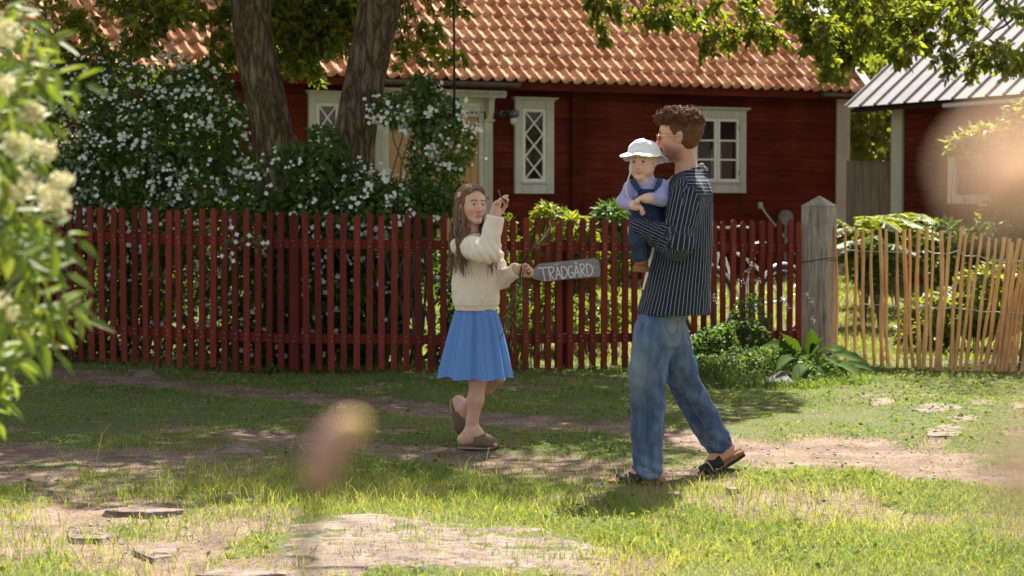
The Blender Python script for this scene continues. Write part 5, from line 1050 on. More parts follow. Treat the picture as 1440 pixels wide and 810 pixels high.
# ================================================================ PEOPLE
class Field:
    """a signed distance field on an uneven grid; shapes melt into one skin, which surface nets turn into one mesh"""
    def __init__(s, xs, ys, zs):
        s.ax = [np.asarray(a, np.float32) for a in (xs, ys, zs)]; s.f = np.full([len(a) for a in s.ax], 9.0, np.float32)
    def _sl(s, lo, hi, pad):
        sl = []
        for a, l, h in zip(s.ax, lo, hi):
            i0 = int(np.searchsorted(a, l - pad)); i1 = int(np.searchsorted(a, h + pad)); sl.append(slice(max(i0 - 1, 0), min(i1 + 1, len(a))))
        return tuple(sl)
    def _pts(s, sl): return s.ax[0][sl[0]][:, None, None], s.ax[1][sl[1]][None, :, None], s.ax[2][sl[2]][None, None, :]
    def _mix(s, sl, d, k, cut):
        a = s.f[sl]; k = max(k, 1e-5)
        if cut: h = np.maximum(k - np.abs(a + d), 0) / k; s.f[sl] = np.maximum(a, -d) + h * h * k * .25
        else: h = np.maximum(k - np.abs(a - d), 0) / k; s.f[sl] = np.minimum(a, d) - h * h * k * .25
    def cap(s, a, b, ra, rb, k=.02, cut=False):
        a = np.array(a, float); b = np.array(b, float); r = max(ra, rb); sl = s._sl(np.minimum(a, b) - r, np.maximum(a, b) + r, k + .012)
        x, y, z = s._pts(sl); d = b - a; L2 = max(float(d @ d), 1e-9); px, py, pz = x - a[0], y - a[1], z - a[2]
        t = np.clip((px * d[0] + py * d[1] + pz * d[2]) / L2, 0, 1)
        s._mix(sl, np.sqrt((px - t * d[0]) ** 2 + (py - t * d[1]) ** 2 + (pz - t * d[2]) ** 2) - (ra + (rb - ra) * t), k, cut)
    def chain(s, pts, rs, k=.02):
        for i in range(len(pts) - 1): s.cap(pts[i], pts[i + 1], rs[i], rs[i + 1], k)
    def ell(s, c, r, M=None, k=.02, cut=False):
        """ellipsoid, M rows are its axes"""
        c = np.array(c, float); M = np.eye(3) if M is None else np.array(M, float); R_ = max(r); sl = s._sl(c - R_, c + R_, k + .012); x, y, z = s._pts(sl)
        q = [(M[i][0] * (x - c[0]) + M[i][1] * (y - c[1]) + M[i][2] * (z - c[2])) for i in range(3)]
        k0 = np.sqrt(sum((q[i] / r[i]) ** 2 for i in range(3))); k1 = np.sqrt(sum((q[i] / r[i] ** 2) ** 2 for i in range(3))) + 1e-9
        s._mix(sl, k0 * (k0 - 1) / k1, k, cut)
    def loft(s, secs, k=.02, cut=False):
        """upright body from elliptic sections (z, cx, cy, rx, ry)"""
        S = np.array(sorted(secs), float); lo = [min(S[:, 1] - S[:, 3]), min(S[:, 2] - S[:, 4]), S[0, 0]]; hi = [max(S[:, 1] + S[:, 3]), max(S[:, 2] + S[:, 4]), S[-1, 0]]
        sl = s._sl(lo, hi, k + .02); x, y, z = s._pts(sl); I = [np.interp(z, S[:, 0], S[:, j]).astype(np.float32) for j in (1, 2, 3, 4)]
        e = np.sqrt(((x - I[0]) / I[2]) ** 2 + ((y - I[1]) / I[3]) ** 2); d = (e - 1) * np.minimum(I[2], I[3])
        s._mix(sl, np.maximum(d, np.maximum(S[0, 0] - z, z - S[-1, 0])), k, cut)
    def mesh(s):
        f = s.f; n = f < 0; act = np.zeros([q - 1 for q in f.shape], bool); base = n[:-1, :-1, :-1]
        cs = [(i, j, k) for i in (0, 1) for j in (0, 1) for k in (0, 1)]
        sh = lambda A, c: A[c[0]:A.shape[0] - 1 + c[0], c[1]:A.shape[1] - 1 + c[1], c[2]:A.shape[2] - 1 + c[2]]
        for c in cs[1:]: act |= sh(n, c) != base
        I = np.argwhere(act); idx = np.full(act.shape, -1, np.int32); idx[act] = np.arange(len(I)); P_ = np.zeros((len(I), 3)); W_ = np.zeros(len(I))
        vals = {c: f[I[:, 0] + c[0], I[:, 1] + c[1], I[:, 2] + c[2]] for c in cs}
        pos = {c: np.stack([s.ax[q][I[:, q] + c[q]] for q in range(3)], 1) for c in cs}
        for c in cs:
            for q in range(3):
                if c[q] == 0:
                    e = list(c); e[q] = 1; e = tuple(e); a, b = vals[c], vals[e]; m_ = (a < 0) != (b < 0); t = np.where(m_, a / np.where(m_, a - b, 1), 0)[:, None]
                    P_ += np.where(m_[:, None], pos[c] + (pos[e] - pos[c]) * t, 0); W_ += m_
        P_ /= W_[:, None]; Q = []
        for q in range(3):
            o1, o2 = [(1, 2), (2, 0), (0, 1)][q]; a = [slice(None)] * 3; b = [slice(None)] * 3; a[q] = slice(0, -1); b[q] = slice(1, None); d = n[tuple(a)] != n[tuple(b)]
            J = np.argwhere(d); ok = (J[:, o1] > 0) & (J[:, o2] > 0) & (J[:, o1] < act.shape[o1]) & (J[:, o2] < act.shape[o2]); J = J[ok]; inside = n[J[:, 0], J[:, 1], J[:, 2]]
            def at(d1, d2): K = J.copy(); K[:, o1] -= d1; K[:, o2] -= d2; return idx[K[:, 0], K[:, 1], K[:, 2]]
            qd = np.stack([at(1, 1), at(0, 1), at(0, 0), at(1, 0)], 1); Q.append(np.where(inside[:, None], qd, qd[:, ::-1]))
        return P_, np.concatenate(Q)
def axis_steps(segs):
    """uneven axis: list of (start, end, step)"""
    o = []
    for a, b, h in segs: o += list(np.arange(a, b - h * .3, h))
    return np.array(sorted(set(round(q, 5) for q in o)))
def vnormals(V, Fc):
    n = np.cross(V[Fc[:, 2]] - V[Fc[:, 0]], V[Fc[:, 3 if Fc.shape[1] == 4 else 2]] - V[Fc[:, 1]]); N_ = np.zeros_like(V)
    for c in range(Fc.shape[1]): np.add.at(N_, Fc[:, c], n)
    return unit(N_)
def relax(V, Fc, it=2, lam=.5):
    for _ in range(it):
        S = np.zeros_like(V); W_ = np.zeros(len(V))
        for a, b in ((0, 1), (1, 2), (2, 3), (3, 0)):
            for u, v_ in ((a, b), (b, a)): np.add.at(S, Fc[:, u], V[Fc[:, v_]]); np.add.at(W_, Fc[:, u], 1)
        V = V + (S / W_[:, None] - V) * lam
    return V
class Frame:
    def __init__(s, o, fwd, up=(0, 0, 1), sc=1.0):
        s.o = Vector(o); f = Vector(fwd).normalized(); l = Vector(up).cross(f).normalized(); u = f.cross(l); s.f, s.l, s.u, s.s = f, l, u, sc   # forward, to the figure's left, up
    def __call__(s, f, l, u): return tuple(s.o + (s.f * f + s.l * l + s.u * u) * s.s)
    def M(s): return [tuple(s.f), tuple(s.l), tuple(s.u)]
    def inv(s, V): d = (V - np.array(s.o)) / s.s; return d @ np.array(s.f), d @ np.array(s.l), d @ np.array(s.u)
def head(F_, h, kind='man'):
    s = h.s; E = lambda c, r, k=.02, cut=False: F_.ell(h(*c), [q * s for q in r], h.M(), k * s, cut); Cp = lambda a, b, ra, rb, k=.01, cut=False: F_.cap(h(*a), h(*b), ra * s, rb * s, k * s, cut)
    baby = kind == 'baby'
    E((-.014, 0, .036), (.099, .077, .086), .03)
    if baby: E((-.01, 0, .05), (.105, .088, .085), .03)
    E((.030, 0, -.040), (.060, .064 if baby else .055 if kind == 'man' else .048, .072 if kind != 'girl' else .066), .04); E((.040, 0, .030), (.052, .060, .056), .03)
    for q in (-1, 1):
        Cp((.000, .053 * q, -.050), (.062, .016 * q, -.100), .017, .014, .03)
        E((.058, .038 * q, -.028), (.026, .024, .022) if kind == 'man' else (.030, .024, .026), .03)
        if baby: E((.055, .042 * q, -.052), (.034, .032, .032), .03)
        Cp((.090, .010 * q, .022), (.078, .046 * q, .024), *((.007, .006) if kind == 'man' else (.0045, .004)), .012)
    E((.066, 0, -.100), (.022, .024, .018), .02)
    for q in (-1, 1): E((.103, .033 * q, .000), (.020, .021, .0125), .016, True)
    if not baby: Cp((.090, 0, .010), (.112 if kind == 'man' else .107, 0, -.034), .0072, .0105 if kind == 'man' else .0068, .012)
    else: Cp((.090, 0, -.012), (.100, 0, -.032), .007, .011, .014)
    for q in (-1, 1): E((.098, (.011 if kind == 'man' else .0085) * q, -.040), (.012, .009 if kind == 'man' else .007, .008), .008)
    for q in (-1, 1):
        E((.0775, .033 * q, -.0005), (.0150, .0160, .0150), None if 0 else .004)
        E((.0935, .0335 * q, -.0005), (.010, .0115, .0058 if kind != 'baby' else .0062), .003, True)
    lw = {'man': .022, 'girl': .024, 'baby': .015}[kind]
    Cp((.099, 0, -.066), (.086, lw, -.069), .0055, .004, .006); Cp((.099, 0, -.066), (.086, -lw, -.069), .0055, .004, .006)
    Cp((.097, 0, -.076), (.086, lw * .85, -.073), .0065, .004, .006); Cp((.097, 0, -.076), (.086, -lw * .85, -.073), .0065, .004, .006)
    if kind == 'girl': E((.100, .002, -.0705), (.014, .017, .0046), .002, True)
    else: E((.104, 0, -.0708), (.010, .020, .0012), .003, True)
    for q in (-1, 1):
        E((-.006, .079 * q, -.008), (.017, .007, .029), .008); E((-.014, .083 * q, .004), (.012, .006, .020), .008); E((.000, .086 * q, -.006), (.008, .005, .014), .004, True)
def hand(F_, w, d, n, L_, side, curl=(.5, .5, .5, .5), thumb=.6, spread=1.0, seg=None):
    """palm, four unequal jointed fingers and a thumb leaving the palm's side; d points along the hand, n out of the palm, side picks the thumb's side"""
    w = Vector(w); d = Vector(d).normalized(); n = Vector(n); n = (n - d * n.dot(d)).normalized(); s_ = d.cross(n) * side; M_ = [tuple(d), tuple(s_), tuple(n)]
    F_.ell(tuple(w + d * .26 * L_), (.29 * L_, .21 * L_, .095 * L_), M_, .02); F_.cap(tuple(w - d * .08 * L_), tuple(w + d * .12 * L_), .15 * L_, .15 * L_, .03)
    fl = (.40, .45, .42, .33)
    for i in range(4):
        b = w + d * (.46 - .02 * abs(i - 1.3)) * L_ + s_ * (.155 - .105 * i) * L_; a = 0.0; p = b; dr = (d + s_ * (.10 - .07 * i) * spread).normalized(); F_.cap(tuple(w + d * .2 * L_ + s_ * (.12 - .08 * i) * L_), tuple(b), .055 * L_, .052 * L_, .01)
        for j, (fr_, r_) in enumerate(((.45, .050), (.31, .046), (.24, .042))):
            a += curl[i] * (1.0 if j else .8); q = p + (dr * math.cos(a) + n * math.sin(a)) * fl[i] * fr_ * L_; F_.cap(tuple(p), tuple(q), r_ * L_, (r_ - .006) * L_, .004); p = q
    p = w + d * .12 * L_ + s_ * .13 * L_; dirs = [(d * .55 + s_ * .8 + n * .35 * thumb), (d * .85 + s_ * (.45 - .4 * thumb) + n * .5 * thumb), (d * .8 + s_ * (.1 - .6 * thumb) + n * .55 * thumb)]
    for dr, l_, r_ in zip(dirs, (.2, .2, .16), (.068, .055, .048)): q = p + dr.normalized() * l_ * L_; F_.cap(tuple(p), tuple(q), r_ * L_, (r_ - .008) * L_, .012); p = q
# skin and cloth materials
def skinmat(name):
    m, N, L, B = newmat(name); a = attr(N, 'col'); n1 = noise(N, L, coords(N, L), 38, 6, .7); r = ramp(N, [(.3, (.90, .83, .82)), (.7, (1.08, 1.08, 1.06))]); L.new(n1.outputs[0], r.inputs[0])
    L.new(mixc(N, L, 1, a.outputs['Color'], r.outputs[0], 'MULTIPLY'), B.inputs['Base Color']); B.inputs['Roughness'].default_value = .5; B.inputs['Specular IOR Level'].default_value = .35
    B.inputs['Subsurface Weight'].default_value = .12; B.inputs['Subsurface Radius'].default_value = (.012, .005, .003); B.inputs['Subsurface Scale'].default_value = 1.0; bump(N, L, B, n1.outputs[0], .08, .002); return m
M_skin = skinmat('skin')
def cloth(name, c1, c2, scale=300, bs=.25, rough=.85, c3=None, s2=6):
    return noisy(name, c1, c2, scale, rough=rough, bs=bs, bd=.0015, detail=3, c3=c3, spec=.15, s2=s2)
def organic(name, F_, mat, parent, it=1, disp=None, attrs=None, colf=None, lam=.5):
    V, Q = F_.mesh(); V = relax(V, Q, it, lam)
    if disp is not None: V = V + vnormals(V, Q) * disp(V)[:, None]
    o = npmesh(name, V, Q, mat, parent, True, attrs={k: f(V) for k, f in (attrs or {}).items()}, cols={'col': colf(V)} if colf else None); return o
def box_of(pts, pad, h): 
    A = np.array([tuple(p) for p in pts]); return [np.arange(a - pad, b + pad, h) for a, b in zip(A.min(0), A.max(0))]
def uvball(c, r, M_=None, n=12, sc_=(1, 1, 1)):
    V = []; 
    for i in range(n + 1):
        for j in range(2 * n): a = math.pi * i / n; b = math.pi * j / n; V.append((math.cos(a) * sc_[0], math.sin(a) * math.cos(b) * sc_[1], math.sin(a) * math.sin(b) * sc_[2]))
    V = np.array(V) * r; 
    if M_ is not None: V = V @ np.array(M_)
    V = V + np.array(c); Fc = [(i * 2 * n + j, i * 2 * n + (j + 1) % (2 * n), (i + 1) * 2 * n + (j + 1) % (2 * n), (i + 1) * 2 * n + j) for i in range(n) for j in range(2 * n)]; return V, np.array(Fc)
M_eye = newmat('eye')[0]; _N = M_eye.node_tree.nodes; M_eye.node_tree.links.new(attr(_N, 'col').outputs['Color'], _N['Principled BSDF'].inputs['Base Color']); _N['Principled BSDF'].inputs['Roughness'].default_value = .12
def eyes(h, parent, gaze=(1, 0, 0), iris=(.05, .035, .02)):
    g = Vector(gaze).normalized()
    for q in (-1, 1):
        V, Fc = uvball(h(.0788, .033 * q, -.0005), .0128 * h.s, h.M()); d = unit(V - np.array(h(.0788, .033 * q, -.0005))); gd = np.array(h.f * g.x + h.l * g.y + h.u * g.z); c = d @ gd
        col = np.where((c > .93)[:, None], (.01, .01, .01), np.where((c > .80)[:, None], iris, (.62, .58, .55))); npmesh('eye', V, Fc, M_eye, parent, True, cols={'col': col})
def facecol(h, base, lip, stubble=None, brow=(.06, .035, .02), blush=(.50, .20, .15)):
    base = np.array(base); lip = np.array(lip)
    def fn(V):
        f, l, u = h.inv(V); c = np.tile(base, (len(V), 1)).astype(float); near = (np.abs(f) < .14) & (np.abs(l) < .1) & (np.abs(u) < .14)
        def put(w_, col): nonlocal c; w_ = (w_ * near)[:, None]; c = c * (1 - w_) + np.array(col) * w_
        al = np.abs(l); put(.35 * np.exp(-(((al - .042) / .018) ** 2 + ((u + .035) / .02) ** 2)) * (f > .03), blush); put(.5 * np.exp(-((al / .012) ** 2 + ((u + .036) / .012) ** 2)) * (f > .09), blush)
        put(.4 * (1 - sstep(.0, .02, np.abs(f + .008))) * (al > .076), blush)
        if stubble is not None: put(.80 * sstep(-.030, -.075, u) * sstep(-.03, .035, f + .35 * (-.06 - u)) * sstep(-.135, -.105, u), stubble); put(.45 * np.exp(-(((u + .057) / .006) ** 2)) * (al < .024) * (f > .08), stubble)
        put(.85 * (np.hypot(al / .023, (u + .0705) / .0105) < 1) * (f > .078), lip)
        by = .0235 + .004 * np.sin(np.clip((al - .012) / .036, 0, 1) * math.pi) ; put(.85 * (np.abs(u - by) < .0045) * (al > .011) * (al < .050) * (f > .055), brow)
        put(.6 * (np.abs(u - (.0045)) < .0022) * (np.abs(al - .033) < .013) * (f > .07), (.03, .02, .015))
        return c
    return fn
SKM = (.52, .29, .20); SKG = (.58, .36, .27); SKB = (.66, .43, .34)

# ---------------------------------------------------------------- THE MAN
YM = 10.28
_b = G(900, 678); mb0 = Vector((_b.x, YM, 0)); mb0.z = gzf(mb0.x, mb0.y)
def MP(px, py, dy=0.0): return P(px, py, YM + dy) - mb0
hm = Frame(MP(956, 192, 0), (-.975, .20, -.04)); nb = MP(966, 246)
# near arm (his left) carries the child, far arm supports from behind
shn, eln, wrn = MP(966, 272, -.17), MP(951, 343, -.25), MP(902, 320, -.17); shf, elf, wrf = MP(955, 272, .17), MP(932, 352, .20), MP(906, 352, .02)
hipn, knn, ann = MP(925, 452, -.09), MP(906, 560, -.06), MP(911, 655, -.03); hipf, knf, anf = MP(940, 452, .09), MP(965, 548, .20), MP(1014, 624, .34)
z = lambda py: MP(900, py).z; x = lambda px, py=300: MP(px, py).x
H0 = hm.o
F_ = Field(axis_steps([(x(845), x(1045), .0035)]), axis_steps([(-.34, .50, .0035)]), axis_steps([(-.02, .14, .003), (.14, z(355), .008), (z(355), z(300), .003), (z(300), z(245), .006), (z(245), z(140), .0025)]))
head(F_, hm, 'man')
F_.chain([hm(-.022, 0, -.05), tuple(nb), tuple(MP(963, 262))], [.049, .052, .065], .03)
F_.loft([(z(258), x(965), 0, .07, .15), (z(300), x(962), 0, .105, .17), (z(360), x(950), 0, .10, .15), (z(410), x(938), 0, .080, .12), (z(462), x(930), 0, .085, .12)], .05)
for a, b_, c in ((shn, eln, wrn), (shf, elf, wrf)): F_.chain([tuple(a), tuple(b_), tuple(c)], [.052, .042, .030], .03)
for a, b_, c in ((hipn, knn, ann), (hipf, knf, anf)): F_.chain([tuple(a), tuple(b_), tuple(c)], [.068, .055, .036], .03)
hand(F_, wrn + Vector((-.004, .02, 0)), (-.40, .9, -.15), (.9, .4, 0), .17, -1, (.6, .6, .65, .65), .5)
hand(F_, wrf + Vector((-.01, -.03, .0)), (-.62, -.42, .66), (.75, -.05, .65), .165, 1, (.28, .30, .34, .40), .4)
def foot(an, toe, Lf, ti=0, k=.012):
    """bare foot from ankle to toes along the ground direction toe; five toes"""
    toe = Vector(toe).normalized(); lat = toe.cross(Vector((0, 0, 1))).normalized() ; upv = lat.cross(toe); an = Vector(an); heel = an - toe * .045 - upv * .055; ball = heel + toe * Lf * .66 + upv * -.006
    F_.cap(tuple(an), tuple(heel + upv * .01), .036, .034, .03); F_.ell(tuple(heel.lerp(ball, .5) + upv * .016), (Lf * .36, .036, .030), [tuple(toe), tuple(lat), tuple(upv)], .03); F_.cap(tuple(an + toe * .03 - upv * .01), tuple(ball + upv * .004), .036, .026, .03)
    F_.ell(tuple(ball), (.04, .045, .020), [tuple(toe), tuple(lat), tuple(upv)], .02)
    for i in range(5): b_ = ball + lat * (.034 - .0165 * i) * (1 if ti == 0 else -1) + toe * (.03 - .003 * i * i * .5); F_.cap(tuple(b_), tuple(b_ + toe * (.035 - .004 * i) - upv * .006), .0125 - .001 * i, .011 - .001 * i, .006)
    return heel, ball, toe, lat, upv
tn = Vector((-1, -.12, 0)); ft1 = foot(MP(913, 657, -.03), tn, .235); tf = (MP(975, 656, .34) - MP(1026, 628, .34)); tf = Vector((tf.x, -.03, tf.z)); ft2 = foot(MP(1017, 628, .34), tf, .23, 1)
man = organic('person', F_, M_skin, None, 1, colf=facecol(hm, SKM, (.42, .17, .13), (.16, .085, .05))); man.location = mb0
tag(man, 'man walking left in striped overshirt and blue jeans, carrying a baby', 'person')
eyes(hm, man)
# overshirt with chalk stripes
M_shirt, N, L, B = newmat('striped_cotton'); a = attr(N, 'u'); n1 = noise(N, L, coords(N, L), 350, 3); n2 = noise(N, L, coords(N, L), 9, 3)
mm = N.new('ShaderNodeMath'); mm.operation = 'FRACT'; L.new(a.outputs['Fac'], mm.inputs[0]); sr2 = ramp(N, [(.0, (0, 0, 0)), (.05, (1, 1, 1)), (.13, (1, 1, 1)), (.19, (0, 0, 0))]); L.new(mm.outputs[0], sr2.inputs[0])
nv_ = ramp(N, [(.3, (.008, .011, .022)), (.7, (.022, .028, .048))]); L.new(n1.outputs[0], nv_.inputs[0]); st2 = ramp(N, [(.3, (.16, .17, .19)), (.7, (.38, .38, .39))]); L.new(n1.outputs[0], st2.inputs[0])
L.new(mixc(N, L, sr2.outputs[0], nv_.outputs[0], st2.outputs[0]), B.inputs['Base Color']); B.inputs['Roughness'].default_value = .85; B.inputs['Specular IOR Level'].default_value = .15; bump(N, L, B, n2.outputs[0], .4, .01)
secs = [(237, 956, 986, .075), (246, 946, 993, .12), (256, 940, 998, .175), (270, 932, 1001, .205), (290, 926, 1002, .215), (330, 922, 1002, .205), (370, 914, 1001, .20), (405, 905, 1000, .205), (441, 896, 1000, .215)]
SS_ = [(z(p), (x(a) + x(b)) / 2, 0, (x(b) - x(a)) / 2, r) for p, a, b, r in secs]
F_ = Field(*box_of([MP(878, 445, -.3), MP(1004, 222, .3)], .03, .0048))
F_.loft(SS_, .03); F_.loft([(z(520), x(940), 0, .01, .01), (z(520) + .01, x(940), 0, .01, .01)], .001)
for s_, e_, w_ in ((shn, eln, wrn), (shf, elf, wrf)):
    F_.cap(tuple(s_), tuple(e_), .082, .072, .035); F_.cap(tuple(e_), tuple(w_), .070, .052, .03); F_.cap(tuple(w_ + (e_ - w_).normalized() * .018), tuple(w_), .053, .055, .01)
# cut the neck opening, then stand the collar round it
F_.cap(hm(-.02, 0, -.04), tuple(nb + Vector((-.01, 0, -.005))), .064, .058, .01, True)
cc = MP(966, 243); rg = []
for i in range(17):
    a_ = 6.2832 * i / 16; rg.append((cc.x + .004 + .068 * math.cos(a_), .070 * math.sin(a_), cc.z + .038 * math.cos(a_) - .004))
for i in range(16):
    p_, q_ = Vector(rg[i]), Vector(rg[i + 1]); F_.cap(tuple(p_), tuple(q_), .013, .013, .012); F_.cap(tuple(p_ + Vector(((p_.x - cc.x) * .18, p_.y * .2, -.024))), tuple(q_ + Vector(((q_.x - cc.x) * .18, q_.y * .2, -.024))), .016, .016, .016)
for s_ in (-1, 1): F_.cap((cc.x - .062, .03 * s_, cc.z - .03), (cc.x - .082, .07 * s_, cc.z - .075), .010, .014, .012)
# open the shirt's hem
F_.loft([(z(450), x(946), 0, .13, .19), (z(425), x(946), 0, .13, .185)], .01, True)
def segd(V, a, b): a = np.array(a); d = np.array(b) - a; t = np.clip((V - a) @ d / (d @ d), 0, 1); return np.linalg.norm(V - a - t[:, None] * d, axis=1), t
def shirt_u(V):
    S = np.array(SS_); S = S[S[:, 0].argsort()]; cx = np.interp(V[:, 2], S[:, 0], S[:, 1]); rx = np.interp(V[:, 2], S[:, 0], S[:, 3]); ry = np.interp(V[:, 2], S[:, 0], S[:, 4])
    ang = np.arctan2((V[:, 0] - cx) / rx, -V[:, 1] / ry); u = ang * .185 / .0205 + 40
    yoke = (V[:, 2] > z(277)) & (V[:, 0] > x(960)); u = np.where(yoke, V[:, 2] / .0165, u)
    for s_, e_, w_, sg in ((shn, eln, wrn, -1), (shf, elf, wrf, 1)):
        for a_, b_, r in ((s_, e_, .086), (e_, w_, .078)):
            d, t = segd(V, a_, b_); ax_ = (b_ - a_).normalized(); ref = Vector((0, sg, 0)); e1 = (ref - ax_ * ref.dot(ax_)).normalized(); e2 = ax_.cross(e1); o = V - np.array(a_)
            an_ = np.arctan2(o @ np.array(e2), o @ np.array(e1)); sel = (d < r) & (sg * V[:, 1] > .08) if a_ is s_ else (d < r); lim = (V[:, 2] < z(262)); u = np.where(sel & (lim | (a_ is e_)), an_ * .07 / .0175 + 60, u)
    return u
def shirt_d(V):
    d = .024 * (fbm(V[:, 0] * 13, V[:, 1] * 13, V[:, 2] * 4, 201, 3) - .5) + .006 * (fbm(V[:, 0] * 40, V[:, 1] * 40, V[:, 2] * 22, 202, 2) - .5)
    e, _t = segd(V, tuple(eln), tuple(eln + Vector((0, .001, 0)))); d += .009 * np.sin(e * 170) * np.exp(-(e / .10) ** 2)
    e, t = segd(V, tuple(eln), tuple(wrn)); d += np.where(e < .09, .005 * np.sin(t * 22 + V[:, 2] * 40), 0)
    return d
organic('overshirt', F_, M_shirt, man, 2, shirt_d, {'u': shirt_u})
q = MB(); M_btn = cloth('dark_button', (.02, .02, .02), (.04, .04, .04))
# pocket opening seam on the near side
F_ = Field(*box_of([MP(890, 420, -.15), MP(935, 345, .15)], .03, .006)); F_.loft([(z(408), x(922), .0, (x(940) - x(902)) / 2, .08), (z(345), x(928), .0, (x(940) - x(915)) / 2, .07)], .01)
organic('t_shirt', F_, cloth('white_jersey', (.62, .6, .56), (.72, .70, .66)), man, 1, lambda V: .006 * (fbm(V[:, 0] * 25, V[:, 1] * 25, V[:, 2] * 8, 205, 2) - .5))
# jeans
M_jean, N, L, B = newmat('washed_denim'); v = coords(N, L); n1 = noise(N, L, v, 260, 3); n2 = noise(N, L, v, 3.2, 3, .5); n3 = noise(N, L, coords(N, L, (1, 1, .3)), 28, 5)
r1 = ramp(N, [(.25, (.040, .068, .135)), (.5, (.090, .140, .235)), (.75, (.18, .24, .34))]); L.new(n2.outputs[0], r1.inputs[0]); r2 = ramp(N, [(.3, (.8, .82, .85)), (.7, (1.2, 1.17, 1.12))]); L.new(n1.outputs[0], r2.inputs[0]); r3 = ramp(N, [(.35, (.62, .67, .74)), (.65, (1.28, 1.24, 1.2))]); L.new(n3.outputs[0], r3.inputs[0])
c_ = mixc(N, L, 1, mixc(N, L, 1, r1.outputs[0], r2.outputs[0], 'MULTIPLY'), r3.outputs[0], 'MULTIPLY'); a = attr(N, 'pale_spots'); L.new(mixc(N, L, a.outputs['Fac'], c_, (.27, .31, .30)), B.inputs['Base Color']); B.inputs['Roughness'].default_value = .9; B.inputs['Specular IOR Level'].default_value = .1; bump(N, L, B, n3.outputs[0], .5, .006)
F_ = Field(*box_of([MP(878, 674, -.2), MP(1036, 400, .46)], .03, .0055))
F_.loft([(z(408), x(936), 0, .095, .15), (z(430), x(932), 0, .112, .165), (z(462), x(930), 0, .115, .165), (z(485), x(928), 0, .115, .165)], .03)
jn = [MP(922, 465, -.075), MP(911, 520, -.07), MP(911, 560, -.06), MP(911, 610, -.045), MP(911, 662, -.03)]; F_.chain([tuple(p) for p in jn], [.108, .090, .081, .077, .072], .02)
jf = [MP(940, 465, .085), MP(955, 518, .15), MP(970, 555, .22), MP(992, 592, .29), MP(1010, 622, .34)]; F_.chain([tuple(p) for p in jf], [.100, .082, .074, .073, .071], .02)
# the hems are cut square across and open
for a_, d_, r in ((jn[-1], Vector((0, 0, -1)), .078), (jf[-1], (jf[-1] - jf[-2]).normalized(), .078)):
    e_ = a_ + d_ * .018; F_.cap(tuple(e_ + d_ * .10), tuple(e_ + d_ * .11), .098, .098, .003, True); F_.cap(tuple(e_ - d_ * .03), tuple(e_ + d_ * .1), .060, .060, .004, True)
def jean_d(V):
    d = .026 * (fbm(V[:, 0] * 10, V[:, 1] * 10, V[:, 2] * 6, 211, 3) - .5) + .006 * (fbm(V[:, 0] * 35, V[:, 1] * 35, V[:, 2] * 30, 212, 2) - .5)
    for hem, kn in ((jn[-1], jn[2]), (jf[-1], jf[2])):
        e = np.linalg.norm(V - np.array(hem), axis=1); d += .008 * np.sin((V[:, 2] - hem.z) * 95 + V[:, 0] * 55 + 3 * vn(V[:, 0] * 14, V[:, 1] * 14, V[:, 2] * 14, 5)) * np.exp(-(e / .10) ** 2)
        e = np.linalg.norm(V - np.array(kn), axis=1); d += .006 * np.sin((V[:, 2] - kn.z) * 70 + V[:, 0] * 45 + V[:, 1] * 20) * np.exp(-(e / .13) ** 2)
    e = np.linalg.norm(V - np.array(MP(945, 490, 0)), axis=1); d += .007 * np.sin((V[:, 2] * 60 - V[:, 0] * 70)) * np.exp(-(e / .12) ** 2); return d
def jean_pale_spots(V): return .55 * np.exp(-(((V[:, 0] - x(893)) / .05) ** 2 + ((V[:, 2] - z(520)) / .13) ** 2)) + .5 * np.exp(-(((V[:, 0] - x(945)) / .05) ** 2 + ((V[:, 2] - z(455)) / .06) ** 2))  # paler spots at the front thigh and the hip
jeans = organic('jeans', F_, M_jean, man, 2, jean_d, {'pale_spots': jean_pale_spots})
# seams: raised stitch lines, back pocket
M_stitch = cloth('jean_seam', (.08, .11, .15), (.16, .19, .23)); bv = None
from mathutils.bvhtree import BVHTree
def drape(ob, pts, lift=.002, dirv=Vector((0, 1, 0))):
    """lay points on the camera-side surface of a garment"""
    me = ob.data; t = BVHTree.FromPolygons([v_.co for v_ in me.vertices], [p_.vertices[:] for p_ in me.polygons]); o = []
    for p_ in pts:
        h_ = t.ray_cast(Vector((p_.x, -1.0, p_.z)), dirv)
        if h_[0] is not None: o.append(h_[0] - dirv * lift)
    return o
def dens(l, n=8): return [Vector(a).lerp(Vector(b), t / n) for a, b in zip(l[:-1], l[1:]) for t in range(n)] + [Vector(l[-1])]
for ln in ([(917, 445), (912, 470), (908, 520), (905, 560), (904, 610), (902, 655)], [(945, 515), (962, 545), (980, 580), (1000, 610)]):
    q = MB(); q.tube(drape(jeans, dens([MP(a, b) for a, b in ln]), .0005), .0020, 5); q.build('seam', M_stitch, man, True)
q = MB(); q.tube(drape(jeans, dens([MP(a, b) for a, b in ((932, 449), (934, 462), (942, 470), (950, 462), (951, 449))], 4), .001), .0025, 5); q.build('pocket_seam', M_stitch, man, True)
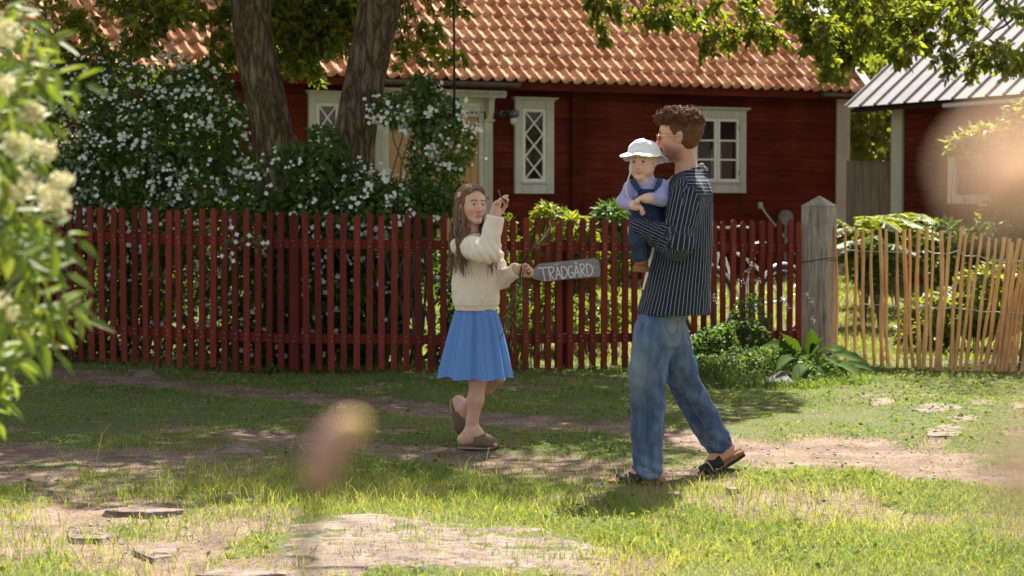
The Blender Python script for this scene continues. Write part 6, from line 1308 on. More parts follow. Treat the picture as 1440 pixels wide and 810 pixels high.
# sandals
M_strap = cloth('dark_sandal_strap', (.02, .017, .018), (.04, .035, .035), 80, rough=.6); M_cork = cloth('cork_footbed', (.22, .10, .05), (.34, .17, .09), 120); M_sole = cloth('dark_sole', (.03, .022, .02), (.05, .04, .035))
M_pale = cloth('pale_buckle_strap', (.35, .28, .25), (.45, .38, .33))
def sandal(ft, Lf, parent):
    heel, ball, toe, lat, up = ft; c0 = heel - toe * .035 - up * .028; rt = empty('sandal', c0); rt.parent = parent
    out = []
    for i in range(28):
        a_ = 6.2832 * i / 28; cx_ = math.cos(a_); sy = math.sin(a_); L_ = Lf + .045; u_ = L_ * .5 + cx_ * L_ * .5; w_ = .046 * abs(sy) ** .75 * (1 if sy > 0 else -1) * (1.08 if cx_ > 0 else .86); out.append((u_, w_))
    def sheet(h0, h1, grow, name, mat):
        q = MB(); n_ = len(out); vs = [toe * (u_) + lat * (w_ * grow) + up * h for h in (h0, h1) for u_, w_ in out]; q.add(vs, [tuple(range(n_ - 1, -1, -1)), tuple(range(n_, 2 * n_))] + [(i, (i + 1) % n_, n_ + (i + 1) % n_, n_ + i) for i in range(n_)]); q.build(name, mat, rt)
    sheet(-.012, .004, 1.02, 'sole', M_sole); sheet(.0045, .022, 1.0, 'footbed', M_cork)
    for (u0, u1, hh, mat, nm) in ((.125, .185, .052, M_strap, 'strap'), (.195, .235, .040, M_strap, 'strap'), (.187, .194, .049, M_pale, 'buckle_strap')):
        q = MB(); vs = []; K = 14
        for u_ in (u0, (u0 + u1) / 2, u1):
            for k in range(K + 1):
                a_ = math.pi * k / K; vs.append(toe * (u_ + .035 * .0) + lat * (.049 * math.cos(a_)) + up * (.012 + (hh + .012 * (u1 > .2) * 0 + (.018 if u_ < .15 else 0)) * math.sin(a_) ** .8))
        q.add(vs, [(r_ * (K + 1) + k, r_ * (K + 1) + k + 1, (r_ + 1) * (K + 1) + k + 1, (r_ + 1) * (K + 1) + k) for r_ in range(2) for k in range(K)]); o = q.build(nm, mat, rt, True); sm_ = o.modifiers.new('t', 'SOLIDIFY'); sm_.thickness = .004
    q = MB(); vs = []; K = 12
    for h in (.012, .045):
        for k in range(K + 1): a_ = R(90) + math.pi * k / K; vs.append(toe * (.045 + .043 * math.cos(a_)) + lat * (.040 * math.sin(a_)) + up * h)
    # heel side of the footbed wraps a little
    q.add([v for v in vs[:K + 1]] + [v - up * .02 for v in vs[K + 1:]], [(k, k + 1, K + 2 + k, K + 1 + k) for k in range(K)]); o = q.build('heel_cup', M_cork, rt, True); sm_ = o.modifiers.new('t', 'SOLIDIFY'); sm_.thickness = .005
sandal(ft1, .235, man); sandal(ft2, .23, man)
# sunglasses
q = MB(); M_gold = cloth('gold_wire', (.55, .38, .16), (.7, .5, .25), rough=.3); M_gold.node_tree.nodes['Principled BSDF'].inputs['Metallic'].default_value = .7
for s_ in (-1, 1): q.tube([hm(.100, .050 * s_, .008), hm(.09, .068 * s_, .008), hm(.02, .083 * s_, .004), hm(-.012, .085 * s_, .000)], .0026, 6)
q.tube([hm(.108, .015, .008), hm(.112, 0, .012), hm(.108, -.015, .008)], .0022, 5)
for s_ in (-1, 1): q.tube([hm(.107 - .012 * (1 + math.cos(a_)) * .25, (.033 + .024 * math.cos(a_)) * s_, -.004 + .020 * math.sin(a_)) for a_ in np.linspace(0, 6.2832, 19)], .002, 5)
gs_ = q.build('sunglasses', M_gold, man, True); m, N, L, B = newmat('dark_lens'); B.inputs['Base Color'].default_value = (.02, .012, .008, 1); B.inputs['Roughness'].default_value = .08; M_lens = m
for s_ in (-1, 1):
    q = MB(); q.add([hm(.1065 - .012 * (1 + math.cos(a_)) * .25, (.033 + .023 * math.cos(a_)) * s_, -.004 + .019 * math.sin(a_)) for a_ in np.linspace(0, 6.2832, 18, endpoint=False)], [tuple(range(18))]); o = q.build('lens', M_lens, man); o.parent = gs_
# hair: cropped sides, curls on top
M_hair, N, L, B = newmat('brown_hair'); n1 = noise(N, L, coords(N, L), 160, 4); r1 = ramp(N, [(.3, (.034, .015, .008)), (.7, (.19, .082, .038))]); L.new(n1.outputs[0], r1.inputs[0]); L.new(r1.outputs[0], B.inputs['Base Color']); B.inputs['Roughness'].default_value = .6; B.inputs['Specular IOR Level'].default_value = .08; bump(N, L, B, n1.outputs[0], .6, .004)
F_ = Field(*[np.arange(c - .15, c + .15, .0028) for c in H0]); E = lambda c, r, k=.02, cut=False: F_.ell(hm(*c), r, hm.M(), k, cut)
E((-.018, 0, .044), (.100, .083, .091)); E((-.038, 0, -.010), (.066, .074, .068)); E((.03, 0, .098), (.072, .068, .034)); E((-.042, 0, .070), (.055, .068, .042)); E((.075, 0, .085), (.028, .055, .024), .02)
E((.125, 0, -.02), (.055, .09, .088), .01, True); E((.07, 0, -.09), (.085, .12, .068), .02, True); E((.02, 0, -.145), (.12, .12, .058), .05, True); E((-.128, 0, -.100), (.062, .10, .075), .04, True)
for s_ in (-1, 1): E((-.000, .092 * s_, -.014), (.026, .022, .034), .01, True); E((.060, .085 * s_, -.03), (.045, .04, .055), .01, True)
def hair_d(V):
    f, l, u = hm.inv(V); t = sstep(.03, .09, u); return .002 + t * (.028 * (fbm(V[:, 0] * 48, V[:, 1] * 48, V[:, 2] * 48, 221, 2) - .42)) + .003 * (fbm(V[:, 0] * 120, V[:, 1] * 120, V[:, 2] * 120, 222, 2) - .5)
hr = organic('hair', F_, M_hair, man, 1, hair_d)
rs = random.Random(77); V_h = np.array([tuple(v_.co) for v_ in hr.data.vertices]); N_h = np.array([tuple(v_.normal) for v_ in hr.data.vertices]); f, l, u = hm.inv(V_h); top = np.where((u > .055) & (f > -.12))[0]; q = MB()
for i in range(760):
    j = rs.choice(top); p = Vector(V_h[j]); n_ = Vector(N_h[j]); t = n_.orthogonal().normalized(); t.rotate(Matrix.Rotation(rs.uniform(0, 6.28), 3, n_)); b_ = n_.cross(t); r = rs.uniform(.005, .010); ph = rs.uniform(0, 6.28); pts = []
    for k in range(9): a_ = ph + k * .8; pts.append(p + n_ * (-.003 + .0012 * k) + (t * math.cos(a_) + b_ * math.sin(a_)) * r + t * .0018 * k)
    q.tube(pts, [.0015] * 8 + [.0005], 3, caps=False)
cu_ = q.build('curls', M_hair, hr, True); cu_['kind'] = 'stuff'
# ---------------------------------------------------------------- THE GIRL
YG = 11.58
_b = G(668, 634); gb = Vector((_b.x, YG, 0)); gb.z = gzf(gb.x, gb.y)
def GP(px, py, dy=0.0): return P(px, py, YG + dy) - gb
hg = Frame(GP(663, 289, .0), (.50, -.86, .06), (.04, 0, 1), .88); z = lambda py: GP(668, py).z; x = lambda px, py=350: GP(px, py).x
shr, elr, wrr = GP(651, 346, -.08), GP(686, 355, -.30), GP(696, 308, -.30); shl, ell_, wrl = GP(688, 347, .06), GP(706, 394, .0), GP(725, 381, -.10)
F_ = Field(axis_steps([(x(625), x(756), .0034)]), axis_steps([(-.44, .42, .0034)]), axis_steps([(-.02, .32, .0034), (.32, z(395), .008), (z(395), z(362), .003), (z(362), z(325), .006), (z(325), z(255), .0024)]))
head(F_, hg, 'girl'); F_.chain([hg(-.015, 0, -.05), tuple(GP(664, 326, .0)), tuple(GP(664, 340, .02))], [.045, .043, .055], .02)
F_.loft([(z(335), x(668), 0, .08, .07), (z(360), x(669), 0, .095, .085), (z(400), x(668), 0, .09, .08), (z(435), x(668), 0, .07, .065), (z(460), x(667), 0, .08, .07), (z(480), x(667), 0, .075, .065)], .03)
for a, b_, c in ((shr, elr, wrr), (shl, ell_, wrl)): F_.chain([tuple(a), tuple(b_), tuple(c)], [.036, .030, .0215], .02)
hand(F_, wrr + Vector((0, 0, .004)), (.12, -.05, 1.0), (.85, -.45, 0), .175, 1, (.45, .75, .95, 1.1), .9)
hand(F_, wrl, (.95, -.10, .28), (-.1, -.7, -.7), .145, 1, (.85, .9, .95, 1.0), .9)
k1, a1 = GP(672, 535, -.06), GP(663, 608, -.03); k2, a2 = GP(700, 528, .02), GP(655, 572, .26)
F_.chain([tuple(GP(664, 465, -.05)), tuple(k1), tuple(GP(669, 562, -.05)), tuple(GP(664, 592, -.035)), tuple(a1)], [.058, .045, .043, .031, .027], .02)
F_.chain([tuple(GP(675, 465, .05)), tuple(k2), tuple(k2.lerp(a2, .35)), tuple(k2.lerp(a2, .8)), tuple(a2)], [.058, .044, .043, .031, .027], .02)
fg1 = foot(a1 + Vector((0, 0, .004)), (1, -.12, 0), .175); fg2 = foot(a2, (.25, -.25, -1.0), .170, 1)
girl = organic('person', F_, M_skin, None, 1, colf=facecol(hg, SKG, (.48, .17, .14), None, (.10, .06, .04))); girl.location = gb
tag(girl, 'long-haired girl in cream sweatshirt and blue skirt raising her hand', 'person')
eyes(hg, girl, (1, .1, .12), (.05, .06, .06))
# teeth between parted lips
q = MB(); q.tube([hg(.087, -.013, -.0695), hg(.093, 0, -.0690), hg(.087, .013, -.0695)], .0030, 6); q.build('teeth', cloth('tooth', (.6, .57, .5), (.65, .62, .55), bs=0), girl, True)
# sweatshirt
M_sweat = cloth('cream_sweatshirt', (.66, .58, .47), (.77, .69, .57), 220, bs=.3)
F_ = Field(*box_of([GP(632, 440, -.40), GP(742, 292, .2)], .035, .0044))
sec = [(326, 655, 680, .055), (334, 646, 690, .09), (345, 640, 697, .115), (365, 637, 700, .125), (395, 636, 702, .13), (420, 636, 701, .13), (429, 637, 699, .125), (437, 639, 697, .118)]
F_.loft([(z(p), (x(a) + x(b)) / 2, .0, (x(b) - x(a)) / 2, r) for p, a, b, r in sec], .02)
F_.cap(tuple(shr), tuple(elr), .064, .062, .03); F_.cap(tuple(elr), tuple(wrr + Vector((0, 0, -.004))), .058, .046, .02); F_.cap(tuple(shl), tuple(ell_), .058, .052, .03); F_.cap(tuple(ell_), tuple(wrl - Vector((.006, 0, 0))), .048, .042, .02)
cut1 = (wrr - elr).normalized(); F_.cap(tuple(wrr - cut1 * .0), tuple(wrr + cut1 * .03), .036, .040, .004, True)
cut2 = (wrl - ell_).normalized(); F_.cap(tuple(wrl - cut2 * .0), tuple(wrl + cut2 * .03), .032, .036, .004, True)
F_.cap(hg(-.01, 0, -.06), tuple(GP(667, 330, -.01)), .05, .050, .008, True)
def swd(V):
    d = .022 * (fbm(V[:, 0] * 15, V[:, 1] * 15, V[:, 2] * 9, 231, 3) - .5) + .007 * (fbm(V[:, 0] * 40, V[:, 1] * 40, V[:, 2] * 26, 232, 2) - .5); e, t = segd(V, tuple(elr), tuple(elr + Vector((.001, 0, 0)))); d += .006 * np.sin(V[:, 0] * 150 + V[:, 2] * 90) * np.exp(-(e / .08) ** 2)
    e, t = segd(V, tuple(shl), tuple(ell_)); d += np.where(e < .07, .004 * np.sin(t * 24), 0); e = np.linalg.norm(V - np.array(ell_), axis=1); d += .005 * np.sin(V[:, 0] * 130 - V[:, 2] * 90) * np.exp(-(e / .07) ** 2)
    d += np.where(V[:, 2] < z(429), -.004 + .0012 * np.sin(np.arctan2(V[:, 1], V[:, 0] - x(668)) * 90), 0); e, t = segd(V, tuple(shr), tuple(elr)); d += np.where(e < .075, .0045 * np.sin(t * 20 + V[:, 2] * 30), 0); return d
organic('sweatshirt', F_, M_sweat, girl, 2, swd)
for (c, ax_, r) in ((wrr, cut1, .041), (wrl, cut2, .037)):
    e1 = ax_.orthogonal().normalized(); e2 = ax_.cross(e1); q = MB(); q.tube([c + ax_ * .012 + (e1 * math.cos(a) + e2 * math.sin(a)) * r * .96 for a in np.linspace(0, 6.2832, 25)], .0050, 8, caps=False); q.tube([c + ax_ * .003 + (e1 * math.cos(a) + e2 * math.sin(a)) * (r + .003) for a in np.linspace(0, 6.2832, 25)], .0055, 8, caps=False); q.build('cuff', cloth('cream_cuff', (.68, .62, .52), (.76, .70, .60)), girl, True)
# skirt: gathered cloth falling in folds
M_skirt = cloth('blue_cotton', (.10, .22, .50), (.13, .27, .58), 350, bs=.2); nt_, nz_ = 260, 46; V_ = []; ph = [1.3, .4, 2.2, 5.1]
for shell in (0, 1):
    for i in range(nz_):
        t = i / (nz_ - 1)
        for j in range(nt_):
            a_ = 6.2832 * j / nt_; fold = (.22 * math.sin(31 * a_ + 2 * math.sin(5 * a_)) * (1 - .6 * t) + .62 * math.sin(9 * a_ + ph[0] + 1.1 * math.sin(2 * a_ + .7) + .5 * t) + .45 * math.sin(17 * a_ + ph[1]) * (1 - .5 * t) + .35 * math.sin(7 * a_ + ph[2])); xl, xr = x(643 + (620 - 643) * t ** .95), x(694 + (717 - 694) * t ** .8); cx_ = (xl + xr) / 2; rx = (xr - xl) / 2
            amp = .004 + .022 * t ** .7; rr_ = 1 + (fold * amp) / rx; r2 = (.100 + .090 * t); dz_ = -.009 * t * fold - .018 * t * math.cos(a_ + .2) * 0
            s_ = 1 - .004 / rx * shell; V_.append((cx_ + math.cos(a_) * rx * rr_ * s_, math.sin(a_) * r2 * (1 + fold * amp / r2) * s_, z(431) + (z(530) - z(431)) * t + dz_ + .005 * t * math.sin(2 * a_ + 1)))
V_ = np.array(V_); V_ += 0; o1 = nt_ * nz_; Fc = []
for sh_ in (0, 1):
    for i in range(nz_ - 1):
        for j in range(nt_): a_ = sh_ * o1 + i * nt_ + j; b_ = sh_ * o1 + i * nt_ + (j + 1) % nt_; f_ = (a_, b_, b_ + nt_, a_ + nt_); Fc.append(f_ if sh_ else f_[::-1])
for j in range(nt_): a_ = (nz_ - 1) * nt_ + j; b_ = (nz_ - 1) * nt_ + (j + 1) % nt_; Fc.append((a_, b_, b_ + o1, a_ + o1))
npmesh('skirt', V_, np.array(Fc), M_skirt, girl, True)
# clogs
M_clog = cloth('taupe_suede', (.13, .085, .06), (.19, .13, .095), 150, rough=.9); M_clsole = cloth('pale_cork_sole', (.30, .22, .16), (.40, .30, .22)); M_metalb = newmat('buckle')[0]; M_metalb.node_tree.nodes['Principled BSDF'].inputs['Metallic'].default_value = .9; M_metalb.node_tree.nodes['Principled BSDF'].inputs['Roughness'].default_value = .3
def clog(ft, Lf, parent):
    global F_
    heel, ball, toe, lat, up = ft; c0 = heel - toe * .03 - up * .030; rt = empty('clog', c0); rt.parent = parent; L_ = Lf + .04
    out = [(L_ * .5 + math.cos(a) * L_ * .5, .042 * abs(math.sin(a)) ** .7 * (1 if math.sin(a) > 0 else -1) * (1.1 if math.cos(a) > 0 else .85)) for a in np.linspace(0, 6.2832, 30, endpoint=False)]; n_ = 30
    for h0, h1, g_, nm, mt in ((-.006, .003, 1.03, 'sole', M_clsole), (.0035, .020, 1.0, 'footbed', M_clog)):
        q = MB(); q.add([toe * u_ + lat * w_ * g_ + up * (h + .008 * max(0, (u_ / L_ - .8) * 5) ** 2) for h in (h0, h1) for u_, w_ in out], [tuple(range(n_ - 1, -1, -1)), tuple(range(n_, 2 * n_))] + [(i, (i + 1) % n_, n_ + (i + 1) % n_, n_ + i) for i in range(n_)]); q.build(nm, mt, rt)
    q = MB(); vs = []; K = 16; us = np.linspace(.40, 1.0, 12)
    for u_ in us:
        t = (u_ - .40) / .60; hh = .070 * (1 - t) ** .7 + .028 * (1 - t ** 3) ** .5 * t + .004; w_ = .047 * (1 - max(0, (t - .55) / .45) ** 2.2) ** .5 * 1.05 + .0005
        for k in range(K + 1): a_ = math.pi * k / K; vs.append(toe * (u_ * L_ + .010) + lat * w_ * math.cos(a_) + up * (.010 + hh * math.sin(a_) ** .75))
    q.add(vs, [(r_ * (K + 1) + k, r_ * (K + 1) + k + 1, (r_ + 1) * (K + 1) + k + 1, (r_ + 1) * (K + 1) + k) for r_ in range(11) for k in range(K)]); o = q.build('upper', M_clog, rt, True); o.modifiers.new('t', 'SOLIDIFY').thickness = .004
    q = MB(); q.tube([toe * (.46 * L_) + lat * .049 * math.cos(a) * 1.0 + up * (.014 + .066 * math.sin(a) ** .75) for a in np.linspace(.15, 2.99, 14)], .006, 6); q.build('strap', M_clog, rt, True)
    q = MB(); s_ = -1 if (lat.y > 0) else 1; q.box(toe * (.46 * L_) + lat * .049 * s_ * .72 + up * .062, (.012, .008, .020), bev=.002); q.build('buckle', M_metalb, rt)
clog(fg1, .175, girl); clog(fg2, .170, girl)
# long wavy hair: a core that covers the scalp, then locks falling from it
M_ghair, N, L, B = newmat('light_brown_hair'); a = attr(N, 'v'); r1 = ramp(N, [(0, (.06, .034, .019)), (.5, (.155, .092, .056)), (1, (.31, .20, .13))]); L.new(a.outputs['Fac'], r1.inputs[0]); L.new(r1.outputs[0], B.inputs['Base Color']); B.inputs['Roughness'].default_value = .55; B.inputs['Specular IOR Level'].default_value = .12
F_ = Field(*[np.arange(c - .17, c + .15, .003) for c in hg.o]); E = lambda c, r, k=.02, cut=False: F_.ell(hg(*c), [q * .9 for q in r], hg.M(), k, cut)
E((-.020, 0, .042), (.104, .086, .094)); E((-.050, 0, -.03), (.070, .085, .10)); E((-.055, 0, -.10), (.05, .09, .08)); E((.045, 0, .085), (.052, .066, .036))
E((.124, 0, .014), (.068, .074, .100), .012, True); E((.08, 0, -.09), (.09, .070, .085), .02, True); E((.075, 0, .02), (.050, .060, .055), .015, True)
ghc = organic('hair', F_, M_ghair, girl, 1, lambda V: .010 * (fbm(V[:, 0] * 110, V[:, 1] * 110, V[:, 2] * 16, 241, 2) - .5), {'v': lambda V: .15 + .75 * fbm(V[:, 0] * 140, V[:, 1] * 140, V[:, 2] * 18, 242, 2)})
rs = random.Random(8); q = MB(); nl_ = 0
for i in range(560):
    phi = rs.uniform(-2.6, 2.6); 
    # angle round the head measured from the back; locks leave the parting and fall past the ear
    st = hg(.045 - .05 * rs.random() - .03 * math.cos(phi), .016 * math.sin(phi) + rs.uniform(-.004, .004), .118 if phi > 5 else .122); side_ = Vector(hg(-.035 - .068 * math.cos(phi), .094 * math.sin(phi), .01)); low = Vector(hg(-.03 - .075 * math.cos(phi), .098 * math.sin(phi), -.09))
    if Vector(side_ - hg.o).dot(hg.f) > .022: continue
    left = (side_ - hg.o).x < 0
    if left: d_ = rs.choice((-1, 0)); end = GP(rs.gauss(638, 4) if d_ else rs.gauss(650, 6), rs.uniform(352, 392), rs.uniform(-.10, .06) if d_ else -.185); mid = GP(rs.gauss(639, 4) if d_ else rs.gauss(650, 5), rs.uniform(320, 345), rs.uniform(-.13, .02) if d_ else -.17)
    elif (side_ - hg.o).y < 0 or rs.random() < .5: end = GP(rs.gauss(694, 6), rs.uniform(355, 392), rs.uniform(-.17, -.14)); mid = GP(rs.gauss(686, 4), rs.uniform(325, 345), -.15)
    else: end = GP(rs.gauss(690, 8), rs.uniform(350, 395), .12); mid = GP(rs.gauss(686, 4), 335, .10)
    kn = [Vector(st), Vector(st).lerp(side_, .5) + (Vector(st).lerp(side_, .5) - hg.o).normalized() * .020, side_, low, mid, end]; pts = []; amp = rs.uniform(.002, .006); fr2 = rs.uniform(1.5, 3); p0 = rs.uniform(0, 6)
    A = np.array([tuple(p) for p in kn]); S = np.linspace(0, 5, 22); C_ = np.stack([np.interp(S, range(6), A[:, k]) for k in range(3)], 1)
    for _ in range(3): C_[1:-1] = (C_[:-2] + 2 * C_[1:-1] + C_[2:]) / 4
    for k in range(22): t = k / 21; pts.append(Vector(C_[k]) + Vector((math.sin(p0 + t * 6.28 * fr2), math.cos(p0 + t * 6.28 * fr2) * .6, 0)) * amp * (t > .3) * t * 1.6)
    r = rs.uniform(.0016, .0036); q.tube(pts, [r * min(1, .4 + k / 5) * (1 if k < 17 else (22 - k) / 5) for k in range(22)], 5, a=min(1, max(0, rs.gauss(.5, .22))), caps=False)
lk = q.build('locks', M_ghair, ghc, True); lk['kind'] = 'stuff'
M_pink = cloth('pink_clip', (.55, .25, .25), (.7, .4, .4), 50); M_redb = cloth('red_ribbon', (.28, .02, .03), (.38, .04, .05), 50)
q = MB(); c = Vector(hg(.01, -.094, .062))
for k in range(6): a_ = k * 1.047; V, Fc = uvball(tuple(c + (Vector(hg.f) * math.cos(a_) + Vector(hg.u) * math.sin(a_)) * .010), .007, None, 5); q.add([tuple(v_) for v_ in V], [tuple(f_) for f_ in Fc])
q.build('hair_clip', M_pink, girl, True)
q = MB(); c = Vector(hg(.045, .078, .045)); q.prism([(0, 0), (.014, .012), (.016, -.008)], Matrix.Translation(c) @ Matrix.Rotation(R(90), 4, 'X'), .006); q.prism([(0, 0), (-.012, -.014), (-.002, -.018)], Matrix.Translation(c) @ Matrix.Rotation(R(90), 4, 'X'), .006); q.build('hair_bow', M_redb, girl)
# what she holds: a twig up high, a bunch of grass low
tg = empty('twig', gb + GP(703, 282, -.33)); tb = Vector(tg.location); tag(tg, 'short brown twig held up between the girl\'s fingers', 'twig'); q = MB(); q.tube([gb + GP(713, 288, -.36) - tb, gb + GP(704, 276, -.36) - tb, gb + GP(701, 267, -.36) - tb], [.003, .004, .006], 6); q.build('stem', M_twig, tg, True)
cs = []; q = MB(); rs = random.Random(3)
for k in range(4): q.tube([gb + GP(704, 277, -.36) - tb, gb + GP(706 + 3 * k, 279 + 2 * k, -.37) - tb], .0025, 4)
q.build('bark_curl', M_hair, tg, True)
gr = empty('grass_bunch', gb + GP(732, 375, -.14)); tb = Vector(gr.location); tag(gr, 'loose bunch of long grass stems held in the girl\'s lower hand', 'grass bunch')
ends = [(775, 322), (790, 300), (782, 318), (768, 335), (800, 291), (760, 340), (778, 330), (712, 475), (715, 500), (706, 480), (720, 440), (716, 470), (724, 455), (735, 430), (708, 460)]
q = MB(); cs = []; axs = []
for k, (a_, b_) in enumerate(ends):
    h_ = gb + GP(733, 373, -.15 + rs.uniform(-.01, .01)) - tb; e = gb + GP(a_ + rs.uniform(-3, 3), b_, -.15 + rs.uniform(-.08, .05)) - tb; m_ = h_.lerp(e, .5) + Vector((.012 * (1 if b_ > 400 else -1), 0, .015)); q.tube([h_, m_, e], [.0022, .0018, .0008], 4)
    for j in range(9): t = .35 + .65 * rs.random(); p = h_.lerp(e, t) + Vector((0, 0, .01)); cs.append(tuple(p)); axs.append(tuple((e - h_).normalized() + Vector([rs.gauss(0, .35) for _ in range(3)])))
M_stem = leafmat('grass_stem', (.05, .07, .02), (.12, .15, .04), (.24, .22, .09), trans=.3); q.build('stalks', M_stem, gr, True); k = len(cs); leafobj('blades', np.array(cs), np.array(axs), rdir(k), .05, .005, RNG.random(k), M_stem, gr)

# ---------------------------------------------------------------- THE BABY
YB = YM - .07
bb0 = P(905, 330, YB)
def BP(px, py, dy=0.0): return P(px, py, YB + dy) - bb0
hb = Frame(BP(905, 227, .0), (-.42, -.90, -.04), (0, 0, 1), .74); z = lambda py: BP(905, py).z; x = lambda px: BP(px, 280).x
s1, e1_, w1_ = BP(888, 263, -.01), BP(877, 284, -.05), BP(893, 289, -.13); s2, e2_, w2_ = BP(930, 263, -.02), BP(931, 281, -.10), BP(911, 279, -.15)
F_ = Field(axis_steps([(x(862), x(955), .0026)]), axis_steps([(-.22, .20, .0026)]), axis_steps([(z(385), z(260), .0035), (z(260), z(185), .0024)]))
head(F_, hb, 'baby'); F_.chain([hb(-.01, 0, -.05), tuple(BP(909, 256, .01))], [.036, .042], .02)
F_.loft([(z(255), x(909), .0, .06, .05), (z(275), x(909), .0, .075, .06), (z(300), x(910), 0, .075, .065), (z(322), x(911), 0, .07, .065)], .03)
for a, b_, c in ((s1, e1_, w1_), (s2, e2_, w2_)): F_.chain([tuple(a), tuple(b_), tuple(c)], [.026, .022, .017], .015)
hand(F_, w1_, (.45, -.25, -.20), (.3, -.3, -.8), .085, 1, (.7, .75, .8, .8), .7); hand(F_, w2_, (-.85, -.25, .0), (-.1, .1, -.9), .090, -1, (.55, .6, .65, .7), .6)
lk1 = [BP(905, 315, -.03), BP(897, 335, -.10), BP(901, 366, -.06)]; lk2 = [BP(915, 315, .05), BP(905, 332, .10), BP(905, 360, .10)]
for lk_ in (lk1, lk2): F_.chain([tuple(p) for p in lk_], [.042, .035, .024], .02)
baby = organic('person', F_, M_skin, None, 1, colf=facecol(hb, SKB, (.52, .20, .17), None, (.30, .19, .12), (.60, .27, .22))); baby.location = bb0
tag(baby, 'baby in white sun hat and denim dungarees on the man\'s arm', 'person'); eyes(hb, baby, (1, 0, -.1), (.03, .025, .02))
M_ging, N, L, B = newmat('fine_blue_check'); v = coords(N, L); ck = N.new('ShaderNodeTexWave'); ck.inputs['Scale'].default_value = 55; ck.bands_direction = 'X'; L.new(v, ck.inputs[0]); ck2 = N.new('ShaderNodeTexWave'); ck2.inputs['Scale'].default_value = 55; ck2.bands_direction = 'Z'; L.new(v, ck2.inputs[0])
c_ = mixc(N, L, ck.outputs[1], (.16, .17, .38), (.36, .36, .58)); L.new(mixc(N, L, ck2.outputs[1], c_, (.40, .40, .60)), B.inputs['Base Color']); B.inputs['Roughness'].default_value = .85
F_ = Field(*box_of([BP(866, 305, -.17), BP(945, 248, .09)], .02, .0036)); F_.loft([(z(303), x(909), 0, .082, .07), (z(275), x(909), 0, .082, .066), (z(256), x(909), 0, .07, .056), (z(250), x(908), 0, .048, .046)], .015)
F_.chain([tuple(s1), tuple(e1_), tuple(w1_ - (w1_ - e1_).normalized() * .006)], [.036, .033, .023], .012); F_.chain([tuple(s2), tuple(e2_), tuple(w2_ - (w2_ - e2_).normalized() * .006)], [.037, .033, .023], .012)
F_.cap(hb(-.005, 0, -.07), tuple(BP(907, 252, -.005)), .034, .038, .006, True)
organic('blouse', F_, M_ging, baby, 2, lambda V: .016 * (fbm(V[:, 0] * 30, V[:, 1] * 30, V[:, 2] * 25, 251, 3) - .5))
M_indigo = cloth('indigo_denim', (.018, .030, .075), (.035, .055, .115), 200, c3=(.05, .075, .14), s2=12)
F_ = Field(*box_of([BP(880, 372, -.16), BP(940, 256, .16)], .03, .004)); F_.loft([(z(326), x(911), 0, .090, .084), (z(300), x(910), 0, .088, .080), (z(283), x(909), 0, .084, .074), (z(266), x(908), -.012, .055, .062)], .012)
for lk_, zz in ((lk1, 0), (lk2, 0)): F_.chain([tuple(lk_[0]), tuple(lk_[1]), tuple(lk_[1].lerp(lk_[2], .7))], [.056, .046, .038], .02); F_.cap(tuple(lk_[1].lerp(lk_[2], .62)), tuple(lk_[1].lerp(lk_[2], .72)), .041, .041, .004)
dung = organic('dungarees', F_, M_indigo, baby, 2, lambda V: .008 * (fbm(V[:, 0] * 26, V[:, 1] * 26, V[:, 2] * 20, 253, 3) - .5))
def ribbon(pts, wd, th, name, mat, parent, nrm=Vector((0, -1, .2))):
    q = MB(); n_ = len(pts); vs = []
    for i, p in enumerate(pts):
        t = (pts[min(i + 1, n_ - 1)] - pts[max(i - 1, 0)]).normalized(); s_ = t.cross(nrm).normalized(); nn = s_.cross(t)
        for a_, b_ in ((-1, 0), (1, 0), (1, 1), (-1, 1)): vs.append(p + s_ * wd / 2 * a_ + nn * th * (b_ - .5))
    q.add(vs, [(i * 4 + k, i * 4 + (k + 1) % 4, i * 4 + 4 + (k + 1) % 4, i * 4 + 4 + k) for i in range(n_ - 1) for k in range(4)] + [(3, 2, 1, 0), tuple(range(n_ * 4 - 4, n_ * 4))]); return q.build(name, mat, parent, False)
for ln in ([(889, 253, -.045), (893, 259, -.068), (899, 268, -.082)], [(928, 251, -.045), (926, 259, -.072), (922, 268, -.082)]): ribbon(dens([BP(*p) for p in ln], 4), .026, .007, 'strap', M_indigo, baby)
M_bshoe = cloth('tan_leather', (.22, .09, .04), (.32, .14, .065), 60, rough=.5)
for lk_, nm in ((lk1, 0), (lk2, 1)):
    c = lk_[2]; F_ = Field(*[np.arange(q - .08, q + .08, .003) for q in c]); F_.cap(tuple(c + Vector((.005, 0, .004))), tuple(c + Vector((.002, -.002, -.026))), .026, .027, .01); F_.ell(tuple(c + Vector((.000, -.016, -.036))), (.036, .045, .017), [(.8, -.6, 0), (.6, .8, 0), (0, 0, 1)], .015); F_.ell(tuple(c + Vector((.000, -.016, -.049))), (.040, .049, .008), [(.8, -.6, 0), (.6, .8, 0), (0, 0, 1)], .004)
    organic('shoe', F_, M_bshoe, baby, 1)
